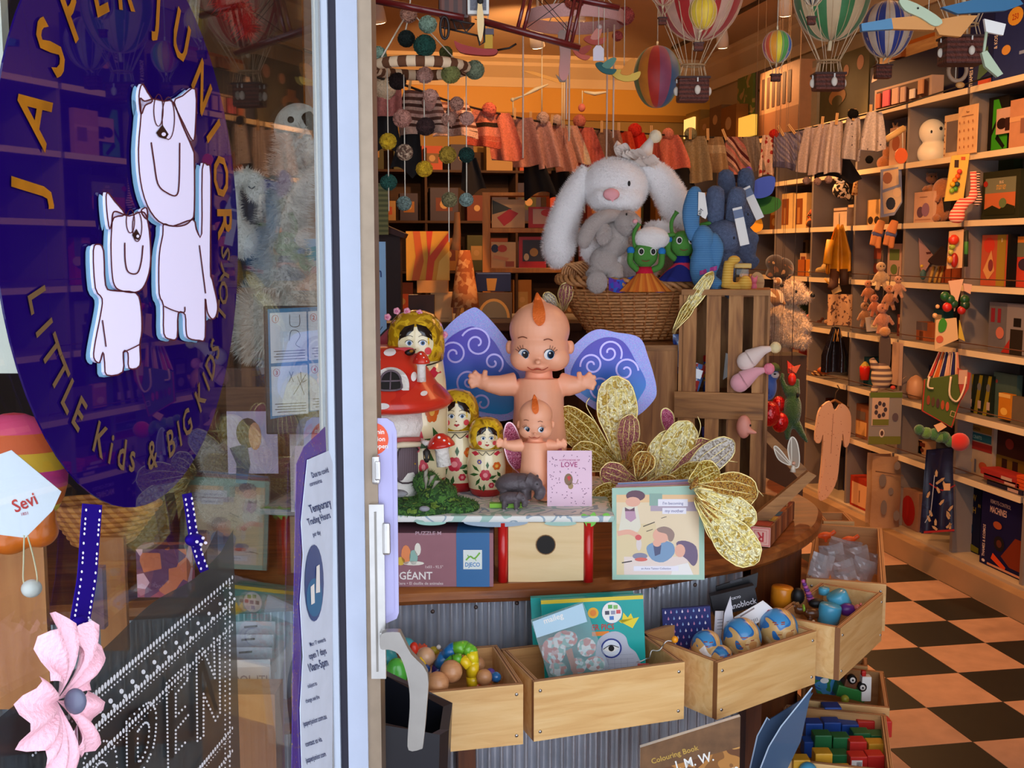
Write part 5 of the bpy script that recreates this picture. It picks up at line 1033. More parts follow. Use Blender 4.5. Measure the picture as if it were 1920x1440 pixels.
for(x,z_,rx,ry)in((1038,1222,22,26),(1060,1200,22,16),(1100,1215,16,18),(1046,1256,16,14),(1084,1250,14,16),(1116,1246,18,14)):b.face(b.spl([(x+rx*math.cos(a)*(1+.12*rnd.random()),z_+ry*math.sin(a))for a in[k*.785 for k in range(8)]],3,True),4+rnd.random(),M(('dfe9e2','e8b8ac','8fc0b0','f2ede2','d87a6a','dfe9e2'),.5,pat=('cells',130)))
b.face([(1060,1222),(1072,1216),(1084,1266),(1076,1268)],2.6,M('a87a68',.5));t.part('paper_shapes',b)
t=P3('wire_star_wand','thin twisted silver wire with an orange bead sticking out of the second crate','wire toy',1235,1220,'b',.5);b=t.b();P=b.spl([(1165,1262),(1185,1258),(1196,1240),(1215,1236),(1222,1222),(1240,1216),(1245,1206),(1262,1200)],5);b.tube([(p[0],1.5*math.sin(i),p[1]+1.6*math.cos(i*1.1))for i,p in enumerate(P)],1.3,silver,5);t.part('wire',b);b=t.b();b.ell(1265,0,1199,6.5,6,6.5,M('ee9a1c',.35),12);t.part('bead',b)
t=P3('red_trinket','small red tin trinket at the right inner corner of the second crate','trinket',1208,1252,'b',.4);b=t.b();b.box(1196,1218,-4,8,1246,1256,RED,bev=2);t.solo(b)
# crate c: globes and packs
glb=M(('2f7fc0','3f92cc','2a70b4','dcae6a','e8c48a','d99a5a'),.35,pat=('blot',13,[0,.35,.44,.49,.56,.63]),coat=.4)
for lb,u,v,r,fy in(('globe ball with a white price sticker, leftmost in the third crate',1325,1212,30,.35),('globe ball in the middle of the third crate showing a pale continent',1391,1196,37,.45),('globe ball furthest right in the third crate',1459,1178,37,.55),('low globe ball mostly hidden in front of the leftmost globes',1352,1232,22,.22)):
    t=P3('globe_ball',lb,'ball',u,v,'c',fy);b=t.b();b.ell(u,0,v,r,r,r,glb,28);t.part('ball',b)
    b=t.b();yf=ysph(u,v,r,r,r);rr=random.Random(u)
    for k in range(7):x,z_=u+(rr.random()-.4)*r,v+(rr.random()-.5)*r*1.2;b.decal([(x-3,z_-1),(x+4,z_-1.6),(x+4,z_),(x-3,z_+.6)],M('a0401c',.5),yf,.5)
    if r==30:b.decal([(1306,1210),(1316,1200),(1332,1222),(1320,1228)],WHITE,yf,1.5)
    t.part('print',b)
t=P3('patterned_pack','navy pack printed with white raindrops, left of the third crate','packet',1290,1230,'c',.7)
b=t.b();b.rot(-4,1290,1230);b.box(1246,1336,0,8,1140,1240,M('232b6e',.45));t.part('pack',b);b=t.b();b.rot(-4,1290,1230)
for i in range(8):
    for j in range(8):x,z_=1252+i*10.5+(j%2)*5,1146+j*12;b.face([(x,z_-4),(x+1.8,z_+1),(x,z_+3),(x-1.8,z_+1)],-.6,M(['e8e2ee','c98ab0','8fb0dc'][(i+j)%3],.5))
t.part('raindrop_print',b)
t=P3('black_block_pack','black pack lettered in small white type behind the globes','packet',1385,1170,'c',.8);b=t.b();b.rot(-14,1385,1150);b.box(1340,1424,0,18,1106,1146,M('1c1c22',.45));b.text('nanoblock',1422,1139,15,M('d8d8e0',.5),-1,'r',.9);b.text('TOKYO',1374,1122,6,M('d8d8e0',.5),-1);t.solo(b)
t=P3('black_pouch','black hang sell pouch with a slot standing highest at the back of the third crate','packet',1375,1130,'c',.95);b=t.b();b.poly([(1342,1100),(1420,1074),(1418,1100),(1404,1118),(1345,1136)],0,4,M('17171b',.4));b.stroke([(1368,1092),(1390,1086)],5,-.6,M('3a3a40',.5));t.solo(b)
t=P3('white_header_card','white header card with a slot and red dot lying on the globe balls','card',1410,1150,'c',.62);b=t.b();b.poly([(1376,1158),(1430,1126),(1456,1147),(1408,1176)],0,1.2,M('ece6e4',.5));b.stroke([(1388,1156),(1414,1140)],3,-.4,M('8f7f7c',.5));b.disc(1442,1148,5,5,-.4,M('c8302c',.5));[b.stroke([(1404+k*3,1164-k*1.2),(1406+k*3,1170-k*1.2)],1,-.4,INK)for k in range(6)];t.solo(b)
for lb,q,dd in(('white paper leaflet standing between the raindrop pack and the globes',[(1340,1146),(1356,1146),(1352,1200),(1338,1206)],.7),('folded white leaflet with a pointed top beside the globes',[(1358,1150),(1369,1118),(1375,1160),(1366,1184),(1356,1180)],.6)):t=P3('leaflet',lb,'leaflet',q[0][0],q[2][1],'c',dd);b=t.b();b.poly(q,0,1.5,M('d8d4da',.5));[b.stroke([(q[0][0]+4,q[0][1]+16+k*6),(q[1][0]-2,q[0][1]+15+k*6)],1,-.5,M('6a6a7a',.5))for k in range(4)];t.solo(b)
# crate d: animals with cups
def cup(lb,u,v,r,h,c,ang,fy):t=P3('toy_cup',lb,'cup',u,v,'d',fy);b=t.b();b.rot(ang,u,v);b.lathe(u,0,[(r,v+h/2),(r*1.04,v),(r*1.04,v-h/2+3),(r*.96,v-h/2),(0.5,v-h/2)],M(c,.3,coat=.3),22);t.solo(b)
cup('orange toy cup upside down at the back of the animal crate',1466,1118,20,36,'e08a1c',4,.8);cup('sky blue toy cup tipped backwards in the animal crate',1573,1125,19,28,'52aecf',-28,.6);cup('sky blue toy cup nearest the front corner of the animal crate',1555,1151,20,34,'4aaad0',8,.3);cup('small sky blue cup at the back left of the animal crate',1545,1108,10,12,'52aecf',0,.9)
t=P3('jumping_animal_toy','brown jointed toy monkey lying across the animal crate','toy animal',1510,1150,'d',.4);br=M('5a3418',.35,coat=.3);b=t.b();b.blob([('e',1500,0,1143,13,9,9),('e',1522,-2,1150,15,9,10),('t',[(1534,-4,1152),(1552,-6,1156)],[5,4]),('t',[(1514,-8,1156),(1520,-10,1162)],[5,4]),('e',1488,-2,1136,6,6,6)],.0016,br);t.part('body',b);b=t.b();b.ell(1505,-4,1139,3,9,7,M('8fc23c',.4),8);t.part('collar',b);b=t.b();b.ell(1522,-12,1162,4,4,4,M('e8c49a',.4),8);t.part('nose',b)
t=P3('toy_penguin','black and white toy animal behind the brown monkey','toy animal',1500,1118,'d',.6);b=t.b();b.ell(1496,0,1118,13,11,16,BLACK,14);t.part('body',b);b=t.b();b.ell(1468,-6,1146,8,7,7,M('e8e2dc',.5),10);b.ell(1472,-12,1146,2,2,2,BLACK,6);t.part('head',b)
t=P3('toy_unicorn_horn','tall purple and pink ringed toy tail sticking up in the animal crate','toy',1512,1130,'d',.7);b=t.b();[b.ell(1505+k*2.4,0,1090+k*5.4,4+k*.55,4+k*.5,3.6,M(['b85a9c','6a3a86'][k%2],.4),10)for k in range(8)];t.solo(b)
t=P3('purple_toy','deep purple cup toy with a pink bear head in the animal crate','toy',1590,1150,'d',.35);b=t.b();b.ell(1588,0,1143,16,12,12,M('5a2476',.35),14);t.part('cup',b);b=t.b();b.ell(1606,-4,1138,7,6,6,M('c86a5a',.5),10);b.ell(1612,-4,1132,3,3,3,M('c86a5a',.5),8);t.part('head',b)
t=P3('zebra_toy','black toy animal with dark legs between the two blue cups','toy animal',1540,1138,'d',.5);b=t.b();b.ell(1532,2,1132,16,10,9,BLACK,12);t.solo(b)
# crate e: bagged figures
for k,(u,v,w_,h_,c)in enumerate(((1540,1062,40,46,'8f8a90'),(1580,1072,46,42,'7a7468'),(1618,1068,44,40,'8a8078'),(1560,1040,44,38,'9a9496'),(1604,1044,50,36,'a29c9c'),(1640,1056,30,36,'8f8f6a'),(1585,1026,60,28,'b0a8a8'))):
    t=P3('bagged_figure',['crinkled clear bag of small figures at the left front','clear bag of dark figures, front centre','clear bag of brown figures, front right','clear bag with a white header, second row left','clear bag with a grey header, second row middle','clear bag with green specks at the right wall','topmost clear bag lying across the back'][k]+' of the bagged figure crate','packet',u,v+20,'e',.1+.1*k);rr=random.Random(k)
    b=t.b();b.rot(rr.uniform(-20,20),u,v);b.grid(lambda a,c_:(u-w_/2+w_*a,-9*math.sin(math.pi*a)+5*noise.noise((a*3,c_*3,k)),v-h_/2+h_*c_),7,7,glass_mat('e8e8ec',1.5,'c9c6c8',.45),smooth=False,th=6);t.part('wrapper',b)
    b=t.b();[b.ell(u+rr.uniform(-.3,.3)*w_,2,v+rr.uniform(-.25,.25)*h_,5,3,4,M([c,'c9a46a','5a4a3a','d8cfc4'][j%4],.5),8)for j in range(7)];t.part('figures',b)
for lb,u,v in(('orange dinosaur figure at the back left of the bagged figure crate',1548,1004),('orange dinosaur figure at the back right of the bagged figure crate',1592,1012)):t=P3('toy_dinosaur',lb,'toy animal',u,v,'e',.8);b=t.b();b.blob([('e',u,0,v,12,7,7),('t',[(u+10,0,v-2),(u+18,0,v-8)],[4,4]),('t',[(u-8,0,v),(u-20,0,v+4)],[5,1.5]),('t',[(u,-3,v+4),(u,-3,v+12)],[3,3])],.0018,M('e8622c',.4));t.solo(b)
# crate g: cars; crate h: cubes
t=P3('wooden_tractor','green and brown wooden tractor in the low crate','toy vehicle',1590,1300,'g',.4);b=t.b();b.rot(14,1590,1290);b.box(1566,1622,-14,14,1284,1306,M('2a7a34',.4),bev=3);b.box(1576,1600,-14,14,1270,1286,M('6a3a1c',.5),bev=3);t.part('chassis',b)
for x,z_ in((1592,1268),(1611,1282)):b=t.b();b.tube([(x,-18,z_),(x,-8,z_)],8,BLACK,16);b.tube([(x,-19.5,z_),(x,-18,z_)],5,WHITE,12);b.tube([(x,-20,z_),(x,-19,z_)],2,BLACK,8);t.part('wheel',b)
t=P3('wooden_house_block','white wooden toy with a red knob at the right of the low crate','toy',1622,1310,'g',.3);b=t.b();b.box(1614,1632,-4,12,1268,1314,WHITE,bev=2);t.part('block',b);b=t.b();b.box(1614,1622,-2,8,1258,1268,RED,bev=2);t.part('knob',b)
t=P3('storybook','blue and green children book lying in the low tractor crate','book',1550,1300,'g',.5);b=t.b();b.poly([(1522,1268),(1576,1272),(1566,1304),(1532,1300)],0,6,M(('2a5a9c','3f86b8','2f7a3c','2a5a9c'),.4,pat=('blot',30)));b.disc(1545,1276,8,5,-.8,WHITE);t.solo(b)
t=P3('toy_bead','small olive ball at the front of the low tractor crate','ball',1584,1314,'g',.2);b=t.b();b.ell(1584,0,1311,8,8,8,M('9a9a2c',.4),12);t.solo(b)
cubes=[(1558,1336,'b',.96,'topmost blue cube at the back'),(1523,1366,'b',.7,'left blue cube of the second row'),(1557,1364,'b',.8,'blue cube under the topmost one'),(1590,1368,'b',.8,'right blue cube of the second row'),(1520,1400,'b',.55,'blue cube against the left wall'),(1620,1362,'r',.8,'red cube left of the back right corner'),(1652,1362,'r',.8,'red cube in the back right corner'),(1540,1388,'g',.5,'left green cube'),(1574,1392,'g',.5,'right green cube'),(1612,1384,'g',.62,'green cube between the red ones'),(1644,1388,'g',.62,'green cube at the right wall'),(1605,1400,'r',.42,'red cube above the price sticker'),(1640,1404,'y',.45,'yellow cube at the right'),(1606,1428,'r',.2,'red cube with a price sticker'),(1638,1426,'r',.22,'red cube right of the price sticker'),(1541,1422,'y',.2,'yellow cube at the front'),(1500,1434,'y',.12,'yellow cube in the front left corner'),(1572,1424,'g',.3,'lower green cube beside the yellow one'),(1578,1452,'y',.05,'yellow cube lowest at the front rim')]
cc={'b':'1f4a9c','r':'c82a22','g':'1f6a38','y':'d8a02a'}
for u,v,c,fy,lb in cubes:
    t=P3('wooden_cube',lb+' of the coloured cube crate','toy block',u,v,'h',fy,group='coloured cubes in the low crate');b=t.b();b.box(u-16,u+16,-14,14,v-15,v+15,M(cc[c],.45,nz=(30,.1)),bev=2);
    if 'sticker' in lb and 'with' in lb:b.box(u-14,u+6,-15,-14.5,v-9,v+16,WHITE);[b.box(u-4+k*2.4,u-3+k*2.4,-15.6,-15.2,v-6,v+13,INK)for k in range(4)]
    t.solo(b)
ball('pale blue ball at the very front of the coloured cube crate',1515,1448,18,'h',.03,M('4a9cc0',.4))
# floor level things in front of the counter
t=T('colouring_book','brown and gold painting colouring book leaning at the foot of the counter','book',1290,1640,p=atz(1290,1690,.05));u0,v0,d0=proj(at(1290,1440,2.42));t=T('colouring_book',t.meta[0],'book',1290,1440,d=2.42)
b=t.b();b.rot(0);wsh=M(('8a5a2c','b87e3e','6e4426','d29a52','9a6a44'),.4,pat=('blot',9));b.poly([(1200,1402),(1386,1344),(1388,1700),(1202,1740)],0,10,wsh,WHITE)
t.part('book_body',b);b=t.b();b.face([(1200,1402),(1386,1344),(1386,1400),(1200,1452)],-.5,M('7a5636',.5,nz=(30,.3)));b.text('Colouring Book',1222,1432,14,M('c9a24a',.5),-1.2,'l',1,17);b.text('J. M. W.',1268,1444,25,WHITE,-1.2,'l',.9,15);b.text('Turner',1292,1478,36,WHITE,-1.2,'l',.95,15);t.part('cover_print',b)
for k,(q,lb)in enumerate((([(1402,1460),(1418,1380),(1436,1345),(1440,1350),(1520,1300),(1490,1360),(1430,1460)],'left clear blue plastic sleeve leaning under the crates'),([(1404,1500),(1440,1400),(1462,1362),(1518,1290),(1500,1390),(1450,1500)],'right clear blue plastic sleeve leaning under the crates'))):
    t=T('plastic_sleeve',lb,'folder',1430,1440,d=2.62+.06*(1-k));b=t.b();b.poly(q,0,3,glass_mat('b4c6dc',1.5,'5a7494',.55));b.stroke(q[:4],2.5,-1,M('b8cce0',.3));t.solo(b)
t=T('black_bin','black plastic umbrella bin with a deep rim just behind the door handle','bin',790,1440,d=1.95);bm_=M('1a1b22',.32,nz=(20,.1));b=t.b()
P=[(690,1300),(760,1326),(822,1345),(840,1362),(843,1390)]
b.push(Matrix.Rotation(0,4,'Y'))
o=[(620,60),(690,-60),(828,-40),(843,-10),(843,110),(700,190),(620,160)]
def rg(z0,s_):return[(735+(x-735)*s_,y*s_,z0+(x-735)*.30*(1 if x<843 else 1)*.8)for x,y in o]
R1=rg(1338,1);R2=rg(1338,.84);R3=[(x,y,z_+150)for x,y,z_ in rg(1338,.78)];R4=[(x,y,1600)for x,y,z_ in rg(1338,.9)];n=7
b.add(R4+R1+R2+R3,[[k*n+i,k*n+(i+1)%n,(k+1)*n+(i+1)%n,(k+1)*n+i]for k in range(3)for i in range(n)]+[list(range(3*n,4*n))],bm_);b.pop();t.solo(b)
# ================================================================ clothes line
LN=[(690,140,3.3),(760,160,3.5),(860,195,3.9),(1000,226,4.5),(1100,240,5.0),(1230,252,5.6),(1330,257,5.9),(1420,257,6.1),(1500,244,6.0),(1580,225,5.8),(1660,205,5.5),(1712,190,5.3)]
def lnat(u):
    for a,c in zip(LN,LN[1:]):
        if a[0]<=u<=c[0]:k=(u-a[0])/(c[0]-a[0]);return a[1]+(c[1]-a[1])*k,a[2]+(c[2]-a[2])*k
    return LN[-1][1:]
b=B();b.tube([tuple(at(*p))for p in b.spl(LN,4)],.004,M('1a1410',.7),6);b.tube([tuple(at(*LN[-1])),(3.62,5.4,at(*LN[-1]).z+.25)],.004,M('1a1410',.7),5);b.tube([tuple(at(*LN[0])),(-2.2,3.0,3.0)],.004,M('1a1410',.7),5)
world_thing('clothes_line','thin dark cord strung across the shop carrying baby hats and clothes','cord',b)
def peg(u,lb,tilt=0,dv=0):
    v,d=lnat(u);t=T('clothes_peg','small wooden peg '+lb,'peg',u,v+6,d=d-.015,group='pegs on the clothes line');b=t.b();b.rot(tilt,u,v)
    for sx in(-2.2,.4):b.box(u+sx,u+sx+1.9,-2,2,v-12+dv,v+10+dv,M('c99a5e',.6))
    t.solo(b)
def garment(lb,u,v1,wt,wb,col,sh=0,pom=None,kind='hat',v0=None,cuff=None,dd=0,pat=None,seed=0,fold=3,tag=False):
    v,d=lnat(u);v=v0 if v0 is not None else v;t=T('knitted_'+kind,lb,kind,u,v,d=d+dd);b=t.b();m=knit(col,pat);cm=knit(cuff)if cuff else m
    def f(a,c):
        w=wt+(wb-wt)*min(1,c*1.3)**.7;x=u+sh*c+(a-.5)*w;y=(4+.12*w)*math.cos(a*math.pi*fold+seed)*(.3+c)-4;return(x,y,v+(v1-v)*c+3*math.sin(a*5+seed)*c)
    b.grid(f,22,12,m,fm=(lambda a,c:cm if c>.82 else m)if cuff else None,th=max(4,.18*wb));t.part('knitted_body',b)if pom else None
    if tag:b.box(u+sh*.8-4,u+sh*.8+4,-14,-13,v+(v1-v)*.6,v+(v1-v)*1.05,WHITE)
    if pom:b=t.b();b.ell(u+pom[1],-4,v+pom[2],pom[3],pom[3],pom[3],knit(pom[0]),12);b.fuzz(260,.012,.002);t.part('pompom',b)
    else:t.solo(b)
zig=('d2a894','5a3a30','e0b8a4','6a4438','d8a896','8a5a4c')
GARM=[
 ('dusty pink fluffy hat with a cream top, first on the line beside the door post',728,216,44,58,'c8796e',-4,('f0d0a8',-6,14,22)),
 ('beige hat with brown zigzag rows behind the striped pompom ring',788,252,60,92,zig,6,('d8a090',18,24,15),'hat',None,'d8b09c',0,('stripez',16)),
 ('second zigzag hat with a cream cuff right of the first',850,256,50,84,zig,4,('d29a86',4,14,15),'hat',None,'e2b49c',.08,('stripez',17)),
 ('coral hat with a dark patterned row and a coral pompom',905,275,34,66,('c4644e','d8836c','d8836c','3a2a20','d07a64','d8836c','d8836c'),2,('d8705c',12,2,14),'hat',None,'c85e48',0,('stripez',9)),
 ('plain salmon cardigan right of the patterned coral hat',938,300,34,62,'d67c66',14),('dusty rose cardigan with a hooked sleeve',978,312,40,56,'c58878',12),('pale rose knitted top with a cream collar line',1016,316,30,48,'d49a8c',18,('e6bca6',2,-6,12)),
 ('pink knitted dress with a cream edge, fourth right of the patterned coral hat',1046,324,26,46,'d29482',20,('e8c0a8',-2,-6,11)),('cream edged pink bonnet beside the coral ribbed one',1070,306,24,40,('d8a08c','ecd0b0'),20,None,'bonnet',None,None,-.05,('stripe',9)),
 ('coral ribbed dress hanging left of the grey one',1096,322,30,52,('dc7464','d06a5a'),18,('e0806c',-10,-12,12),'dress',None,None,0,('stripe',60)),('greyish taupe knitted top between coral and red',1130,306,26,44,'8a6a5a',12),('rose grey top tucked behind the taupe one',1150,300,22,34,'a87868',8),
 ('orange red knitted hat beside the bright red one',1172,296,22,36,'d04a30',6),('bright red knitted hat with a red pompom behind the party hat',1192,292,30,44,'d82a20',8,('e0362a',-2,-4,13)),('deep rose scarf hanging right of the party hat',1226,345,16,26,'b85a4c',4,None,'scarf',262),('coral pink earflap hat with a topknot',1258,318,26,60,'dd7a66',6,('e28a74',-6,-2,11)),
 ('olive grey knitted hat with a white card tag',1304,342,34,54,'a08c6c',4,('8f8a68',-10,-4,12),'hat',None,None,0,None,0,3,True),('tan knitted hat with a pale cable band',1342,326,24,46,('a88a68','a88a68','c0a888','a08260'),4,None,'hat',None,None,0,('stripez',6)),('navy bonnet just visible behind the striped hat',1372,300,30,40,'1c1a2a',0,None,'bonnet',None,None,.12),
 ('rose, grey and navy striped slouchy hat',1376,340,26,50,('c87a70','8a6a60','d8a898','5a2a2c','b88a7a'),10,None,'hat',None,'1a1624',-.03,('diag',16)),('grey knitted leggings hanging by the waist',1406,322,30,34,'8c7c70',12,None,'leggings'),('cream bonnet with red dots and a red bobble',1440,330,20,30,('ecc8b0','b84038'),-2,('d03024',10,-2,9),'bonnet',None,None,-.02,('dots',28,.3)),
 ('blue grey diamond patterned pants with a darker cuff',1468,316,34,46,('9a94b0','7a7490','a89ca4','7c7692'),4,None,'pants',None,'6c6888',0,('diag',30)),('second blue grey diamond patterned garment behind the pants',1498,310,26,34,('9a94b0','a89ca4','7c7692'),2,None,'pants',None,None,.05,('diag',30)),
 ('lilac grey pixie bonnet nearest the diamond pants',1520,322,20,34,'c8b2ac',-6,('a88a80',-6,100,7),'bonnet'),('second lilac grey pixie bonnet with a long tie',1545,326,20,36,'c4aea8',-8,('b08c80',-10,108,7),'bonnet'),('third lilac grey pixie bonnet with a pale edge',1568,326,22,36,'d0bcb4',-4,('b08c80',-12,110,7),'bonnet'),
 ('larger grey pixie bonnet with tiny dots beside the last one',1600,300,22,40,('c8bab6','4a4450'),-4,('1a1818',-2,-6,10),'bonnet',None,None,0,('dots',30,.12)),('last grey bonnet on the line with a black bobble at its tie',1640,282,24,46,('d0c0ba','4a4450'),-2,('1a1818',-8,90,7),'bonnet',None,None,0,('dots',30,.12)),]
for i,g in enumerate(GARM):garment(*g,**({'seed':i*1.3}if len(g)<14 else{}))
for u,lb,tl in((768,'beside the first zigzag hat',10),(872,'over the second zigzag hat',0),(965,'over the dusty rose cardigan',0),(995,'over the pale rose top',0),(1034,'between the pale rose top and the pink dress',6),(1128,'over the taupe top',0),(1160,'over the rose grey top',0),(1221,'behind the party hat pompom',0),(1294,'over the olive grey hat',0),(1327,'over the tan hat',-2),(1360,'over the striped slouchy hat',-22),(1466,'leaning over the diamond pants, left',-30),(1487,'leaning over the diamond pants, right',-38),(1541,'over the second pixie bonnet',4),(1568,'over the third pixie bonnet',4),(1593,'over the dotted grey bonnet, left',0),(1600,'over the dotted grey bonnet, right',8),(1632,'over the last grey bonnet',0)):peg(u,lb,tl,-4)
for k,(u,v0,v1,w,s,lb)in enumerate(((722,210,300,60,0,'black cloth coat below the fluffy pink hat'),(770,245,335,56,-10,'black bag shape below the first zigzag hat'),(880,296,372,44,8,'black baby tights below the coral hat'),(1000,300,378,60,16,'black fleece below the pink cardigans'),(1050,320,385,54,10,'black boots shape left of the white rabbit'),(1090,330,372,40,0,'dark trousers right of the black boots'),(1270,312,392,70,10,'dark brown coat behind the teal ear'),(1560,285,345,80,14,'dark garment behind the pixie bonnets'))):
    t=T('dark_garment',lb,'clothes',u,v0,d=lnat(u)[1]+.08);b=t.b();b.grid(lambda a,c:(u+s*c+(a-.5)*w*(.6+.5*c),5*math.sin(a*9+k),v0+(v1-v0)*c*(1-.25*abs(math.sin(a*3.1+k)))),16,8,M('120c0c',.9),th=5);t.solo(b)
# ================================================================ mobiles
def pompom(t,u,v,r,c,y=0,n=700,c2=None):b=t.b();b.ell(u,y,v,r*.86,r*.86,r*.82,M((c,c2)if c2 else c,.95,bump=(150,1),pat=('cells',160)if c2 else None,nz=(60,.3)),14);b.fuzz(n,r*t.k*.28,.0016,rnd=.7);t.part('pompom',b)
t=T('pompom_mobile','striped brown and cream fabric ring mobile hung with strings of pompoms','mobile',787,128,d=2.75)
b=t.b();NR=72;sm_=[M('e8c9a4',.9),M('6a4026',.9)]
b.tube([(787+88*math.cos(2*math.pi*i/NR),88*math.sin(2*math.pi*i/NR),128+0*i)for i in range(NR)],10.5,sm_[0],8,closed=True,mats=lambda i:sm_[(i//2)%2]);t.part('ring',b)
b=t.b();b.tube([(757,0,74),(768,0,28),(782,0,-120),(782,0,-460)],1.4,STRING,5);b.tube([(722,-60,118),(762,0,30)],1.6,STRING,5);b.tube([(860,10,118),(770,0,20)],1.2,STRING,5);t.part('hanging_cord',b)
poms=[(767,28,18,'b8826a',0),(805,52,19,'93ad96',-30),(766,80,18,'16221e',-40),(803,101,23,'1c4a3e',-88),(834,92,14,'60602f',40),(713,110,19,'8fa992',-40),(742,148,19,'26130e',30),(795,138,18,'d8a492',20),(848,148,20,'86864a',-60),(890,131,21,'80896c',0),(806,180,15,'d8a08c',0),(855,192,15,'c28c76',20),(755,225,20,'c08674',-20),(797,238,20,'3e2422',0),(840,223,15,'c08c76',10),(875,223,15,'cc9684',0),(728,268,18,'dcb224',-20),(757,287,18,'7a5a48',0),(793,318,18,'d8aa20',10),(838,292,19,'a88628',0),(874,292,17,'12362e',0),(727,345,18,'2a5a4e',-10),(755,385,16,'7c8e86',0),(841,378,17,'857a52',0),(873,378,15,'8ca098',0)]
for(u,v,r,c,y)in poms:pompom(t,u,v,r,c,y,c2='c8a88a' if c=='7a5a48' else None)
for(u,ys,v0,v1)in((728,-20,130,400),(757,0,140,390),(794,10,140,330),(840,0,138,460),(874,0,130,380)):b=t.b();b.tube([(u,ys,v0),(u,ys,v1)],1.1,STRING,5);t.part('strand',b)
t=T('pink_mobile','dusty pink fabric ring mobile with red pompoms and hanging ribbons','mobile',1075,36,d=3.1);b=t.b();pm=M('d09a92',.9,bump=(200,.3));b.grid(lambda a,c:(1078+92*math.cos(a*6.283),92*math.sin(a*6.283),24+24*c),60,2,pm,th=4);t.part('ring',b)
for(u,v,r,c,y)in((1072,20,21,'a8442e',-90),(1172,30,20,'b44a40',0),(1160,64,11,'b44a40',20)):pompom(t,u,v,r,c,y)
for(u,y,v1)in((981,0,300),(1061,-40,230),(1071,60,262),(1142,30,300),(1151,-10,262)):b=t.b();b.tube([(u,y,48),(u,y,v1)],1.8,M('d8b49c',.7),5);t.part('ribbon',b)
b=t.b();b.tube([(1075,0,-380),(1075,0,-60)],1.2,STRING,5);[b.tube([(1075,0,-60),(1078+90*math.cos(a),90*math.sin(a),26)],1,STRING,5)for a in(0,2.1,4.2)];t.part('hanging_cord',b)
t=T('fish_ornament','pink and grey hanging fish ornament below the pink ring','ornament',1057,100,d=3.0);b=t.b();b.poly(b.spl([(1046,62),(1062,60),(1070,90),(1066,140),(1056,152),(1048,140),(1050,100)],3,True),-5,5,M(('d08a80','8a7468'),.6,pat=('grad',8,.55)));b.poly([(1042,140),(1056,150),(1068,136),(1060,154),(1050,154)],-3,3,M('8a7468',.6));b.tube([(1058,0,60),(1058,0,47)],.8,STRING,4);t.solo(b)
def bird(lb,u,v,s,c,c2,d,ang=0):
    t=T('bird_ornament',lb,'ornament',u,v,d=d);b=t.b();b.rot(ang,u,v);b.poly(b.spl([(u-18*s,v),(u-8*s,v-8*s),(u+8*s,v-4*s),(u+22*s,v-10*s),(u+20*s,v+2*s),(u+4*s,v+8*s),(u-10*s,v+6*s)],3,True),-3,3,M(c,.6));t.part('body',b);b=t.b();b.rot(ang,u,v);b.poly(b.spl([(u-6*s,v-2*s),(u+2*s,v-22*s),(u+12*s,v-26*s),(u+10*s,v-4*s)],3,True),-6,-3,M(c2,.6));t.part('wing',b);b=t.b();b.tube([(u,0,v-4),(u,0,-120)],.7,STRING,4);t.part('thread',b)
bird('coral paper bird beside the hanging fish',1086,100,.9,'d0604c','a84030',3.05,40);bird('coral red bird left of the white tag',1112,76,1.0,'c05040','d88a78',3.1,10);bird('blue green wooden bird under the white tag',1132,128,1.0,'1f5a5a','5a8a7a',3.0,30);bird('yellow wooden bird with raised orange wings',1170,142,1.3,'e0b848','e08a28',3.05,10)
t=T('paper_tag','blank white paper tag hanging under the pink mobile ring','tag',1122,100,d=2.9);b=t.b();b.poly([(1112,92),(1118,85),(1126,85),(1132,92),(1132,114),(1112,114)],0,1,M('d8ccd2',.5));t.part('card',b);b=t.b();b.tube([(1122,0,86),(1122,3,-300)],.8,STRING,4);b.ell(1124,2,50,5,4,5,M('b8a09a',.4),8);t.part('string',b)
t=T('white_mobile','thin white wooden stick mobile hanging in front of the back wall','mobile',1040,170,d=4.6);ww=M('e8d8b0',.5);b=t.b();b.tube([(962,0,187),(980,0,180),(1004,0,168),(1028,0,158)],[3,1.5,4,1.2],ww,6);b.ell(961,0,187,4,4,4,ww,8);t.part('bar',b);b=t.b();b.tube([(1095,0,172),(1115,0,176),(1140,0,172)],[2,4,1.5],ww,6);t.part('bar',b)
for u,v0,v1 in((1016,106,210),(1054,152,240),(1058,152,240),(962,187,218),(1092,170,196)):b=t.b();b.tube([(u,0,v0),(u,0,v1)],1.2,ww,4);t.part('thread',b)
b=t.b();b.ell(1091,0,202,7,6,8,M('d8705a',.5),10);t.part('bead',b);b=t.b();b.poly([(976,132),(1018,146),(1060,160),(1052,150),(1000,134)],0,2,M('d8a04a',.6));b.tube([(1016,0,140),(1016,0,-200)],.8,STRING,4);t.part('paddle',b)
# toy plane, red
t=T('model_triplane','dark red wooden model biplane frame with a cream propeller hanging at the top','model plane',900,40,d=2.15);rd=M('5e1212',.3,coat=.5,nz=(20,.2));dkw=M('1c0f0c',.5)
b=t.b();b.tube([(690,20,-6),(870,0,34)],7,rd,8,flat=2);b.tube([(905,0,40),(1088,10,88)],7,rd,8,flat=2);t.part('lower_wing',b)
b=t.b();b.tube([(1070,10,-6),(1162,14,12)],6,rd,8,flat=2);t.part('upper_wing',b)
for(x0,z0,x1,z1)in((986,-10,970,56),(998,-10,982,58),(1078,-6,1062,78),(1090,-2,1072,80)):b=t.b();b.tube([(x0,0,z0),(x1,0,z1)],3.6,rd,6);t.part('strut',b)
for(x0,z0,x1,z1)in((1000,-10,1068,62),(1012,-10,1074,62),(1060,0,988,52),(890,36,986,54)):b=t.b();b.tube([(x0,0,z0),(x1,0,z1)],.7,dkw,4);t.part('wire',b)
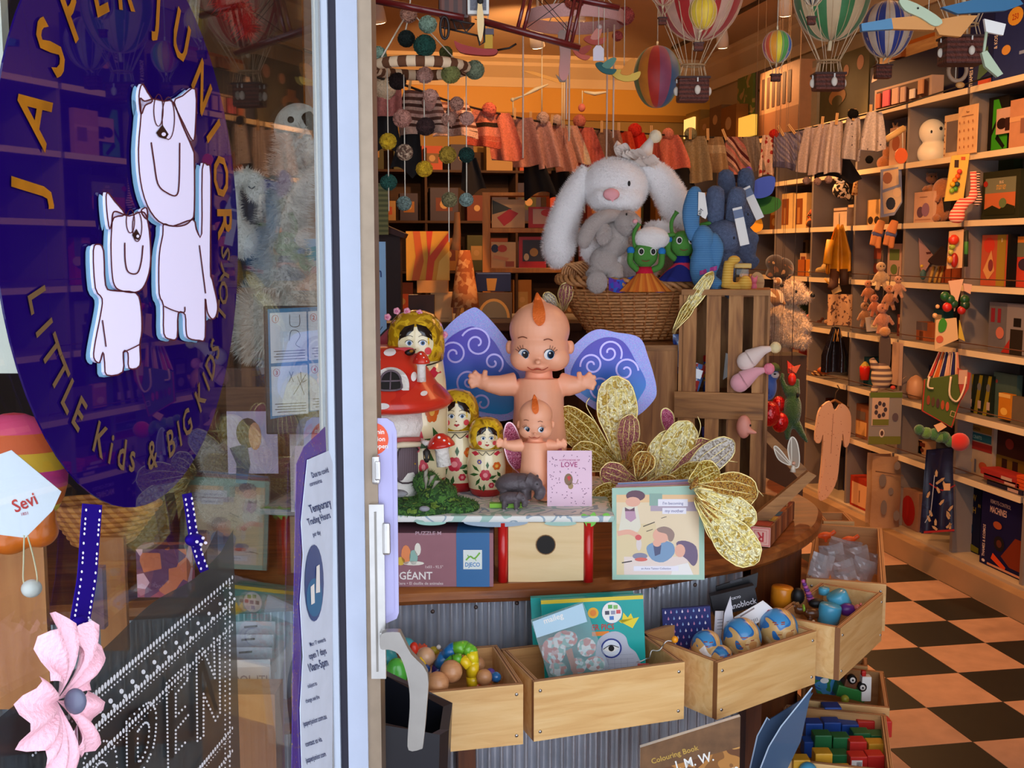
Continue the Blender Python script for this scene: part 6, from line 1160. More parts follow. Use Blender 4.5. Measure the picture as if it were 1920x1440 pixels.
b=t.b();b.box(822,880,0,120,-40,34,M(('3a1a10','5a2a18'),.4,pat=('stripe',60)),bev=6);t.part('fuselage',b)
b=t.b();b.box(877,917,-8,10,-20,28,M('d0ccc4',.5),bev=1);b.box(882,912,-10,-8,-20,21,M('6a6a72',.5,bump=(200,.6)));t.part('radiator',b)
b=t.b();b.poly(b.spl([(896,-60),(904,-30),(903,0),(908,40),(906,66),(901,82),(896,62),(895,30),(897,0),(892,-30)],3,True),-18,-14,M('dcb878',.4,coat=.4));b.ell(901,-16,6,6,5,6,DK,10);t.part('propeller',b)
b=t.b();P=[(834+8*math.cos(a*.3927),-10+5*math.sin(a*.3927),54+20*math.sin(a*.3927))for a in range(16)];b.tube(P,2.6,dkw,6,closed=True);b.tube([(834,-10,36),(834,-10,72)],1.2,dkw,4);b.tube([(828,-10,54),(841,-10,54)],1.2,dkw,4);t.part('wheel',b)
b=t.b();
for q in([(845,38),(890,46)],[(840,55),(896,68)],[(849,38),(856,58),(864,42),(874,62),(888,46)],[(896,68),(900,86),(908,80),(908,40)]):b.tube([(p[0],-6,p[1])for p in q],2,dkw,5)
t.part('undercarriage',b);b=t.b();[b.tube([(u,20,-20),(u+d_,20,-300)],.8,STRING,4)for u,d_ in((850,0),(1080,-10))];t.part('hanging_wire',b)
t=T('toy_boat','red wooden toy hanging under the model biplane with a yellow box on top','toy',890,95,d=2.6);b=t.b();b.poly(b.spl([(852,78),(866,84),(900,92),(932,94),(926,104),(895,104),(862,98)],3,True),-8,8,M('a01f18',.4));b.tube([(932,0,94),(955,0,90),(968,0,82)],2,dkw,5);t.part('hull',b);b=t.b();b.box(908,924,-6,8,66,92,M('c8981c',.5));b.box(906,926,-8,10,55,66,M('5a5058',.5));t.part('cabin',b);b=t.b();b.tube([(915,0,56),(915,0,-300)],.8,STRING,4);t.part('hanging_wire',b)
# ================================================================ balloons
basketm=M(('4a2014','6a3020'),.6,pat=('stripez',90),bump=(150,.6))
def balloon(lb,u,v,rx,ry,cols,d,bas=None,nseg=1,net=True,rot=0,fuzzy=False):
    t=T('model_balloon',lb,'model balloon',u,v,d=d,group=None);b=t.b();prof=[]
    for i in range(19):
        q=i/18*math.pi;r=math.sin(q)**.92 if q<math.pi/2 else math.sin(q)**.80*(1-.0*q);z=-math.cos(q)
        prof.append((max(.04,rx*r*(1 if z<.1 else(1-.12*(z-.1)))),v+ry*z*(1 if z<0 else 1.12)))
    N_=48;ms=[M(c,.5,nz=(30,.15),sheen=.2)for c in cols];b.lathe(u,0,prof,ms[0],N_,mats=lambda i,j:ms[int(((j+rot)%N_)/N_*len(ms)*nseg)%len(ms)]);t.part('envelope',b)
    if net:
        b=t.b();cm=M('d8b48a',.8)
        for k in range(14):a=2*math.pi*k/14;b.tube([(u+(r+.6)*math.cos(a),(r+.6)*math.sin(a),z)for r,z in prof],.55,cm,4)
        t.part('net',b,kind='stuff')
    b=t.b();b.tube([(u,0,v-ry),(u,0,v-ry-8)],2,ww,6);b.tube([(u,0,v-ry-6),(u,0,min(v-ry-30,-(ZC-t.p.z)/t.k+v))],.9,STRING,4);t.part('hanging_cord',b)
    if bas:
        bu,bv0,bv1,bw=bas;b=t.b();big=bw>30
        b.box(bu-bw/2,bu+bw/2,-bw*.35,bw*.35,bv0,bv1,basketm,bev=max(1,bw*.08));b.box(bu-bw/2-1.5,bu+bw/2+1.5,-bw*.38,bw*.38,bv0-1,bv0+3 if big else bv0+1.5,M('3a1810',.6));t.part('basket',b)
        b=t.b();cm=M('dcc09a',.8);n=10 if big else 6;hz=bv0-(24 if big else 8)
        for k in range(n):a=2*math.pi*k/n+.3;b.tube([(u+rx*.93*math.cos(a),rx*.93*math.sin(a),v+ry*.42),(bu+bw*.36*math.cos(a),bw*.3*math.sin(a),hz)],.8 if big else.5,cm,4);b.tube([(bu+bw*.36*math.cos(a),bw*.3*math.sin(a),hz),(bu+bw*.46*math.cos(a),bw*.33*math.sin(a),bv0)],.8 if big else.5,cm,4)
        t.part('rigging',b)
        b=t.b();b.tube([(u,0,v+ry*1.1),(bu,0,v+ry*1.1+(20 if big else 7))],4 if big else 2,M('e0c8a0',.6),8);t.part('neck',b)
        if big:
            b=t.b();b.tube([(bu+bw*.38*math.cos(q*.52),bw*.32*math.sin(q*.52),hz)for q in range(12)],2,M('b08a60',.7),6,closed=True);t.part('load_ring',b)
            for dx,y in((-bw*.52,0),(bw*.52,0),(bw*.1,-bw*.42)):b=t.b();b.ell(bu+dx,y,bv0+(bv1-bv0)*.55,6,5,9,M('e4d6c4',.8),10);b.tube([(bu+dx,y,bv0+2),(bu+dx,y,bv0+10)],1.6,WHITE,5);t.part('sandbag',b)
    return t
RW=('b8221e','d8a890')
balloon('large red and white striped model balloon at the top centre',1312,-22,84,88,RW,3.0,(1302,148,194,58),8)
balloon('small red and white model balloon left of the large one',1244,-28,30,34,RW,2.8,(1243,34,47,15),8)
balloon('small plain yellow model balloon in front of the large red one',1318,22,26,30,('e0b41e','e6c030'),2.6,(1311,81,96,17),6)
balloon('hanging rainbow striped paper balloon without a basket',1232,141,44,55,('d8781c','c03222','9a4a5a','2f5f7c','3f7a3c','8a8a2c','5a7a34','d8821c','c02a1e','9a4a6a','2f5f8c','3f7a3c'),3.6,None,1,False,0)
balloon('small bright rainbow striped model balloon beside the ceiling spot',1457,86,27,29,('c8544a','e0702a','e88a1c','eec82a','6aa84a','3a6ab8','c05a8a','e0562e','f09a1c','f4d82a','5aa84a','3a6ab8','d86a9a'),2.9,(1456,140,153,18),1,True,0)
balloon('large green and white striped model balloon at the top right',1560,-10,72,78,('3a7a44','d4b488'),2.9,(1558,140,172,56),8)
balloon('tiny black and white model balloon in front of the green one',1524,-18,22,26,('26222c','d8c8b0'),2.6,(1523,32,47,15),8)
balloon('medium navy and white striped model balloon behind the blue plane wing',1664,52,47,50,('22388a','d4c0aa'),3.1,(1658,123,148,30),8)
balloon('pale blue and white model balloon cut by the top edge above a wicker basket',1812,-110,80,86,('5a8aa8','d8c8b0'),2.5,(1812,72,126,76),8)
# wooden model plane
t=T('model_plane','wooden model plane with blue and orange wings in front of the navy balloon','model plane',1740,50,d=2.3);pb_,po,pg=M('4f84a8',.5),M('d8924a',.5),M('b8c8a8',.5)
b=t.b();b.poly([(1612,46),(1668,36),(1672,56),(1614,60)],-10,4,pb_);t.part('wing_tip',b);b=t.b();b.poly([(1668,36),(1732,30),(1752,48),(1748,58),(1672,56)],-10,4,po);t.part('wing',b)
b=t.b();b.poly(b.spl([(1680,2),(1712,10),(1760,40),(1748,52),(1720,36),(1690,22)],3,True),-16,-8,pg);b.ell(1714,-18,19,2,2,2,DK,6);t.part('fuselage',b)
b=t.b();b.poly([(1745,40),(1800,30),(1830,30),(1800,70),(1760,66)],-6,6,po);t.part('nose',b);b=t.b();b.poly([(1760,16),(1850,-6),(1900,-4),(1912,10),(1880,22),(1790,28)],-12,0,M('2f6c94',.5));t.part('upper_wing',b)
b=t.b();b.poly([(1845,35),(1886,45),(1882,66),(1850,60)],0,8,WHITE);t.part('tail_fin',b);b=t.b();b.poly([(1840,100),(1850,96),(1882,140),(1872,146),(1848,126)],-8,2,pg);t.part('tail',b);b=t.b();b.tube([(1740,0,20),(1740,0,-340)],.8,STRING,4);b.tube([(1850,0,60),(1846,0,110)],3,pg,6);t.part('hanging_wire',b)
t=T('wooden_ring_toy','pale wooden ring with an orange fish hanging below the right hand basket','ornament',1795,140,d=2.7);b=t.b();b.tube([(1795+17*math.cos(a*.35),0,132+20*math.sin(a*.35))for a in range(18)],4,M('a8866a',.6),6,closed=True);t.part('ring',b);b=t.b();b.ell(1800,-3,160,9,4,6,M('d8924a',.5),8);t.part('fish',b);b=t.b();b.tube([(1792,0,152),(1790,0,-420)],1,STRING,4);t.part('string',b)
# ================================================================ right wall goods
def snap(z):
    c=min(SH+[.13],key=lambda s:abs(s-z));return c if abs(c-z)<.10 else z
def wb(name,lb,cat,u0,u1,v0,v1,col,deco=(),th=.05,X=3.36,sn=True,pat=None,group=None,side=None,parts=False,lean=0):
    """box or panel facing the shop from the wall; extent read in the photo, bottom rested on its shelf"""
    um,vm=(u0+u1)/2,(v0+v1)/2;a,c=atx(u0,vm,X),atx(u1,vm,X);z1,z0=atx(um,v0,X).z,atx(um,v1,X).z
    if sn:s_=snap(z0);z1+=(s_-z0)*(.5 if z1-z0>.1 else 1);z0=s_+.001
    W,Hh=a.y-c.y,z1-z0;t=T(name,lb,cat,0,0,p=(X,(a.y+c.y)/2,z0),face='x',group=group);t.rz=-math.pi/2
    m=M(col,.7,pat=pat,nz=(20,.08),spec=.2)if isinstance(col,(str,tuple))else col;b=B()
    if lean:b.rot(-lean,axis='X')
    b.box(-W/2,W/2,0,th,0,Hh,m,mats=[m]+[M(side,.5)if side else m]*5)
    asp=W/Hh
    for k,q in enumerate(deco):
        y=-.0012-.0004*k
        if q[0]=='t':b.text(q[1],(q[2]-.5)*W,q[3]*Hh,q[4]*Hh,M(q[5],.7,spec=.2),y,q[6]if len(q)>6 else 'c',q[7]if len(q)>7 else.9,q[8]if len(q)>8 else 0)
        elif q[0]=='r':b.rect((q[1]-.5)*W,(q[2]-.5)*W,q[3]*Hh,q[4]*Hh,y,M(q[5],.7,spec=.2)if isinstance(q[5],(str,tuple))else q[5])
        elif q[0]=='o':b.disc((q[1]-.5)*W,q[2]*Hh,q[3]*W,q[4]*Hh,y,M(q[5],.7,spec=.2),n=16)
        elif q[0]=='p':b.face([((x-.5)*W,z*Hh)for x,z in q[1]],y,M(q[2],.7,spec=.2))
        elif q[0]=='b':b.box((q[1]-.5)*W,(q[2]-.5)*W,-q[5],0,q[3]*Hh,q[4]*Hh,M(q[6],.6,spec=.2))
    return t.solo(b),t
R_=random.Random(3)
# --- the row on top of the units
def tb(*a,**k):k.setdefault('sn',True);return wb(*a,**k)
tb('science_kit_box','navy science kit box with a white lettered spine on top of the shelving','box',1818,1862,12,165,'1c2250',[('t','THAMES & KOSMOS',.2,.05,.10,'e8d8c8','l',.55,90),('o',.28,.03,.08,.02,'e8d8c8'),('p',[(.4,.1),(.9,.2),(.8,.5),(.5,.4)],'4a6a4a'),('r',.45,1,.04,.1,'d8583a')],th=.10)
tb('science_kit_box','blue boxed science kit with an orange seal reading 250 at the top right corner','box',1864,1935,2,160,'23306a',[('o',.55,.78,.2,.11,'e8a83a'),('t','250',.55,.74,.10,'b8281c'),('t','& KOS',.1,.45,.1,'e8d8c8','l',.6,90),('o',.35,.4,.12,.06,'e0a04a'),('r',.7,1,.3,.34,'8a9ac0')],th=.11)
tb('navy_box','wide dark navy box standing on the shelving behind the navy balloon','box',1632,1796,96,190,'0c0c30',[('p',[(.02,.7),(.05,.98),(.1,.98),(.09,.72)],'c8b0a8')],th=.08,X=3.42)
tb('wooden_tray_toy','orange wooden tray toy lying on the wide navy box','toy',1650,1752,78,112,PINE,[('b',.3,.5,.2,.8,.03,'8a4a1c'),('r',0,1,.8,1,'b8621c')],th=.14,sn=False,X=3.44)
tb('window_box','clear fronted box of small pink and white bath toys in front of the navy box','box',1640,1746,158,204,'b89a86',[('r',.04,.96,.1,.9,'4a2c22'),('b',.18,.3,.15,.85,.01,'d8506a'),('b',.35,.46,.15,.85,.01,'d8a890'),('b',.5,.58,.15,.8,.01,'c8a08a'),('b',.05,.13,.15,.8,.01,'b8603c'),('b',.66,.74,.2,.6,.01,'e8d8c8'),('b',.8,.88,.3,.9,.01,'c88a5a')],th=.07,X=3.32)
tb('chalk_board','olive green board with wooden rocking toys hung on it, left of the navy box','board',1528,1628,102,236,'5a5236',[('o',.85,.8,.06,.1,'b8866a'),('o',.6,.75,.05,.08,'b8866a'),('o',.45,.42,.16,.12,'a8784a'),('o',.45,.36,.1,.08,'5a5236'),('r',.38,.52,.44,.62,'a8784a')],th=.04,X=3.45)
tb('arched_mirror','pale arched panel with a dark curved edge beside the slatted box','panel',1497,1532,118,248,'a89a80',[('r',.0,.12,0,.75,'2a2018'),('r',.7,1,.6,.9,'c8a888')],th=.03,X=3.43)
tb('slatted_box','tall pale wooden box with dark slots standing on the shelving','box',1424,1498,128,262,'b88a66',[('r',.06+.135*k,.13+.135*k,.45,.9,'4a2c1c')for k in range(6)]+[('r',0,1,0,.38,'8a5c3c')],th=.14,X=3.34)
tb('grey_board','grey panel with two knob holes behind the small rainbow balloon','panel',1412,1452,124,262,'6a5c58',[('o',.55,.9,.05,.02,'1a1412'),('o',.3,.74,.05,.02,'1a1412')],th=.04,X=3.5)
tb('framed_picture','tall narrow picture of green leaves standing left of the grey panel','picture',1382,1411,134,262,('b89a5c','6a7a3a','b89a5c'),[('r',.05,.95,.48,.5,'d8b880')],pat=('blot',9),th=.02,X=3.48)
for k,(u0,u1,v0,c,lb)in enumerate(((1352,1380,190,'8a5a2c','brown wooden box left of the leaf picture'),(1330,1352,200,'7a5a3c','small tan box with a round window'),(1286,1312,210,'9a7a3c','ochre box under the large basket'),(1312,1330,222,'a8844c','pale ochre small box beside the ochre one'))):tb('wooden_box',lb+', high in the far corner','box',u0,u1,v0,262,c,[('o',.5,.6,.2,.15,'c8a070')],th=.1,X=3.36)
tb('lit_paper_bag','glowing yellow paper lantern panel high in the far corner','lamp',1282,1300,222,258,M('ffcf70',.6,em=1.1),th=.04,X=3.34,sn=False);tb('lamp_shades','pair of glowing yellow lamp shades beside the leaf picture','lamp',1384,1410,218,256,M('ffc04a',.6,em=.8),th=.04,X=3.38,sn=False)
# --- second row down (z 2.18)
t=T('rabbit_lamp','smooth white rabbit shaped lamp in the white cubby of the top row','lamp',1746,303,x=3.40);t.p.z=2.181;wl=M('efd8b0',.35,em=.12);b=t.b();b.blob([('e',1750,0,285,30,26,26),('e',1745,-2,246,24,22,25)],.004,wl);t.part('body',b);b=t.b();b.ell(1753,-24,241,3,2,3.4,BLACK,8);b.ell(1736,-23,247,2,2,3,BLACK,8);t.part('eyes',b)
t=T('rabbit_lamp','small white standing rabbit figure left of the larger rabbit lamp','figurine',1722,303,x=3.38);t.p.z=2.181;b=t.b();b.blob([('e',1724,0,288,13,12,20),('e',1727,0,262,9,9,9),('t',[(1728,0,256),(1730,0,238)],[6,5])],.003,M('ecc48a',.4));t.solo(b)
tb('paper_bag','white paper bag printed with tiny figures hanging in front of the white cubby','bag',1796,1832,198,288,'e2b07c',[('t','Paper',.5,.85,.06,'7a4a2c'),('r',.2,.8,.78,.8,'9a6a4c')]+[('o',.15+.23*(k%4),.15+.17*(k//4),.03,.03,'a8683c')for k in range(16)],th=.004,X=3.26,sn=False)
tb('spotted_cardboard','pale spotted cardboard frame behind the printed paper bag','frame',1770,1800,216,300,'e8c090',[('r',.15,.85,.15,.85,'7a6a64')]+[('o',.07,.1+.15*k,.03,.02,'9a5a3c')for k in range(6)],th=.02,X=3.35)
tb('craft_kit_box','black and lime green box in the top cubby nearest the right edge','box',1853,1890,180,284,'181410',[('p',[(.2,.05),(1,.05),(1,.4),(.5,.95),(.25,.95)],'3fa01c'),('p',[(.2,.4),(.5,.65),(.5,.55),(.2,.3)],'181410'),('p',[(.4,.25),(.8,.05),(.9,.1),(.5,.33)],'181410')],th=.08)
tb('photo_book','white book with a dark haired portrait in front of the lime green box','book',1868,1900,202,250,'d8a890',[('o',.35,.4,.3,.22,'2a1410'),('r',.55,.95,.1,.6,'3a1c18')],th=.01,X=3.34,sn=False)
tb('beige_book','beige book with a small drawing at the right edge of the top cubby','book',1893,1935,188,284,'c88a64',[('r',0,1,.55,.65,'d8a070'),('r',.5,.9,.3,.6,'8a5a4a')],th=.03,X=3.32)
for k,(u,v,s,c,lb)in enumerate(((1660,300,1,'c8783c','orange tan plush rabbit lying in the cubby under the last grey bonnet'),(1676,262,.6,'c88a5a','small tan plush toy leaning behind the orange rabbit'),(1630,312,.7,'d8a870','pale plush toy at the left of the same cubby'))):
    t=T('plush_toy',lb,'soft toy',u,v,x=3.40);b=t.b();b.blob([('e',u,0,v-12*s,16*s,12*s,14*s),('e',u+4*s,0,v-32*s,10*s,9*s,10*s),('t',[(u,0,v-38*s),(u-6*s,0,v-54*s)],[4*s,3*s]),('t',[(u+8*s,0,v-38*s),(u+10*s,0,v-56*s)],[4*s,3*s])],.004,plush(c));t.p.z=snap(t.p.z);t.solo(b)
tb('greeting_book','pink and cream book standing beside the orange plush rabbit','book',1668,1692,236,308,'d8a888',[('o',.5,.6,.3,.2,'b86a4a')],th=.02,X=3.37);tb('grey_picture','blue grey picture block at the right of the plush rabbit cubby','picture',1676,1700,222,250,'6a6a74',th=.02,X=3.45,sn=False)
# --- row z 1.85
t=T('teddy_bear','small tan teddy bear sitting above the white drawing book','soft toy',1745,370,x=3.42);b=t.b();b.blob([('e',1745,0,362,16,12,16),('e',1745,-2,334,11,10,10),('e',1737,0,326,3,3,3),('e',1753,0,326,3,3,3),('t',[(1735,-4,352),(1728,-8,358)],[5,4]),('t',[(1755,-4,352),(1764,-8,356)],[5,4])],.003,plush('c07840'));t.part('body',b);b=t.b();[b.ell(x,-11,332,1.4,1,1.6,BLACK,6)for x in(1741,1748)];t.part('eyes',b)
t=T('plush_elephant','tan plush toy with a black bow behind the white drawing book','soft toy',1768,412,x=3.40);t.p.z=1.851;b=t.b();b.blob([('e',1768,0,352,22,16,24),('e',1764,0,392,17,14,20),('t',[(1756,-8,360),(1750,-12,374)],[5,4]),('e',1752,-8,404,8,8,8)],.0035,plush('b87040'));t.part('body',b);b=t.b();b.poly([(1760,366),(1774,362),(1776,384),(1764,392)],-17,-14,DK);t.part('bow',b)
tb('drawing_book','white book with a pencil sketch of two animals standing in the cubby','book',1714,1750,356,411,'e0b090',[('o',.35,.35,.18,.18,'6a4a5a'),('o',.62,.42,.2,.22,'9a7088'),('r',.3,.7,.82,.84,'9a7060'),('r',.1,.9,.1,.13,'c89078')],th=.02,X=3.33)
tb('bug_kit_book','dark green box with a lamp jar and sunset scene','box',1842,1912,318,408,'2c2c18',[('r',.08,.9,.22,.86,'7a7a60'),('r',.08,.9,.22,.55,'c86a3c'),('t','BUG',.52,.74,.08,'e8c8a0'),('t','STUDY KEY',.52,.62,.13,'e0a84a','c',.5),('p',[(.08,.22),(.3,.3),(.5,.22),(.7,.32),(.9,.26),(.9,.1),(.08,.1)],'26260f'),('o',.58,.34,.1,.1,'6a7a4a'),('o',.1,.75,.06,.06,'a82a1c')],th=.06,X=3.34)
tb('small_card_game','small blue and white card box beside the bug study box','box',1812,1832,388,412,'8a8a9a',[('r',.1,.9,.1,.4,'c8b8a0')],th=.04);tb('green_box','dark green box top behind the bug study box','box',1828,1900,300,330,'2c3418',[('t','Build a creature you',.5,.55,.25,'9a9a7a','c',.5)],th=.05,X=3.45,sn=False)
tb('mug_box','cream box with dark animal feet left of the hanging baby card','box',1626,1650,370,414,'e0b070',[('o',.3,.2,.2,.15,'3a2a20'),('o',.8,.2,.2,.15,'3a2a20')],th=.06)
for u0,lb in((1463,'left'),(1489,'right')):tb('doll_window_box',lb+' one of two pale boxes with tall clear windows','box',u0,u0+23,360,424,'e0b878',[('r',.15,.7,.12,.85,'8a4a20'),('r',.3,.5,.15,.6,'b87a3c')],th=.05,X=3.33)
t=T('patchwork_bear','dark teddy in red floral clothes with orange feet on the middle shelf','soft toy',1536,421,x=3.38);t.p.z=1.851;b=t.b();b.blob([('e',1538,0,396,17,14,22),('e',1536,0,362,13,11,12),('t',[(1522,-6,388),(1514,-8,402)],[5,5]),('e',1518,-10,412,10,10,9),('e',1556,-8,398,8,8,8)],.0035,M(('8a3a1c','c85a2c','2a1810','d8943a'),.9,pat=('cells',90)));t.part('body',b);b=t.b();b.ell(1514,-18,413,6,3,6,M('3a1c10'),10);t.part('paw',b);b=t.b();b.ell(1536,0,360,13.4,11.4,12.4,plush('4a2814'),12);t.part('head',b)
tb('white_bucket','small white tin bucket beside the patchwork teddy','bucket',1563,1588,386,418,'d8b898',[('r',0,1,.8,.86,'6a4a3c')],th=.06,X=3.34)
t=T('black_white_panda','black and white plush with a ring toy hanging above the white bucket','soft toy',1580,380,x=3.26);b=t.b();b.blob([('e',1576,0,356,16,12,16),('e',1572,-2,334,10,9,9),('t',[(1586,0,364),(1596,0,376)],[7,5])],.0035,M(('e0c8a8','1a1410'),.9,pat=('blot',40,[0,.5])));t.part('body',b);b=t.b();b.tube([(1572+9*math.cos(q*.52),-12,334+9*math.sin(q*.52))for q in range(12)],2,WHITE,6,closed=True);t.part('ring',b)
t=T('giraffe_teether','tan spotted giraffe teether beside the panda plush','toy',1604,365,x=3.24);b=t.b();b.tube([(1602,0,366),(1604,0,340),(1600,0,318)],[6,4,4],M(('d8a868','8a4a20'),.6,pat=('dots',60,.35)),8);t.solo(b)
# --- row 1.525
def stack(u0,u1,v,c,lb,nm='folded_clothes',cat='clothes',hh=10):tb(nm,lb,cat,u0,u1,v-hh,v,c,th=.16,X=3.31)
tb('red_gold_book','red and gold illustrated book left of the black divider','book',1840,1888,438,532,'c85a3c',[('o',.3,.8,.22,.15,'d8402c'),('r',.62,.95,0,1,'a8842c'),('p',[(.1,.3),(.4,.7),(.55,.3),(.3,.1)],'e0a060'),('t','B',.8,.86,.1,'e8d0a0'),('o',.4,.4,.1,.12,'8a3a3a')],th=.03)
tb('butterfly_book','orange red puzzle box with a dark winged bug at the right edge','box',1894,1935,440,532,'c8402c',[('r',0,1,.6,1,'6a6a54'),('r',.1,.7,.88,1,'d87a2c'),('o',.7,.45,.3,.12,'3a2c3c'),('o',.9,.5,.2,.1,'c8a060')],th=.04)
tb('black_divider','thin black book standing between the red and orange covers','book',1888,1893,436,533,'0f0c0a',th=.05,X=3.32)
tb('white_map_sheet','pale folded map sheet with a sharp corner in the grey cubby','paper',1708,1732,466,500,'a88078',[('r',.1,.8,.3,.8,'5a3428'),('r',0,1,0,.25,'5a6a2a')],th=.01,X=3.45,sn=False)
t=T('paper_pennant','pale paper pennant with a fish drawing in the grey cubby','paper',1735,515,x=3.40);b=t.b();b.poly([(1720,446),(1748,478),(1744,492),(1730,516),(1724,500)],0,2,M('b8887c',.6));b.face([(1734,473),(1744,472),(1744,476),(1736,477)],-.5,M('5a2420'));t.solo(b)
tb('leaf_board','cream board with a green bottom band low in the grey cubby','board',1704,1744,500,545,'a87a64',[('r',0,1,0,.18,'4a5224')],th=.01,X=3.44,sn=False)
t=T('frog_puppet','thin tan and teal jointed puppet lying in the grey cubby','toy',1738,532,x=3.34);b=t.b();b.ell(1730,0,515,6,5,10,M('3a5a5a',.6),10);b.ell(1727,0,499,3,3,3,M('d8b02c'),8);[b.tube([(x,0,500),(x-6,-4,516),(x-10,-6,530)],3,M('b88a3c',.6),6)for x in(1750,1760,1768)];t.part('body',b)
t=T('witch_hat','dark brown pointed cloth hat in the grey cubby','hat',1762,496,x=3.36);b=t.b();b.poly(b.spl([(1742,490),(1756,474),(1768,462),(1776,492),(1760,498)],3,True),0,8,M('2a1510',.8));t.solo(b)
tb('brick_box','rust coloured block box behind the hanging fruit','box',1758,1800,502,534,'a84e28',[('r',.3,.34,0,1,'5a2414'),('r',.6,.64,0,1,'5a2414')],th=.08,X=3.42)
for a in(('orange card box with a small figure on the upper middle shelf',1496,1508,486,'b8642c',30),('slim amber bottle shape beside the orange card box',1511,1519,484,'d8842c',30),('brown carton behind the amber bottle',1520,1536,478,'8a4a20',36)):tb('small_box',a[0],'box',a[1],a[2],a[3],a[3]+a[5],a[4],th=.05,X=3.38)
t=T('folded_towel','crumpled cream towel lying on the bright upper middle shelf','cloth',1540,512,x=3.38);b=t.b();b.blob([('e',1534,0,506,17,16,8),('e',1546,-4,500,12,12,9),('e',1524,-4,510,10,10,5)],.004,M('e0b870',.9,bump=(60,.6)));t.solo(b)
tb('framed_window','pale framed toy window in the dark cubby above the cream towel','frame',1490,1514,450,486,'8a7048',[('r',.15,.85,.12,.88,'3a2414')],th=.02,X=3.5,sn=False)
# --- row 1.20
tb('craft_game_box','grey game box with small red figures and a bucket picture','box',1854,1932,562,652,'6a6468',[('r',.05,.15,.6,.88,'8a2430'),('r',.22,.3,.6,.88,'8a2430'),('r',.45,1,.02,.98,'8a8080'),('r',.55,.85,.0,.5,'2a2018'),('r',.62,.8,.55,.72,'1a1412'),('o',.3,.4,.1,.12,'c8705a'),('p',[(.35,.02),(.55,.02),(.55,.3)],'a82a20')],th=.08,X=3.34)
tb('tin_money_box','brown tin money box in two bands beside a small white animal','box',1712,1748,603,637,'a85a34',[('r',0,.75,.55,1,'6a5a5a'),('r',.35,.55,0,.5,'6a3a24')],th=.08,X=3.38)
t=T('white_trinket','tiny white porcelain animal left of the tin money box','figurine',1703,634,x=3.36);b=t.b();b.blob([('e',1703,0,629,6,4,4),('e',1705,0,623,3,3,3)],.002,M('e0b088',.4));t.solo(b)
t=T('pink_slippers','coral and cream baby shoes in a heap on the bright lower middle shelf','shoes',1530,604,x=3.36);b=t.b()
[b.blob([('e',x,y,z,11,8,6),('e',x+7,y,z-5,7,7,5)],.003,M(c,.6))for x,y,z,c in((1508,0,600,'e09a6a'),(1522,-6,592,'d85a4a'),(1538,0,590,'d8684a'),(1530,-8,602,'5a2c1c'),(1546,-6,602,'e0a878'))];t.solo(b)
# --- row .87
for k in range(3):tb('puzzle_pack',['first','second','third'][k]+' of three dark and yellow hanging puzzle packs','packet',1810+k*17,1825+k*17,700,772,('1c2418'),[('p',[(0,0),(.5,0),(1,1),(.6,1)],'8a7a1c'),('o',.6,.7,.25,.1,'6a6a6a'),('r',.5,.9,.15,.35,'b89a88')],th=.04,X=3.36,lean=0)
tb('teal_book','dusty teal picture book on the lower shelf','book',1862,1906,694,775,'4a5e54',[('r',.3,.7,.5,.54,'2a3a34'),('o',.15,.8,.05,.04,'a8483c')],th=.03,X=3.38);tb('tiger_book','small orange yellow book with scalloped top in front of the teal one','book',1872,1894,738,786,'c87a1c',[('r',0,1,.85,1,'e0b060'),('o',.5,.3,.3,.15,'e8b04a')],th=.03,X=3.32,sn=False);tb('grey_patterned_book','grey patterned book right of the tiger book','book',1895,1935,742,792,'6a5a48',th=.03,X=3.33)
t=T('tea_pot','cream toy teapot with a thin wire handle','teapot',1716,750,x=3.36);t.p.z=.871;b=t.b();b.lathe(1716,0,[(12,750),(17,735),(15,718),(9,710),(2,706)],M('d8a078',.4),18);t.part('pot',b);b=t.b();b.tube([(1702,0,740),(1690,0,735),(1688,0,716),(1698,0,708)],1.2,M('8a7a74',.4),5);t.part('handle',b);b=t.b();b.tube([(1728,0,736),(1738,0,720)],[5,3],M('d8a078',.4),6);t.part('spout',b)
tb('blue_school_bag','petrol blue childs bag on the lower shelf','bag',1600,1638,668,722,'1f4a58',[('r',.1,.9,.55,.62,'3a6a74'),('o',.5,.3,.3,.2,'2a5a68')],th=.1,X=3.38)
t=T('strawberry_cup','red cup with a gold leafy top in front of the blue bag','cup',1620,712,x=3.32);b=t.b();b.lathe(1621,0,[(8,712),(10,690),(9,686)],M('d8241c',.35),16);t.part('cup',b);b=t.b();b.lathe(1621,0,[(10,688),(6,682),(2,678)],M('b89a3c',.5),8,smooth=False);t.part('leaf_top',b)
for k,(u,v,c)in enumerate(((1500,700,'a85a2c'),(1512,692,'6a3418'),(1524,698,'c8824a'),(1536,704,'5a2c18'),(1514,680,'b8783c'))):t=T('folded_socks',['rust brown sock pair at the left of the sock heap','dark brown sock pair in the middle of the heap','tan sock pair at the front of the heap','darkest brown sock pair at the right of the heap','striped sock pair on top of the heap'][k],'socks',u,v,x=3.36);b=t.b();b.blob([('e',u,0,v-4,15,12,6),('e',u+8,-3,v-7,8,8,5)],.0035,M((c,'d8a868'),.9,pat=('diag',40)));t.solo(b)
t=T('orange_purse','small orange leather purse right of the sock heap','purse',1550,700,x=3.32);b=t.b();b.ell(1546,0,694,14,8,7,M('b8521c',.5),12);t.solo(b)
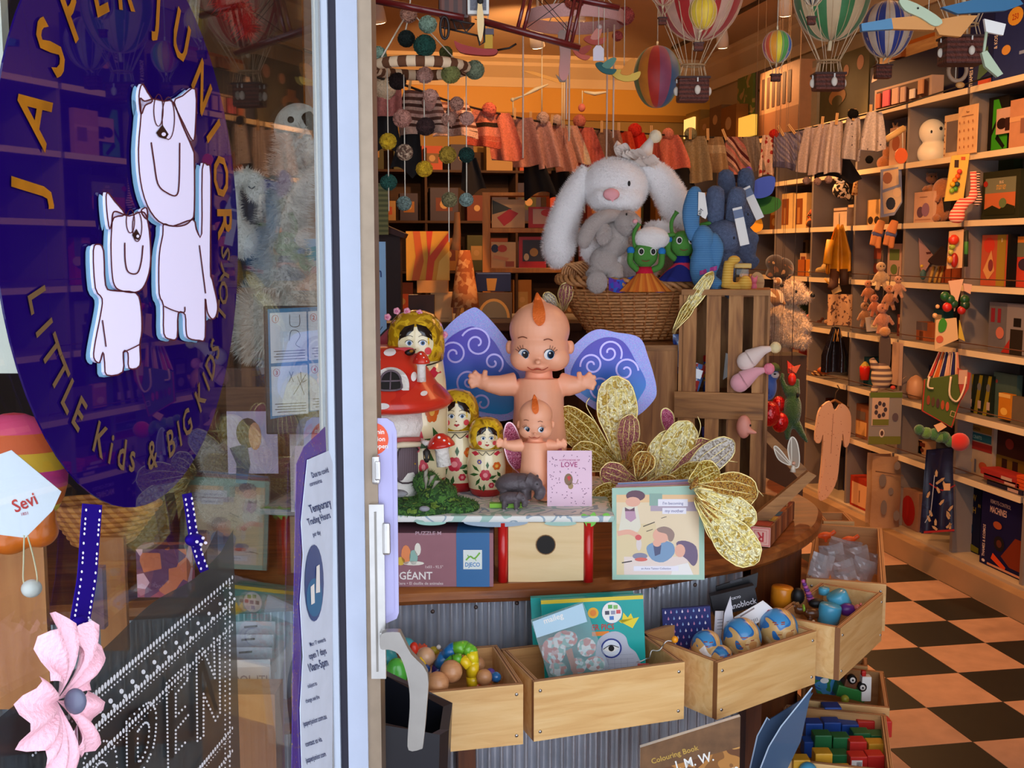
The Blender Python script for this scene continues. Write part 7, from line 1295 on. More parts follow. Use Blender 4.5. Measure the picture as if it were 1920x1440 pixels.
# --- row .55
tb('craft_book','pale craft book with coloured title bands and tool pictures behind the caterpillar','book',1798,1862,792,892,'a8927a',[('r',.1,.95,.82,.95,'8a6a2c'),('r',.15,.95,.65,.8,'1f5a64'),('r',.1,.98,.48,.63,'8a2420'),('t','SEASON',.5,.85,.08,'3a1c14'),('t','CRAFTS',.55,.69,.09,'8ab0a8'),('o',.3,.25,.12,.08,'b8962c'),('o',.75,.2,.12,.08,'a84a2c'),('r',.5,.55,.05,.3,'5a5a6a')],th=.04,X=3.38)
tb('yellow_brown_box','dark red and mustard box at the right edge of the lower shelf','box',1866,1935,806,905,'3a1a14',[('r',0,1,0,.5,'6a5218'),('r',.2,.35,.1,.45,'2a1410'),('r',.5,.65,.1,.45,'2a1410'),('o',.4,.75,.12,.1,'7a2a20')],th=.08,X=3.4)
for k,(c,lb)in enumerate((('a8302c','red book on top of the flat pile'),('8a2830','dark red book second in the flat pile'),('2a2436','navy book at the bottom of the flat pile'))):tb('flat_book',lb+' on the shelf above the motor kits','book',1838+k*6,1905+k*6,886+k*11,898+k*11,c,[('r',.6,.9,.2,.7,'c8a090')],th=.16,X=3.30,sn=False)
for k in range(4):tb('orange_notebook',['top','second','third','bottom'][k]+' orange notebook in the small stack at the right edge','notebook',1906,1945,896+k*7,902+k*7,'d8501c',th=.12,X=3.30,sn=False)
tb('wooden_frame_box','brown framed box with a pale front beside the sleepsuit card','box',1600,1630,760,826,'8a5234',[('r',.1,.85,.1,.5,'d8a060'),('r',.2,.75,.55,.8,'6a5a54')],th=.08,X=3.34)
t=T('folded_towel','crumpled yellow cloth on the low shelf left of the sleepsuit','cloth',1520,800,x=3.36);b=t.b();b.blob([('e',1518,0,786,14,12,9),('e',1530,-4,794,13,10,6)],.004,M('d8a04a',.9,bump=(60,.6)));t.solo(b)
# --- bottom row
tb('glow_kit_box','dark blue box with yellow title and blue creatures standing on the plinth','box',1787,1838,912,1042,'0c1230',[('t','GLOW',.60,.78,.14,'b8962c','c',.75),('t','IN',.95,.71,.07,'b8962c'),('t','CH',.72,.60,.13,'b8962c'),('o',.5,.35,.25,.16,'1f4a6a'),('r',.45,.52,.3,.5,'8a9ab0'),('p',[(.2,.02),(1,.02),(1,.1),(.3,.16)],'6a6a1c'),('t','THAMES & KOSMOS',.12,.08,.07,'8a7aa8','l',.6,90)],th=.09,X=3.40)
tb('remote_machine_box','large navy box picturing an orange racing car, on the plinth at the right edge','box',1838,1922,936,1092,'141240',[('t','REMOTE-CONTROL',.2,.84,.07,'c8a898','l',.7),('t','MACHINES',.2,.72,.12,'e0b8a8','l',.62),('t','THAMES & KOSMOS',.12,.1,.08,'e0c8c0','l',.6,90),('o',.1,.05,.04,.02,'e0c8c0'),('p',[(.5,.2),(.8,.5),(1,.5),(1,.1),(.7,.1)],'7a2c14'),('o',.45,.35,.12,.1,'1a1418'),('o',.45,.35,.06,.05,'5a2a1c'),('p',[(.28,.12),(.6,.02),(.62,.08),(.32,.2)],'d8481c'),('o',.4,.58,.1,.05,'a8502c'),('r',.2,1,.02,.05,'c88a6a')],th=.10,X=3.33)
tb('blue_storybook','tall dark blue book behind the white lion case','book',1582,1632,842,952,'182050',[('r',.3,.7,.3,.6,'3a3a5a'),('o',.5,.5,.1,.06,'a86a4a')],th=.05,X=3.45)
tb('toy_case','white case with red edges and a drawing on the plinth beside the giraffe sack','case',1594,1632,896,952,'a8301c',[('r',.08,.92,.08,.82,'e0a878'),('r',.45,.5,.2,.6,'8a5a3a')],th=.12,X=3.30)
tb('red_spotted_box','white box with a big red spotted oval low between the sack and the rocket fabric','box',1688,1722,918,990,'9a705c',[('o',.45,.45,.38,.4,'a01c18')],th=.08,X=3.34)
t=T('paper_sack','tall brown paper storage sack with pale grey leaf spots on the lower shelves','sack',1658,975,x=3.22);t.p.z=.131
b=t.b();pm_=M('a8805c',.8,bump=(20,.5));b.grid(lambda a,c:(1632+54*a,-14*math.sin(math.pi*a)+2*math.sin(c*9),842+133*c),12,10,pm_,th=30);t.part('sack',b);b=t.b()
for(x,z_,rx,rz)in((1646,885,7,12),(1672,858,6,8),(1650,935,6,14),(1674,950,6,10),(1662,905,5,7)):b.disc(x,z_,rx,rz,-18,M('7a6a60',.8),n=12)
b.stroke([(1632,868),(1684,876)],2,-18,M('6a4a34'));t.part('spot_print',b)
for q in(('dark framed print standing high in the cubby right of the raincoat',1606,1630,442,518,'4a3a38','c8a07c'),('grey brown storybook leaning behind the doll legs',1632,1656,452,520,'6a5a54','9a4a34'),('pale card set behind the right doll legs',1664,1690,456,524,'a8887c','5a6a3a'),
 ('maroon box in the cubby of the hanging plush cluster',1682,1698,590,632,'6a2a24','c89060'),('ochre box left of the hanging plush cluster, on the shelf',1601,1616,572,622,'a8782c','5a2c1c'),('tall dark blue book behind the teapot',1740,1762,690,760,'1c2440','8a7a6a'),('black and white folder standing behind the white board',1700,1712,656,750,'2a2624','a89a90'),
 ('rust book in a short row above the giraffe sack',1640,1654,796,846,'a8502c','d8b080'),('olive book in the same short row above the giraffe sack',1655,1668,800,850,'5a5a2c','c8b890'),('dark stack of leaflets right of the grey card set',1694,1728,838,862,'3a2a20','8a6a4a'),('small tan doll box right of the dark leaflets',1722,1736,836,872,'c89468','6a2c1c'),
 ('red and cream tin beside the brown sock heap',1484,1500,650,690,'a8342c','e0b484'),('brown toy guitar box low in the dark cubby beside the frog',1528,1548,740,782,'5a2c14','a8703c'),('cream box of wooden blocks behind the coral baby shoes',1520,1542,560,590,'c89a60','8a5a2c'),('dark green box left of the coral baby shoes',1484,1500,552,590,'2c3a20','b89a5c'),
 ('orange lantern box at the far left of the middle shelf',1444,1460,376,424,'b8682c','e8b060'),('slim white bottle box right of the patchwork teddy',1590,1600,380,418,'d8b488','7a5a4a'),('mustard book on the shelf under the map pennant',1700,1708,560,636,'b8862c','5a3c1c'),('teal picture book standing behind the tin money box',1750,1768,580,640,'2c5458','c8a878'),
 ('row end plum book beside the first dark puzzle pack',1800,1809,712,772,'5a2a3c','a88a70'),('cream rabbit picture book behind the orange card box',1500,1512,466,500,'d8b080','8a4a34'),('dark chocolate box on the bottom plinth left of the sleepsuit',1500,1528,880,915,'3a2014','8a5a34'),('tall grey box on the plinth behind the sleepsuit legs',1536,1572,862,932,'5a5250','a87c5c')):
    wb('shelf_box' if 'book' not in q[0]else 'storybook',q[0],'box' if 'book' not in q[0]else 'book',*q[1:6],[('r',.15,.85,.55,.85,q[6]),('o',.5,.3,.25,.14,q[6])],th=.06,X=3.42)
# ================================================================ hung on the uprights
def hang(name,lb,cat,u,v,x=3.20,**k):return T(name,lb,cat,u,v,x=x,**k)
def cord(t,u,v0,v1,c='4a3a30'):b=t.b();b.tube([(u,4,v0),(u,0,v1)],.8,M(c),4);t.part('cord',b)
strp=('d8463c','f0c0a8');t=hang('striped_sock','pair of red and white striped socks hanging behind the wooden bead card','socks',1805,425);b=t.b()
b.tube(b.spl([(1820,0,322),(1822,0,350),(1820,0,372),(1800,-2,385),(1792,-4,405),(1790,-4,418)],4),[6]*6+[8]*5+[12]*4+[15]*3+[14,11,6],M(strp,.9,pat=('stripez',62)),14,flat=.5);t.part('sock',b);b=t.b();b.tube(b.spl([(1830,4,322),(1830,4,350),(1834,4,370),(1828,4,384)],4),[5]*8+[7,8,8,7,5],M(('1f1c24','e0b8a0'),.9,pat=('stripez',80)),12,flat=.5);t.part('sock',b,'dark dotted sock')
def cardhang(name,lb,pts,base,X,th=4):t=hang(name,lb,'toy card',pts[0][0],pts[0][1],X);b=t.b();b.poly(pts,0,th,M(base,.5));t.part('card',b);return t
t=cardhang('bead_card','tall yellow card with a string of bright wooden beads',[(1785,292),(1818,288),(1810,375),(1775,378)],'e0b850',3.17)
for k,(x,z_,c)in enumerate(((1799,322,'d8402c'),(1796,331,'d8561c'),(1791,338,'e07a1c'),(1787,346,'e0a81c'),(1796,346,'2a4a4a'),(1793,355,'4a8a2c'),(1786,358,'8aaa2c'))):b=t.b();b.ell(x,-4,z_,5,4,5,M(c,.4),10);t.part('bead',b)
b=t.b();b.rect(1790,1798,300,314,-1,M('3a2018'));b.rect(1802,1810,294,300,-1,M('c8542c'));t.part('print',b)
t=cardhang('baby_card','cream and blue baby toy card with a brown bear picture',[(1652,318),(1690,312),(1694,380),(1680,404),(1655,408)],'8a90a8',3.18)
b=t.b();b.face([(1656,322),(1684,316),(1686,346),(1656,356)],-1,M('e0b88a'));b.disc(1664,334,9,11,-1.5,M('9a6040'),n=12);b.face([(1656,362),(1690,350),(1692,378),(1680,398),(1660,402)],-1,M('d8b890'));b.disc(1672,382,9,12,-1.6,M('1c2434'),n=12);b.disc(1683,361,8,9,-1.8,M('e8c090'),n=12);t.part('print',b)
t=cardhang('orange_tag','round orange swing tag hanging on white strings above the baby card',[(1690+12*math.cos(a*.4),292+15*math.sin(a*.4))for a in range(16)],'e0662c',3.16,2);b=t.b();b.tube([(1692,0,278),(1690,0,240),(1680,0,242)],1.5,STRING,5);b.tube([(1660,0,262),(1694,0,240)],6,M('d8b070',.6),8);t.part('string',b)
for k,(x,c)in enumerate(((1645,'d8884a'),(1670,'c87a44'))):
    t=hang('doll_legs_toy',['left','right'][k]+' one of two dangling soft dolls with blue waistbands','soft toy',x,414);b=t.b();b.blob([('t',[(x+8,0,414),(x,-2,438)],[7,10]),('t',[(x-4,0,440),(x-9,-2,460)],[6,5]),('t',[(x+4,0,440),(x+2,-2,466)],[6,5])],.003,M(c,.9));t.part('body',b);b=t.b();b.tube([(x-8,-1,436),(x+10,-1,440)],7,M('5a608a',.9),8);t.part('waistband',b)
t=hang('yellow_raincoat','small golden yellow raincoat hanging over brown boots','clothes',1572,425);b=t.b();b.grid(lambda a,c:(1574+(a-.5)*(14+34*min(1,c*1.6)),-8*math.cos(a*14)*(.4+c),424+88*c+4*math.sin(a*12)),30,10,M('d8941c',.5,nz=(20,.2)),th=8);b.tube([(1556,-6,450),(1550,-10,495)],[7,8],M('d8941c',.5),8);t.part('coat',b);b=t.b();b.box(1590,1600,0,10,432,500,M('1c1e2c',.6));t.part('lining',b);b=t.b();b.tube([(1568,0,505),(1566,-2,535),(1558,-8,540)],[9,9,6],M('4a2818',.7),8);b.tube([(1586,0,505),(1586,-2,535)],[9,9],M('3a2014',.7),8);t.part('boots',b);cord(t,1574,400,428)
t=hang('tan_ribbon_tag','cream bow and square tag hanging below the raincoat boots','tag',1562,545);b=t.b();b.poly([(1558,540),(1574,534),(1578,546),(1562,552)],0,2,M('e8c078'));b.tube([(1562,0,540),(1550,0,528),(1546,0,522)],2,M('d89a2c'),5);t.solo(b)
t=hang('grey_patterned_bag','brown and cream patterned cloth bag hanging below the raincoat','bag',1575,610);b=t.b();b.grid(lambda a,c:(1552+44*a,-5*math.sin(a*9),552+58*c),14,6,M(('6a4434','c8986a','5a3a2c'),.9,pat=('blot',30)),th=5);t.solo(b);
for k,(u,v,s,c,lb)in enumerate(((1652,520,1.0,'c8a070','pale tan plush monkey at the top of the hanging cluster'),(1628,548,.8,'b86a38','rust orange plush bear at the left of the hanging cluster'),(1668,560,.9,'c07a4c','rosy tan plush doll at the right of the hanging cluster'),(1640,575,.8,'b05c30','dark orange plush bear in the middle of the hanging cluster'),(1655,600,1.1,'c8805c','pink tan plush doll with floppy limbs, lowest of the cluster'),(1622,592,.9,'a06a3c','brown plush tail toy curling at the bottom left of the cluster'),(1684,540,.8,'c88a64','thin pale jointed doll at the right edge of the cluster'))):
    t=hang('plush_toy',lb,'soft toy',u,v,3.18+.012*(k%3));b=t.b();b.blob([('e',u,0,v,11*s,9*s,13*s),('e',u-2*s,-3,v-20*s,9*s,8*s,9*s),('t',[(u+8*s,0,v-6*s),(u+18*s,-2,v+8*s)],[4*s,3*s]),('t',[(u-8*s,0,v-4*s),(u-16*s,-2,v+10*s)],[4*s,3*s]),('t',[(u-4*s,0,v+10*s),(u-8*s,-4,v+24*s)],[4.5*s,4*s]),('t',[(u+5*s,0,v+10*s),(u+9*s,-4,v+24*s)],[4.5*s,4*s])],.003,plush(c));t.part('body',b);b=t.b();[b.ell(u-2*s+dx,-11*s,v-21*s,1.2,1,1.4,BLACK,6)for dx in(-3,3)];t.part('eyes',b);cord(t,u,v-28*s,v-50*s)
t=hang('price_bag','clear bag with a cream label hanging at the foot of the plush cluster','bag',1634,620);b=t.b();b.poly([(1622,596),(1645,592),(1648,620),(1626,622)],0,4,M('b8a898',.4));b.rect(1632,1644,600,614,-1,M('e8cc98'));t.solo(b)
t=hang('black_glossy_bag','black glossy bag with twisted handles hanging left of the blue bag','bag',1565,700);b=t.b();b.grid(lambda a,c:(1566+(a-.5)*(14+36*min(1,c*1.6)),-7*math.sin(a*11),614+84*c),20,8,M('16121a',.2,coat=.6,bump=(30,.8)),th=8);t.part('bag',b);b=t.b();[b.tube([(1560+k*6,-2,640),(1563+k*5,-4,618),(1570+k*2,-2,640)],1.6,M('c8904c',.5),5)for k in range(3)];t.part('handle',b)
t=hang('fruit_rattle_card','cream card with a red apple and green pear shaped wooden beads','toy card',1780,500,3.17);b=t.b();b.poly([(1778,434),(1804,430),(1804,502),(1776,504)],0,4,M('d8a878'));t.part('card',b)
for(x,z_,r,rz,c)in((1784,450,10,10,'d83a20'),(1782,463,6,5,'9aaa3c'),(1780,473,5,5,'b0b048'),(1779,487,6,7,'c8862c'),(1787,488,7,14,'a82018')):b=t.b();b.ell(x,-5,z_,r,r*.8,rz,M(c,.35,coat=.3),14);t.part('bead',b)
b=t.b();b.tube([(1809,0,432),(1811,0,500)],4,M(('1c2420','3a7a2c'),.5,pat=('stripez',8)),8);t.part('black_strap',b)
t=hang('caterpillar_rattle','green and red bead caterpillar toys with white header cards and a leaf bag','toy card',1785,655,3.15)
for pts,c in(([(1772,528),(1800,524),(1790,570),(1786,584)],'e0b090'),([(1800,532),(1816,534),(1814,552),(1802,546)],'d8a890'),([(1752,600),(1790,596),(1795,636),(1752,655)],'d8b080'),([(1796,600),(1808,640),(1796,634)],'c8a83c')):b=t.b();b.poly(pts,-2,1,M(c,.6));t.part('card',b)
for(x,z_,r,c)in((1766,556,9,'1f5a2c'),(1776,562,9,'1c5228'),(1783,570,8,'1c4a2c'),(1803,562,9,'1a4a24'),(1771,576,9,'c8201c'),(1798,582,8,'b0201c'),(1804,572,9,'1a3a1c'),(1753,575,4,'e0a870'),(1749,592,5,'d8a870')):b=t.b();b.ell(x,-4,z_,r,r*.8,r,M(c,.4,coat=.3),12);t.part('bead',b)
b=t.b();b.poly(b.spl([(1764,596),(1772,606),(1768,620),(1758,622),(1757,606)],3,True),-4,-2,M('3a8a24'));b.disc(1760,636,7,7,-3,M('c85a3c'),n=12);t.part('leaf_print',b,'green leaf print')
t=hang('striped_tags','fan of red, navy and orange striped cloth labels hanging above the green tote','tags',1770,712,3.16)
for k,c in enumerate(('c83a2c','d8641c','1c1c54','e0a080','1c1c54','d88a6a')):b=t.b();x=1742+k*10;b.poly([(1758+k*6,660),(1762+k*6,660),(x+6,712-(k==0)*8),(x-3,708)],-k,2-k,M(c,.7));b.stroke([(1758+k*6,660),(x-3,708)],1.6,-k-.5,M('e8c8a0'));t.part('label',b)
t=hang('green_tote','green tote bag with red piping, brown animal letters and white handles','bag',1780,795,3.14);b=t.b();Q=[(1730,712),(1812,700),(1788,798),(1782,800),(1728,770)];b.poly(Q,0,6,M('4a5a1c',.8));b.stroke([(1730,712),(1728,770),(1784,801),(1812,700)],2.6,-1,M('a82a1c',.7));t.part('bag',b)
b=t.b();[b.disc(1738+k*9,750+k*3,3.4,9,-2,M(c),n=10)for k,c in enumerate(('8a3a1c','5a3a1c','4a2a2c','a8481c','b8502c'))];b.stroke([(1782,770),(1790,773),(1788,782),(1780,779),(1782,770)],1.4,-2,M('c8a070'));t.part('letter_print',b)
b=t.b();b.tube(b.spl([(1738,-3,706),(1735,-5,725),(1745,-5,728)],4),2,M('e0c8a8',.7),5);b.tube(b.spl([(1778,-3,706),(1776,-5,740),(1790,-6,752),(1802,-5,730),(1806,-3,706)],4),2,M('e0c8a8',.7),5);t.part('handle',b);b=t.b();b.poly([(1790,690),(1815,700),(1812,728),(1800,750),(1794,724)],-3,-1,M('a83a2c',.7));b.rect(1792,1808,694,720,-3.6,M('c89a80'));t.part('red_flap',b)
t=hang('caterpillar_plush','fuzzy green segmented plush caterpillar with a plain red head and a white tag','soft toy',1770,845,3.12)
for(x,z_,r)in((1722,806,10),(1736,812,11),(1750,814,11),(1760,820,10),(1770,820,11),(1780,828,10)):b=t.b();b.ell(x,0,z_,r,r*.9,r,plush(('2a6a34','3a7a3a','5a8a3a')[int(x)%3]),12);b.fuzz(250,.006,.001);t.part('segment',b)
b=t.b();b.ell(1797,-4,828,18,15,17,M('c8201a',.9,sheen=.4),16);t.part('head',b,'plain red ball head');b=t.b();b.poly([(1744,796),(1758,790),(1768,798),(1752,808)],-14,-12,M('e8b080'));t.part('tag',b)
t=hang('rocket_fabric','navy cloth playmat in a clear bag printed with tan rockets, red hem at the bottom','cloth',1752,1000,3.13);b=t.b();nv=M(('14183a','101434','1c2448'),.35,pat=('blot',14),coat=.4);b.grid(lambda a,c:(1733-6*c+46*a+14*c*a,-6*math.sin(a*8)*c,846+154*c-4*a),16,12,nv,th=8);t.part('folded_cloth',b)
b=t.b();rr=random.Random(2)
for k in range(16):x,z_=1733+rr.random()*44,870+rr.random()*120;b.push(Matrix.Translation((x,0,z_))@Matrix.Rotation(rr.uniform(-1,1),4,'Y'));b.face([(-2,6),(-2.5,-2),(0,-7),(2.5,-2),(2,6)],-9,M('b8946a'));b.pop()
b.stroke([(1729,996),(1786,992)],4,-8,M('a01c18'));b.stroke(b.spl([(1735,905),(1760,918),(1784,908)],4),2.4,-8.5,M('8a1c20'));b.stroke([(1744,890),(1742,930),(1740,960),(1730,978)],1.4,-9,M('a8b0c0'));b.rect(1762,1774,905,918,-9.4,M('d8a878'));t.part('print',b)
t=hang('sleep_suit','pale baby sleepsuit with tiny prints on a wooden hanger','clothes',1563,745,3.16);ss=M(('d8b098','a87868'),.9,pat=('dots',46,.14));b=t.b()
b.poly(b.spl([(1556,752),(1566,770),(1578,756),(1594,772),(1597,800),(1594,832),(1586,838),(1582,812),(1578,850),(1574,900),(1560,930),(1546,940),(1540,930),(1544,870),(1545,815),(1540,830),(1530,826),(1532,790),(1538,766)],3,True),-3,5,ss);t.part('suit',b)
b=t.b();b.poly([(1550,860),(1556,935),(1546,940),(1541,930)],-5,-3,ss);b.stroke([(1562,775),(1560,850)],1.2,-5,M('a8806c'));t.part('button_band',b)
b=t.b();b.tube([(1540,0,764),(1566,0,750),(1592,0,766)],2.5,M('8a5a2c',.5),6);b.tube([(1566,0,750),(1567,0,736),(1573,0,728),(1569,0,722)],1.3,M('5a4a3a',.4,.6),5);t.part('hanger',b)
t=hang('grey_card_set','grey and lime hanging card set with a ring of dark round pieces','toy card',1660,832,3.15);b=t.b();b.poly([(1628,738),(1688,734),(1688,832),(1628,834)],0,5,M('8a8078',.6));b.rect(1628,1688,818,833,-1,M('6a6a1c'));b.rect(1628,1688,736,746,-1,M('5a6a1c'));t.part('card',b)
b=t.b();b.rect(1632,1664,746,798,-1.5,M('c8a488'));b.rect(1634,1664,786,797,-2,M('6a6a1c'));[b.disc(1648+9*math.cos(a),768+12*math.sin(a),3.4,4.4,-2.4,M('3a2c34'),n=10)for a in(0,.9,1.8,2.7,3.6,4.5,5.4)];b.disc(1652,812,5,8,-2,M('d8c0a8'),n=10);b.disc(1652,812,3,5,-2.5,M('4a2a20'),n=10);b.disc(1676,782,6,8,-2,M('5a4a50'),n=10);t.part('print',b)
t=hang('striped_plush','grey and cream striped plush elephant above the grey card set','soft toy',1650,732,3.15);sp=M(('d8b890','6a5450'),.9,pat=('stripez',32));b=t.b();b.blob([('e',1652,0,706,20,14,26),('t',[(1640,0,690),(1632,0,672)],[9,5]),('t',[(1640,-4,725),(1636,-6,738)],[7,6])],.0035,sp);t.part('body',b);b=t.b();b.ell(1672,-6,726,5,4,4,M('d84a3a',.7),8);t.part('paw',b,'small red paw')
t=hang('grey_felt_toy','long grey felt animal with a tan head hanging above the striped plush','soft toy',1660,680,3.17);b=t.b();b.poly(b.spl([(1650,632),(1668,634),(1668,690),(1652,692)],3,True),0,6,M('5a4a44',.9));t.part('body',b);b=t.b();b.ell(1656,-3,622,11,9,9,plush('c88a4c'),10);t.part('head',b)
tb('white_upright_board','narrow white board standing right of the striped plush','board',1672,1686,642,722,'c09a80',th=.02,X=3.24,sn=False)
# big plush group beside the rack
t=T('polar_bear','large cream plush polar bear sitting behind the wooden rack','soft toy',1475,660,d=4.7);cb=plush('d0b08c',110);b=t.b();b.blob([('e',1468,0,605,34,28,44),('e',1480,-16,548,24,22,22),('e',1500,-26,556,13,13,11),('t',[(1490,-10,590),(1506,-24,620)],[13,12]),('t',[(1480,-10,630),(1508,-26,642)],[17,13]),('e',1470,-6,530,5,5,6)],.006,cb);b.fuzz(6000,.012,.0015);t.part('body',b);b=t.b();b.ell(1511,-36,553,4.5,4,4.5,BLACK,10);b.ell(1480,-37,546,3,3,3,BLACK,8);t.part('nose_and_eye',b);b=t.b();b.box(1440,1510,-10,60,652,960,M('3a2414',.7));t2=T('display_stand','dark brown display stand under the polar bear','stand',1475,960,p=t.p);t2=T('display_stand','dark brown plinth under the polar bear, mostly hidden behind the rack','stand',1475,656,p=(t.p.x,t.p.y,t.p.z));b=t2.b();b.box(1436,1508,-20,60,661,661+t.p.z/t2.k-2,M('3a2414',.7));t2.solo(b)
t=T('plush_dog','small white and brown plush dog lying on the polar bear','soft toy',1450,575,d=4.55);b=t.b();b.blob([('e',1448,0,558,22,16,18),('e',1455,-8,528,9,9,9),('t',[(1462,-6,560),(1470,-10,572)],[5,4]),('e',1438,0,570,10,10,12)],.005,M(('d8b890','8a5a2c','d8b890','3a2418'),.95,pat=('blot',9),sheen=.4));t.part('body',b);b=t.b();b.ell(1461,-16,535,3.4,3,3.4,BLACK,8);t.part('nose',b)
t=T('plush_tiger','brown striped plush tiger behind the plush dog','soft toy',1460,525,d=4.8);b=t.b();b.blob([('e',1468,0,505,20,18,22),('e',1452,0,492,18,15,15),('t',[(1450,0,505),(1440,0,520)],[10,8])],.005,M(('6a3c1c','2a160c','b88a5c'),.95,pat=('blot',26),sheen=.4));t.solo(b)
t=T('blue_bird_plush','blue plush jay with a white face beside the rack','soft toy',1442,752,d=4.0);b=t.b();b.blob([('e',1440,0,725,16,14,26),('e',1446,-3,702,13,12,12),('t',[(1432,4,745),(1426,6,760)],[8,4])],.003,M(('1f3a86','3a62b4','2a4a9c'),.8,pat=('blot',26),sheen=.3));t.part('body',b);b=t.b();b.ell(1448,-9,702,10,7,7,M('d8d0cc',.8),10);b.ell(1448,-15,700,3,2,1.6,BLACK,8);t.part('face',b);b=t.b();b.lathe(1448,-6,[(14,694),(9,684),(3,680)],M('4a5a2c',.8),12);t.up(b,1448,690);t.part('cap',b)
for k,(u,v,r,lb)in enumerate(((1443,776,20,'glossy red foil strawberry under the blue bird'),(1462,792,16,'second glossy red foil strawberry, lower right'),(1460,758,13,'small glossy red foil strawberry behind the others'))):t=T('foil_strawberry',lb,'ornament',u,v+r,d=4.05+.05*k);b=t.b();b.ell(u,0,v,r,r*.8,r*1.2,M('c80f16',.18,.3,bump=(60,.8),coat=.6),18);t.up(b,u,v);t.solo(b)
t=T('frog_plush','long green plush frog hanging beside the red foil strawberries','soft toy',1485,830,d=4.15);gp=plush('2c5a24');b=t.b();b.blob([('e',1484,0,768,17,13,34),('e',1482,0,735,12,11,14),('t',[(1474,0,740),(1462,0,712),(1464,0,700)],[6,5,4]),('t',[(1492,0,740),(1492,0,710)],[6,4]),('t',[(1492,0,795),(1504,0,815),(1514,0,830)],[9,6,3]),('t',[(1476,0,795),(1476,0,825)],[9,5])],.004,gp);t.part('body',b);b=t.b();b.ell(1481,-2,712,8,7,12,M('d8281c',.4),10);t.up(b,1481,712);t.part('red_flower',b);b=t.b();b.ell(1490,-12,740,3,3,5,BLACK,8);t.part('eye',b)
t=T('red_bird','small red and orange bird ornament at the top of the frog','ornament',1490,690,d=4.3);b=t.b();b.poly([(1476,676),(1492,690),(1490,702),(1478,700)],0,5,M('d83a20'));b.poly([(1478,690),(1500,684),(1492,700)],-3,0,M('e0603a'));t.up(b,1484,690);t.solo(b)
for k,(c,pts,lb)in enumerate((('3a1a86',[(1385,330),(1405,312),(1415,338),(1410,366),(1390,352)],'purple felt star leaf at the top of the felt garland'),('1a3aa0',[(1405,350),(1424,334),(1452,332),(1448,362),(1425,372),(1408,366)],'blue felt leaf right of the purple one'),('14501c',[(1400,374),(1420,366),(1460,372),(1462,390),(1436,402),(1408,392)],'dark green felt leaf under the blue one'),('d88a14',[(1396,388),(1414,390),(1428,410),(1430,430),(1408,436),(1394,412)],'orange felt leaf at the bottom of the garland'))):t=T('felt_leaf',lb,'ornament',pts[0][0],pts[0][1],d=4.3+.03*k);b=t.b();b.poly(b.spl(pts,4,True),0,5,M(c,.9));t.up(b,pts[2][0],pts[1][1]+8);t.solo(b)
# ================================================================ far end of the shop
dbw=M(('2c170c','3c2212'),.7,pat=('wood',3,'x'));t=T('back_bookcase','dark brown bookcase covering the far wall','bookcase',0,0,p=(.2,9.6,0));t.rz=0
b=B();b.box(0,3.1,.38,.42,0,2.55,dbw);t.part('back_panel',b)
for k in range(6):b=B();b.box(0,3.1,0,.38,.25+k*.42,.27+k*.42,dbw);t.part('shelf',b)
for x in(0,.78,1.55,2.32,3.08):b=B();b.box(x,x+.02,.01,.37,0,2.55,dbw);t.part('upright',b)
CN=(('5a1c14','maroon'),('8a5a24','mustard'),('2a2440','navy'),('6a4a2a','brown'),('9a7a4a','tan'),('3a3c1c','olive'),('a8442a','rust'),('4a2a3a','plum'))
ON='first second third fourth fifth sixth seventh eighth ninth tenth eleventh twelfth'.split();rr=random.Random(11)
for r,rn in enumerate(('lowest visible','second','third','top')):
    x=.24;n=0
    while x<3.1 and n<12:
        w,h=rr.uniform(.13,.24),rr.uniform(.16,.34);c,cn=CN[rr.randrange(8)];z=.27+(r+2)*.42+.001;
        b=B();b.box(0,w,0,.16,0,h,M(c,.6));b.rect(w*.2,w*.8,h*.3,h*.7,-.001,M(CN[rr.randrange(8)][0],.6));b.disc(w*.5,h*.5,w*.16,w*.16,-.002,M('a8865a',.6),n=10)
        o=world_thing('toy_box','%s box, %s from left on the %s shelf of the dark bookcase'%(cn,ON[n],rn),'box',b,'toy boxes on the back bookcase');o.location=(x,9.64+rr.uniform(0,.1),z);x+=w+rr.uniform(.03,.12);n+=1
lamp('SPOT',(.9,3.2,3.2),tuple(at(812,480,4.5)),150,WARM,.03,26)  # added spot, stands in for sunlight on the painted canvas
TZ=at(830,606,4.5).z;a=at(830,606,4.5);t=T('display_table','dark brown display table behind the dolls at the back','table',0,0,p=(a.x,a.y,0));t.rz=-YAW;b=B();b.box(-.4,.55,0,.7,TZ-.03,TZ,dbw);t.part('table_top',b)
for x in(-.38,.5):b=B();b.box(x,x+.04,.02,.06,0,TZ-.03,dbw);t.part('leg',b);b=B();b.box(x,x+.04,.62,.66,0,TZ-.03,dbw);t.part('leg',b)
def bx(nm,lb,u0,u1,v0,v1,c,d,deco=(),th=24,cat='box',z=None,m=None):
    t=T(nm,lb,cat,(u0+u1)/2,v1,d=d);b=t.b();b.box(u0,u1,0,th,v0,v1,m or M(c,.5,nz=(20,.08)))
    for k,q in enumerate(deco):
        if q[0]=='t':b.text(q[1],q[2],q[3],q[4],M(q[5],.5),-1-k*.2,'l',q[6]if len(q)>6 else.9)
        else:b.face(q[1],-.6-k*.2,M(q[0],.5))
    return t.solo(b)
bx('painted_canvas','bright yellow and orange painted canvas standing on the back table',762,843,434,526,'f0b030',4.62,[('e06a1c',[(772,526),(780,480),(775,434),(788,434),(795,490),(786,526)]),('e8501c',[(800,434),(812,434),(806,480),(830,450),(842,436),(842,450),(815,490),(810,526),(798,526),(803,480)]),('f8d060',[(818,526),(824,490),(843,470),(843,526)])],5,'picture')
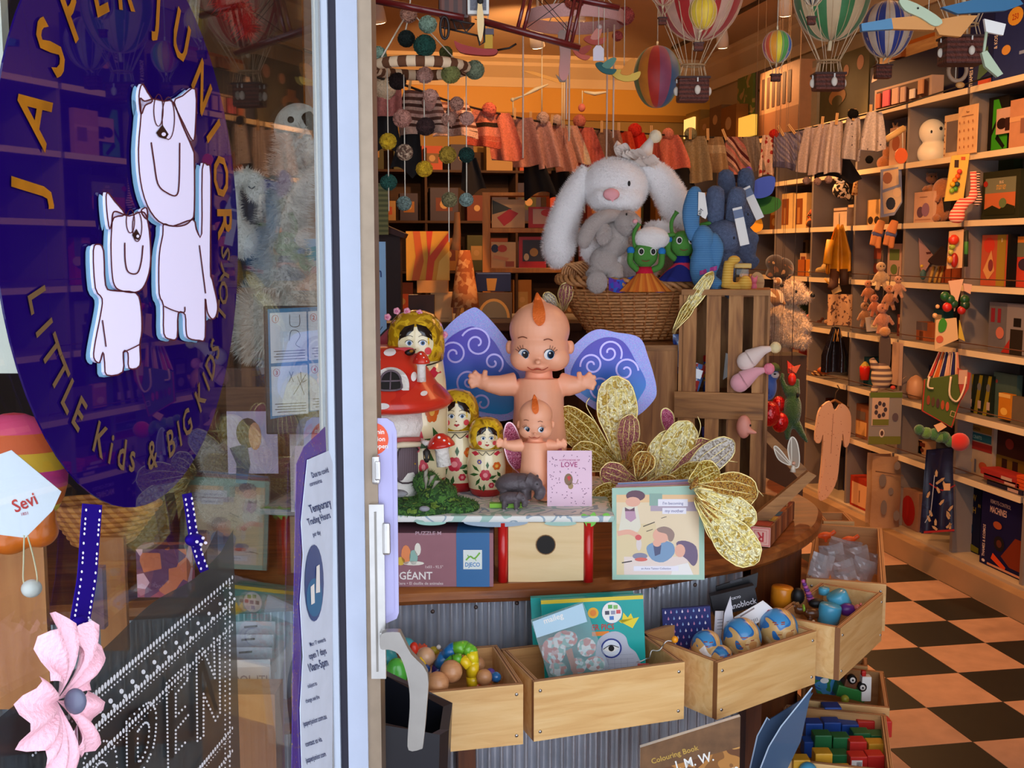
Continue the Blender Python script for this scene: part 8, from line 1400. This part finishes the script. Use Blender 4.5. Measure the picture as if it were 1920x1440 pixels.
bx('carton','cream carton under the painted canvas',808,848,548,606,'e0b070',4.58,[('a8743c',[(826,596),(842,596),(842,597),(826,597)])]);bx('carton','pale folded cloth box directly below the canvas',782,840,526,549,'d89a50',4.56);bx('carton','dark brown case left of the cream carton',766,814,553,600,'2a120a',4.54)
bx('blue_game_box','dark blue game box with a yellow figure under the pine shelf',892,958,511,546,'101848',4.6,[('b8842c',[(912,522),(932,522),(928,545),(914,545)]),('5a6a9c',[(895,512),(957,512),(957,514),(895,514)])]);bx('arch_picture_box','olive box with a golden arch picture under the blue game box',892,960,549,606,'5a4424',4.52,[('b88a3c',B().oval(926,596,30,36,14,180,360)),('6a6048',B().oval(926,596,25,31,14,180,360))])
t=T('rag_doll','tall pale rag doll in a floral dress standing by the painted canvas','doll',868,606,d=4.42);dm1=M('c8824a',.9);b=t.b();b.tube([(858,0,400),(858,0,440),(854,0,470)],[5,7,10],dm1,8);b.ell(855,0,458,9,8,11,dm1,10);b.tube([(864,0,560),(856,-2,600)],4,dm1,6);b.tube([(878,0,560),(872,-2,604)],5,dm1,6);t.part('body',b);b=t.b();b.lathe(872,0,[(10,470),(16,500),(22,540),(27,576)],M(('c88048','a85a2c','d89a60'),.9,pat=('cells',60)),16);t.part('dress',b);b=t.b();b.ell(856,-2,606,9,7,5,DK,8);t.part('shoe',b)
a=at(1048,514,4.9);t=T('pine_shelf','two tier pine shelf of red and cream toy boxes at the back','shelf',1048,514,p=a);t=T('pine_shelf',t.meta[0],'shelf',1048,514,p=a);b=t.b();pn=M(('a8641c','c8822c'),.5,pat=('wood',4,'z'))
for q in((906,1192,503,511),(906,1192,428,436),(906,1192,362,368)):b=t.b();b.box(q[0],q[1],0,60,q[2],q[3],pn);t.part('shelf_board',b)
for x in(905,1186):b=t.b();b.box(x,x+14,-2,60,362,511+a.z/t.k,pn);t.part('side_board',b)
bx('train_box','cream box with a red toy car picture, top left of the pine shelf',922,984,374,427,'d8a468',4.93,[('3a3418',[(923,375),(960,392),(923,402)]),('c82418',[(932,408),(955,392),(972,400),(958,415),(945,424)])]);bx('kitchen_box','red and cream box with a red oval, top right of the pine shelf',991,1060,388,427,'c82a20',4.93,[('d8a484',[(999,392),(1058,392),(1058,420),(999,420)]),('d8301c',B().oval(1027,399,13,7,14))])
bx('bead_box','cream box with coloured beads and a hand, lower left of the pine shelf',921,967,454,502,'e0b070',4.93,[('2a3048',B().oval(928,466,7,8,10)),('c8401c',B().oval(942,466,9,7,10)),('d8905a',[(926,478),(955,484),(950,490),(925,484)]),('a84a1c',[(948,490),(964,490),(964,500),(948,500)])]);bx('window_toy_box','red box with a dark window and round wooden toys, lower right of the pine shelf',973,1024,444,502,'c82018',4.93,[('3a3034',[(980,450),(1022,450),(1022,490),(980,490)]),('b8843c',B().oval(1001,473,8,8,12)),('d8b484',B().oval(987,482,5,7,10))])
t=T('doll_house_roof','brown doll house with an overhanging roof at the door post','doll house',735,600,d=3.9);b=t.b();b.poly([(690,408),(764,440),(760,448),(690,424)],-20,40,M('3a160c',.7));t.part('roof',b);b=t.b();b.box(690,752,0,36,440,601,M('2a120a',.7));t.part('house_body',b)
bx('blue_sign','pale blue lettered sign board beside the door post',690,725,455,640,'8fb8dc',3.3,[('t','n',707,520,26,'1f3f7a'),('t','t',705,566,20,'1f3f7a')],4,'sign');bx('striped_cloth','grey green striped cloth hanging beside the door post',690,728,344,440,'6a6a44',3.8,m=M(('7a7448','5a5a38'),.9,pat=('stripez',60)),th=8,cat='cloth');bx('dark_stand','dark plinth box under the blue sign beside the door post',690,725,641,830,'1c100a',3.3,th=30,cat='stand')
# ================================================================ the window display behind the door glass
b=B();b.box(-2.2,.0,3.5,3.54,.951,3.3,M('2e1c14',.8));struct('wall_display',b)
wf2=M('d8d0c8',.95,sheen=.5,bump=(60,.8))
t=T('plush_swan','large white fluffy plush swan with a black bill behind the glass','soft toy',520,700,d=2.5);b=t.b();b.blob([('e',520,30,610,92,70,85),('e',560,10,560,50,50,60),('t',[tuple(p)for p in B().spl([(535,0,540),(535,-10,450),(552,-20,360),(570,-24,290),(578,-26,250)],3)],[50,46,42,40,38,36,34,34,33,33,33,34,34])],.006,wf2);b.fuzz(9000,.022,.002);t.part('body',b);b=t.b();b.blob([('e',575,-26,255,46,34,46),('e',592,-30,275,34,28,36)],.005,wf2);t.part('head',b);b=t.b();b.ell(567,-60,243,6,4,6,BLACK,10);t.part('eye',b);b=t.b();b.blob([('t',[(592,-50,232),(612,-60,262),(622,-60,290)],[12,12,8])],.004,BLACK);t.part('bill',b)
t=T('plush_swan','small white plush swan with a curled neck left of the large swan','soft toy',460,480,d=2.3);b=t.b();b.blob([('e',455,10,450,26,24,34),('t',[tuple(p)for p in B().spl([(450,0,430),(440,-6,380),(446,-8,345),(470,-10,330),(488,-12,345)],3)],[14]*13),('e',485,-12,352,20,16,30)],.004,wf2);b.fuzz(2500,.008,.001);t.part('body',b);b=t.b();b.line([(476,352),(482,356),(488,352)],1,INK,lambda x,z:-30);t.part('closed_eye',b)
bx('swan_plinth','brown box under the large plush swan',430,640,694,950,'4a2414',2.5,th=90);bx('blue_print_box','blue and pink printed box right of the swan neck',545,640,448,520,'4a9ad0',2.75,[('d8c0e0',[(545,492),(640,485),(640,520),(545,520)])]);bx('orange_cushion','orange textured box under the blue one',560,640,520,600,'c8704a',2.75)
t=T('hand_washing_board','blue framed hand cleaning instruction board with numbered white panels','sign',552,790,d=1.95);b=t.b();b.box(498,640,2,9,576,815,M('262a34',.4),bev=3);b.poly([(507,582),(640,576),(640,762),(507,786)],0,2,M('2f7fb0',.3));W_=M('e4e4f0',.4)
for x0,x1,y0,y1,n_ in((511,579,588,680,'1'),(582,640,585,674,'2'),(511,579,687,778,'3'),(582,640,681,768,'4')):
    b.face([(x0,y0+1),(x1,y0-2),(x1,y1-3),(x0,y1+2)],-1,W_);q=b.oval(x0+10,y0+12,6,7,14);b.stroke(q+[q[0]],.8,-1.4,RED);b.text(n_,x0+10,y0+16,11,RED,-1.5,'c')
    for k in range(4):b.stroke([(x0+6+k%2*4,y1-20+k*5),(x1-4,y1-23+k*5)],1.2,-1.5,INK)
for q in([(548,592),(549,612),(565,612),(566,592)],[(546,640),(550,622),(562,622),(566,632),(558,646),(566,652)],[(545,697),(552,716)],[(552,697),(544,716)],[(560,706),(572,740)],[(576,702),(552,740)],[(566,697),(568,716),(578,712)]):b.stroke(b.spl(q,4),1,-1.6,INK)
t.solo(b)
gy=M('8a7c74',.95,sheen=.5,bump=(90,.8),nz=(20,.2))
for lb,u,v,s in(('grey brown plush bear at the edge of the purple disc behind the glass',415,985,1.3),('round grey brown plush mouse sitting on the mat behind the glass',452,990,1.1)):t=T('plush_toy',lb,'soft toy',u,v,d=2.25);b=t.b();b.blob([('e',u,0,v-38*s,34*s,28*s,38*s),('e',u-4*s,-4,v-92*s,24*s,22*s,24*s),('e',u-20*s,0,v-112*s,9*s,6*s,10*s),('e',u+12*s,0,v-114*s,9*s,6*s,10*s),('t',[(u+12*s,-20,v-60*s),(u+20*s,-30,v-40*s)],[10*s,8*s])],.005,gy);b.fuzz(3500,.008,.001);t.solo(b)
bx('photo_card','pale lilac card with a dark haired child in a starry blue shirt',428,522,772,888,'b8a8c8',2.15,[('2a1812',B().oval(467,812,22,28,16)),('c88a6a',B().oval(480,818,12,26,14)),('1f3a5c',[(432,840),(465,832),(470,870),(462,908),(442,905),(444,870)])],3,'card');bx('pale_card','pale card with a gold toy dumbbell at its top',546,625,806,960,'c8b8b8',2.0,[('a8843c',[(556,796),(606,800),(606,812),(556,810)]),('5a34a0',[(560,870),(625,826),(625,960),(552,960)])],3,'card')
for k,lb in enumerate(('front','second','third','last')):bx('hang_sell_pack',lb+' of four stacked cooling packs lettered COOL IT behind the glass',413+k*5,509+k*3,1238-k*24,1320-k*20,'c4c0cc',2.02+k*.03,[('t','COOL IT!',421,1282,23,'5a5a8a',.85),('8a7a90',B().oval(468,1312,28,8,16)),('e0dce4',[(413,1238),(509,1236),(509,1250),(413,1252)])]if k==0 else[('5a4a40',[(445+k*5,1246-k*24),(470+k*5,1244-k*24),(470+k*5,1248-k*24),(445+k*5,1250-k*24)])],3,'packet')
wd_=M(('a8602c','c07a42'),.5,pat=('wood',5,'z'));bx('beech_board','upright beech panel at the far left behind the beaded sign',-40,96,1010,1330,'',1.12,m=wd_,th=14,cat='panel');bx('beech_board','second upright beech panel right of the purple ribbon',190,240,1010,1220,'',1.3,m=wd_,th=14,cat='panel');bx('gift_basket','dark pink checked fabric basket behind the right ribbon',258,352,1030,1120,'',1.5,m=M(('a84a5a','c86a4a','6a3a5a','d8a0b0'),.8,pat=('cells',45)),th=50,cat='basket')
t=T('wicker_basket','wicker bowl rim showing under the purple disc','basket',200,1010,d=1.35);b=t.b();[b.tube([(195+105*math.cos(a*.2)*(1-k*.07),60*math.sin(a*.2),945+k*9)for a in range(32)],6,M(('a8622c','c8803c'),.6,pat=('diag',90)),6,closed=True)for k in range(8)];b.disc(195,1010,60,4,0,wk2);t.solo(b)
org=M('e8701c',.35,coat=.4);t=T('orange_boots_toy','orange rounded toy feet with a red and yellow striped body at the left edge','toy',50,1045,d=1.0);b=t.b();b.blob([('e',20,0,1010,42,40,30),('e',78,0,995,34,36,32),('e',50,0,965,60,34,34)],.003,org);t.part('feet',b);b=t.b();b.ell(30,20,890,95,60,110,M(('e8b02c','e0602c','e84a7a','d82a3a','f0c83c','e8702c','d83a8a'),.6,pat=('stripez',9,.3)),24);t.part('striped_body',b)
t=T('swing_tag','white folded swing tag lettered in red on a cord with a white bead','tag',40,860,d=.90);b=t.b();b.poly([(-30,862),(22,844),(112,922),(94,958),(40,1010),(-40,1000)],0,1.2,M('e4e4f4',.4));b.text('Sevi',24,962,34,RED,-1,'l',.9,22);b.text('1831',34,968,8,M('c87a8a'),-1,'l',1,12);t.part('tag_card',b);b=t.b();b.tube([(p[0],0,p[1])for p in b.spl([(38,1005),(34,1060),(32,1090),(38,1108),(58,1096),(54,1050),(44,1005)],4)],1.6,M('e0d0b0',.7),6);t.part('cord',b);b=t.b();b.ell(47,0,1107,19,19,17,M('e8e4e4',.35),18);t.part('bead',b)
bx('window_frame_post','cream painted window post in the top left corner',-60,36,-60,700,'d8d4cc',1.15,th=30,cat='post',m=M('e0dcd2',.4));bx('perspex_stand','clear grey perspex stand between the beech panels',160,196,1065,1180,'',1.2,m=glass_mat('d8c8d8',1.5,'b8a0c0',.4),th=20,cat='stand')
t=T('red_feather','bright red feather hanging behind the top of the glass','feather',440,0,d=2.3);b=t.b();b.tube(B().spl([(400,0,-40),(435,0,0),(455,0,30),(465,0,62)],4),[10,14,16,17,17,17,16,15,14,12,10,7,3],M('c8241c',.9),8,flat=.3);b.fuzz(1500,.03,.001);t.solo(b)
t=T('cellophane_bundle','hanging clear cellophane bundle right of the purple disc','bag',355,120,d=1.7);b=t.b();b.grid(lambda a,c:(355+(a-.5)*60*(1-.75*c),-6*math.sin(a*30),-60+185*c),30,4,M('c8b8a8',.15,alpha=.45,coat=1));t.solo(b)
bx('wooden_bin','plain wooden bin under the cooling packs behind the glass',396,530,1322,1900,'',2.0,m=wd_,th=70,cat='bin')
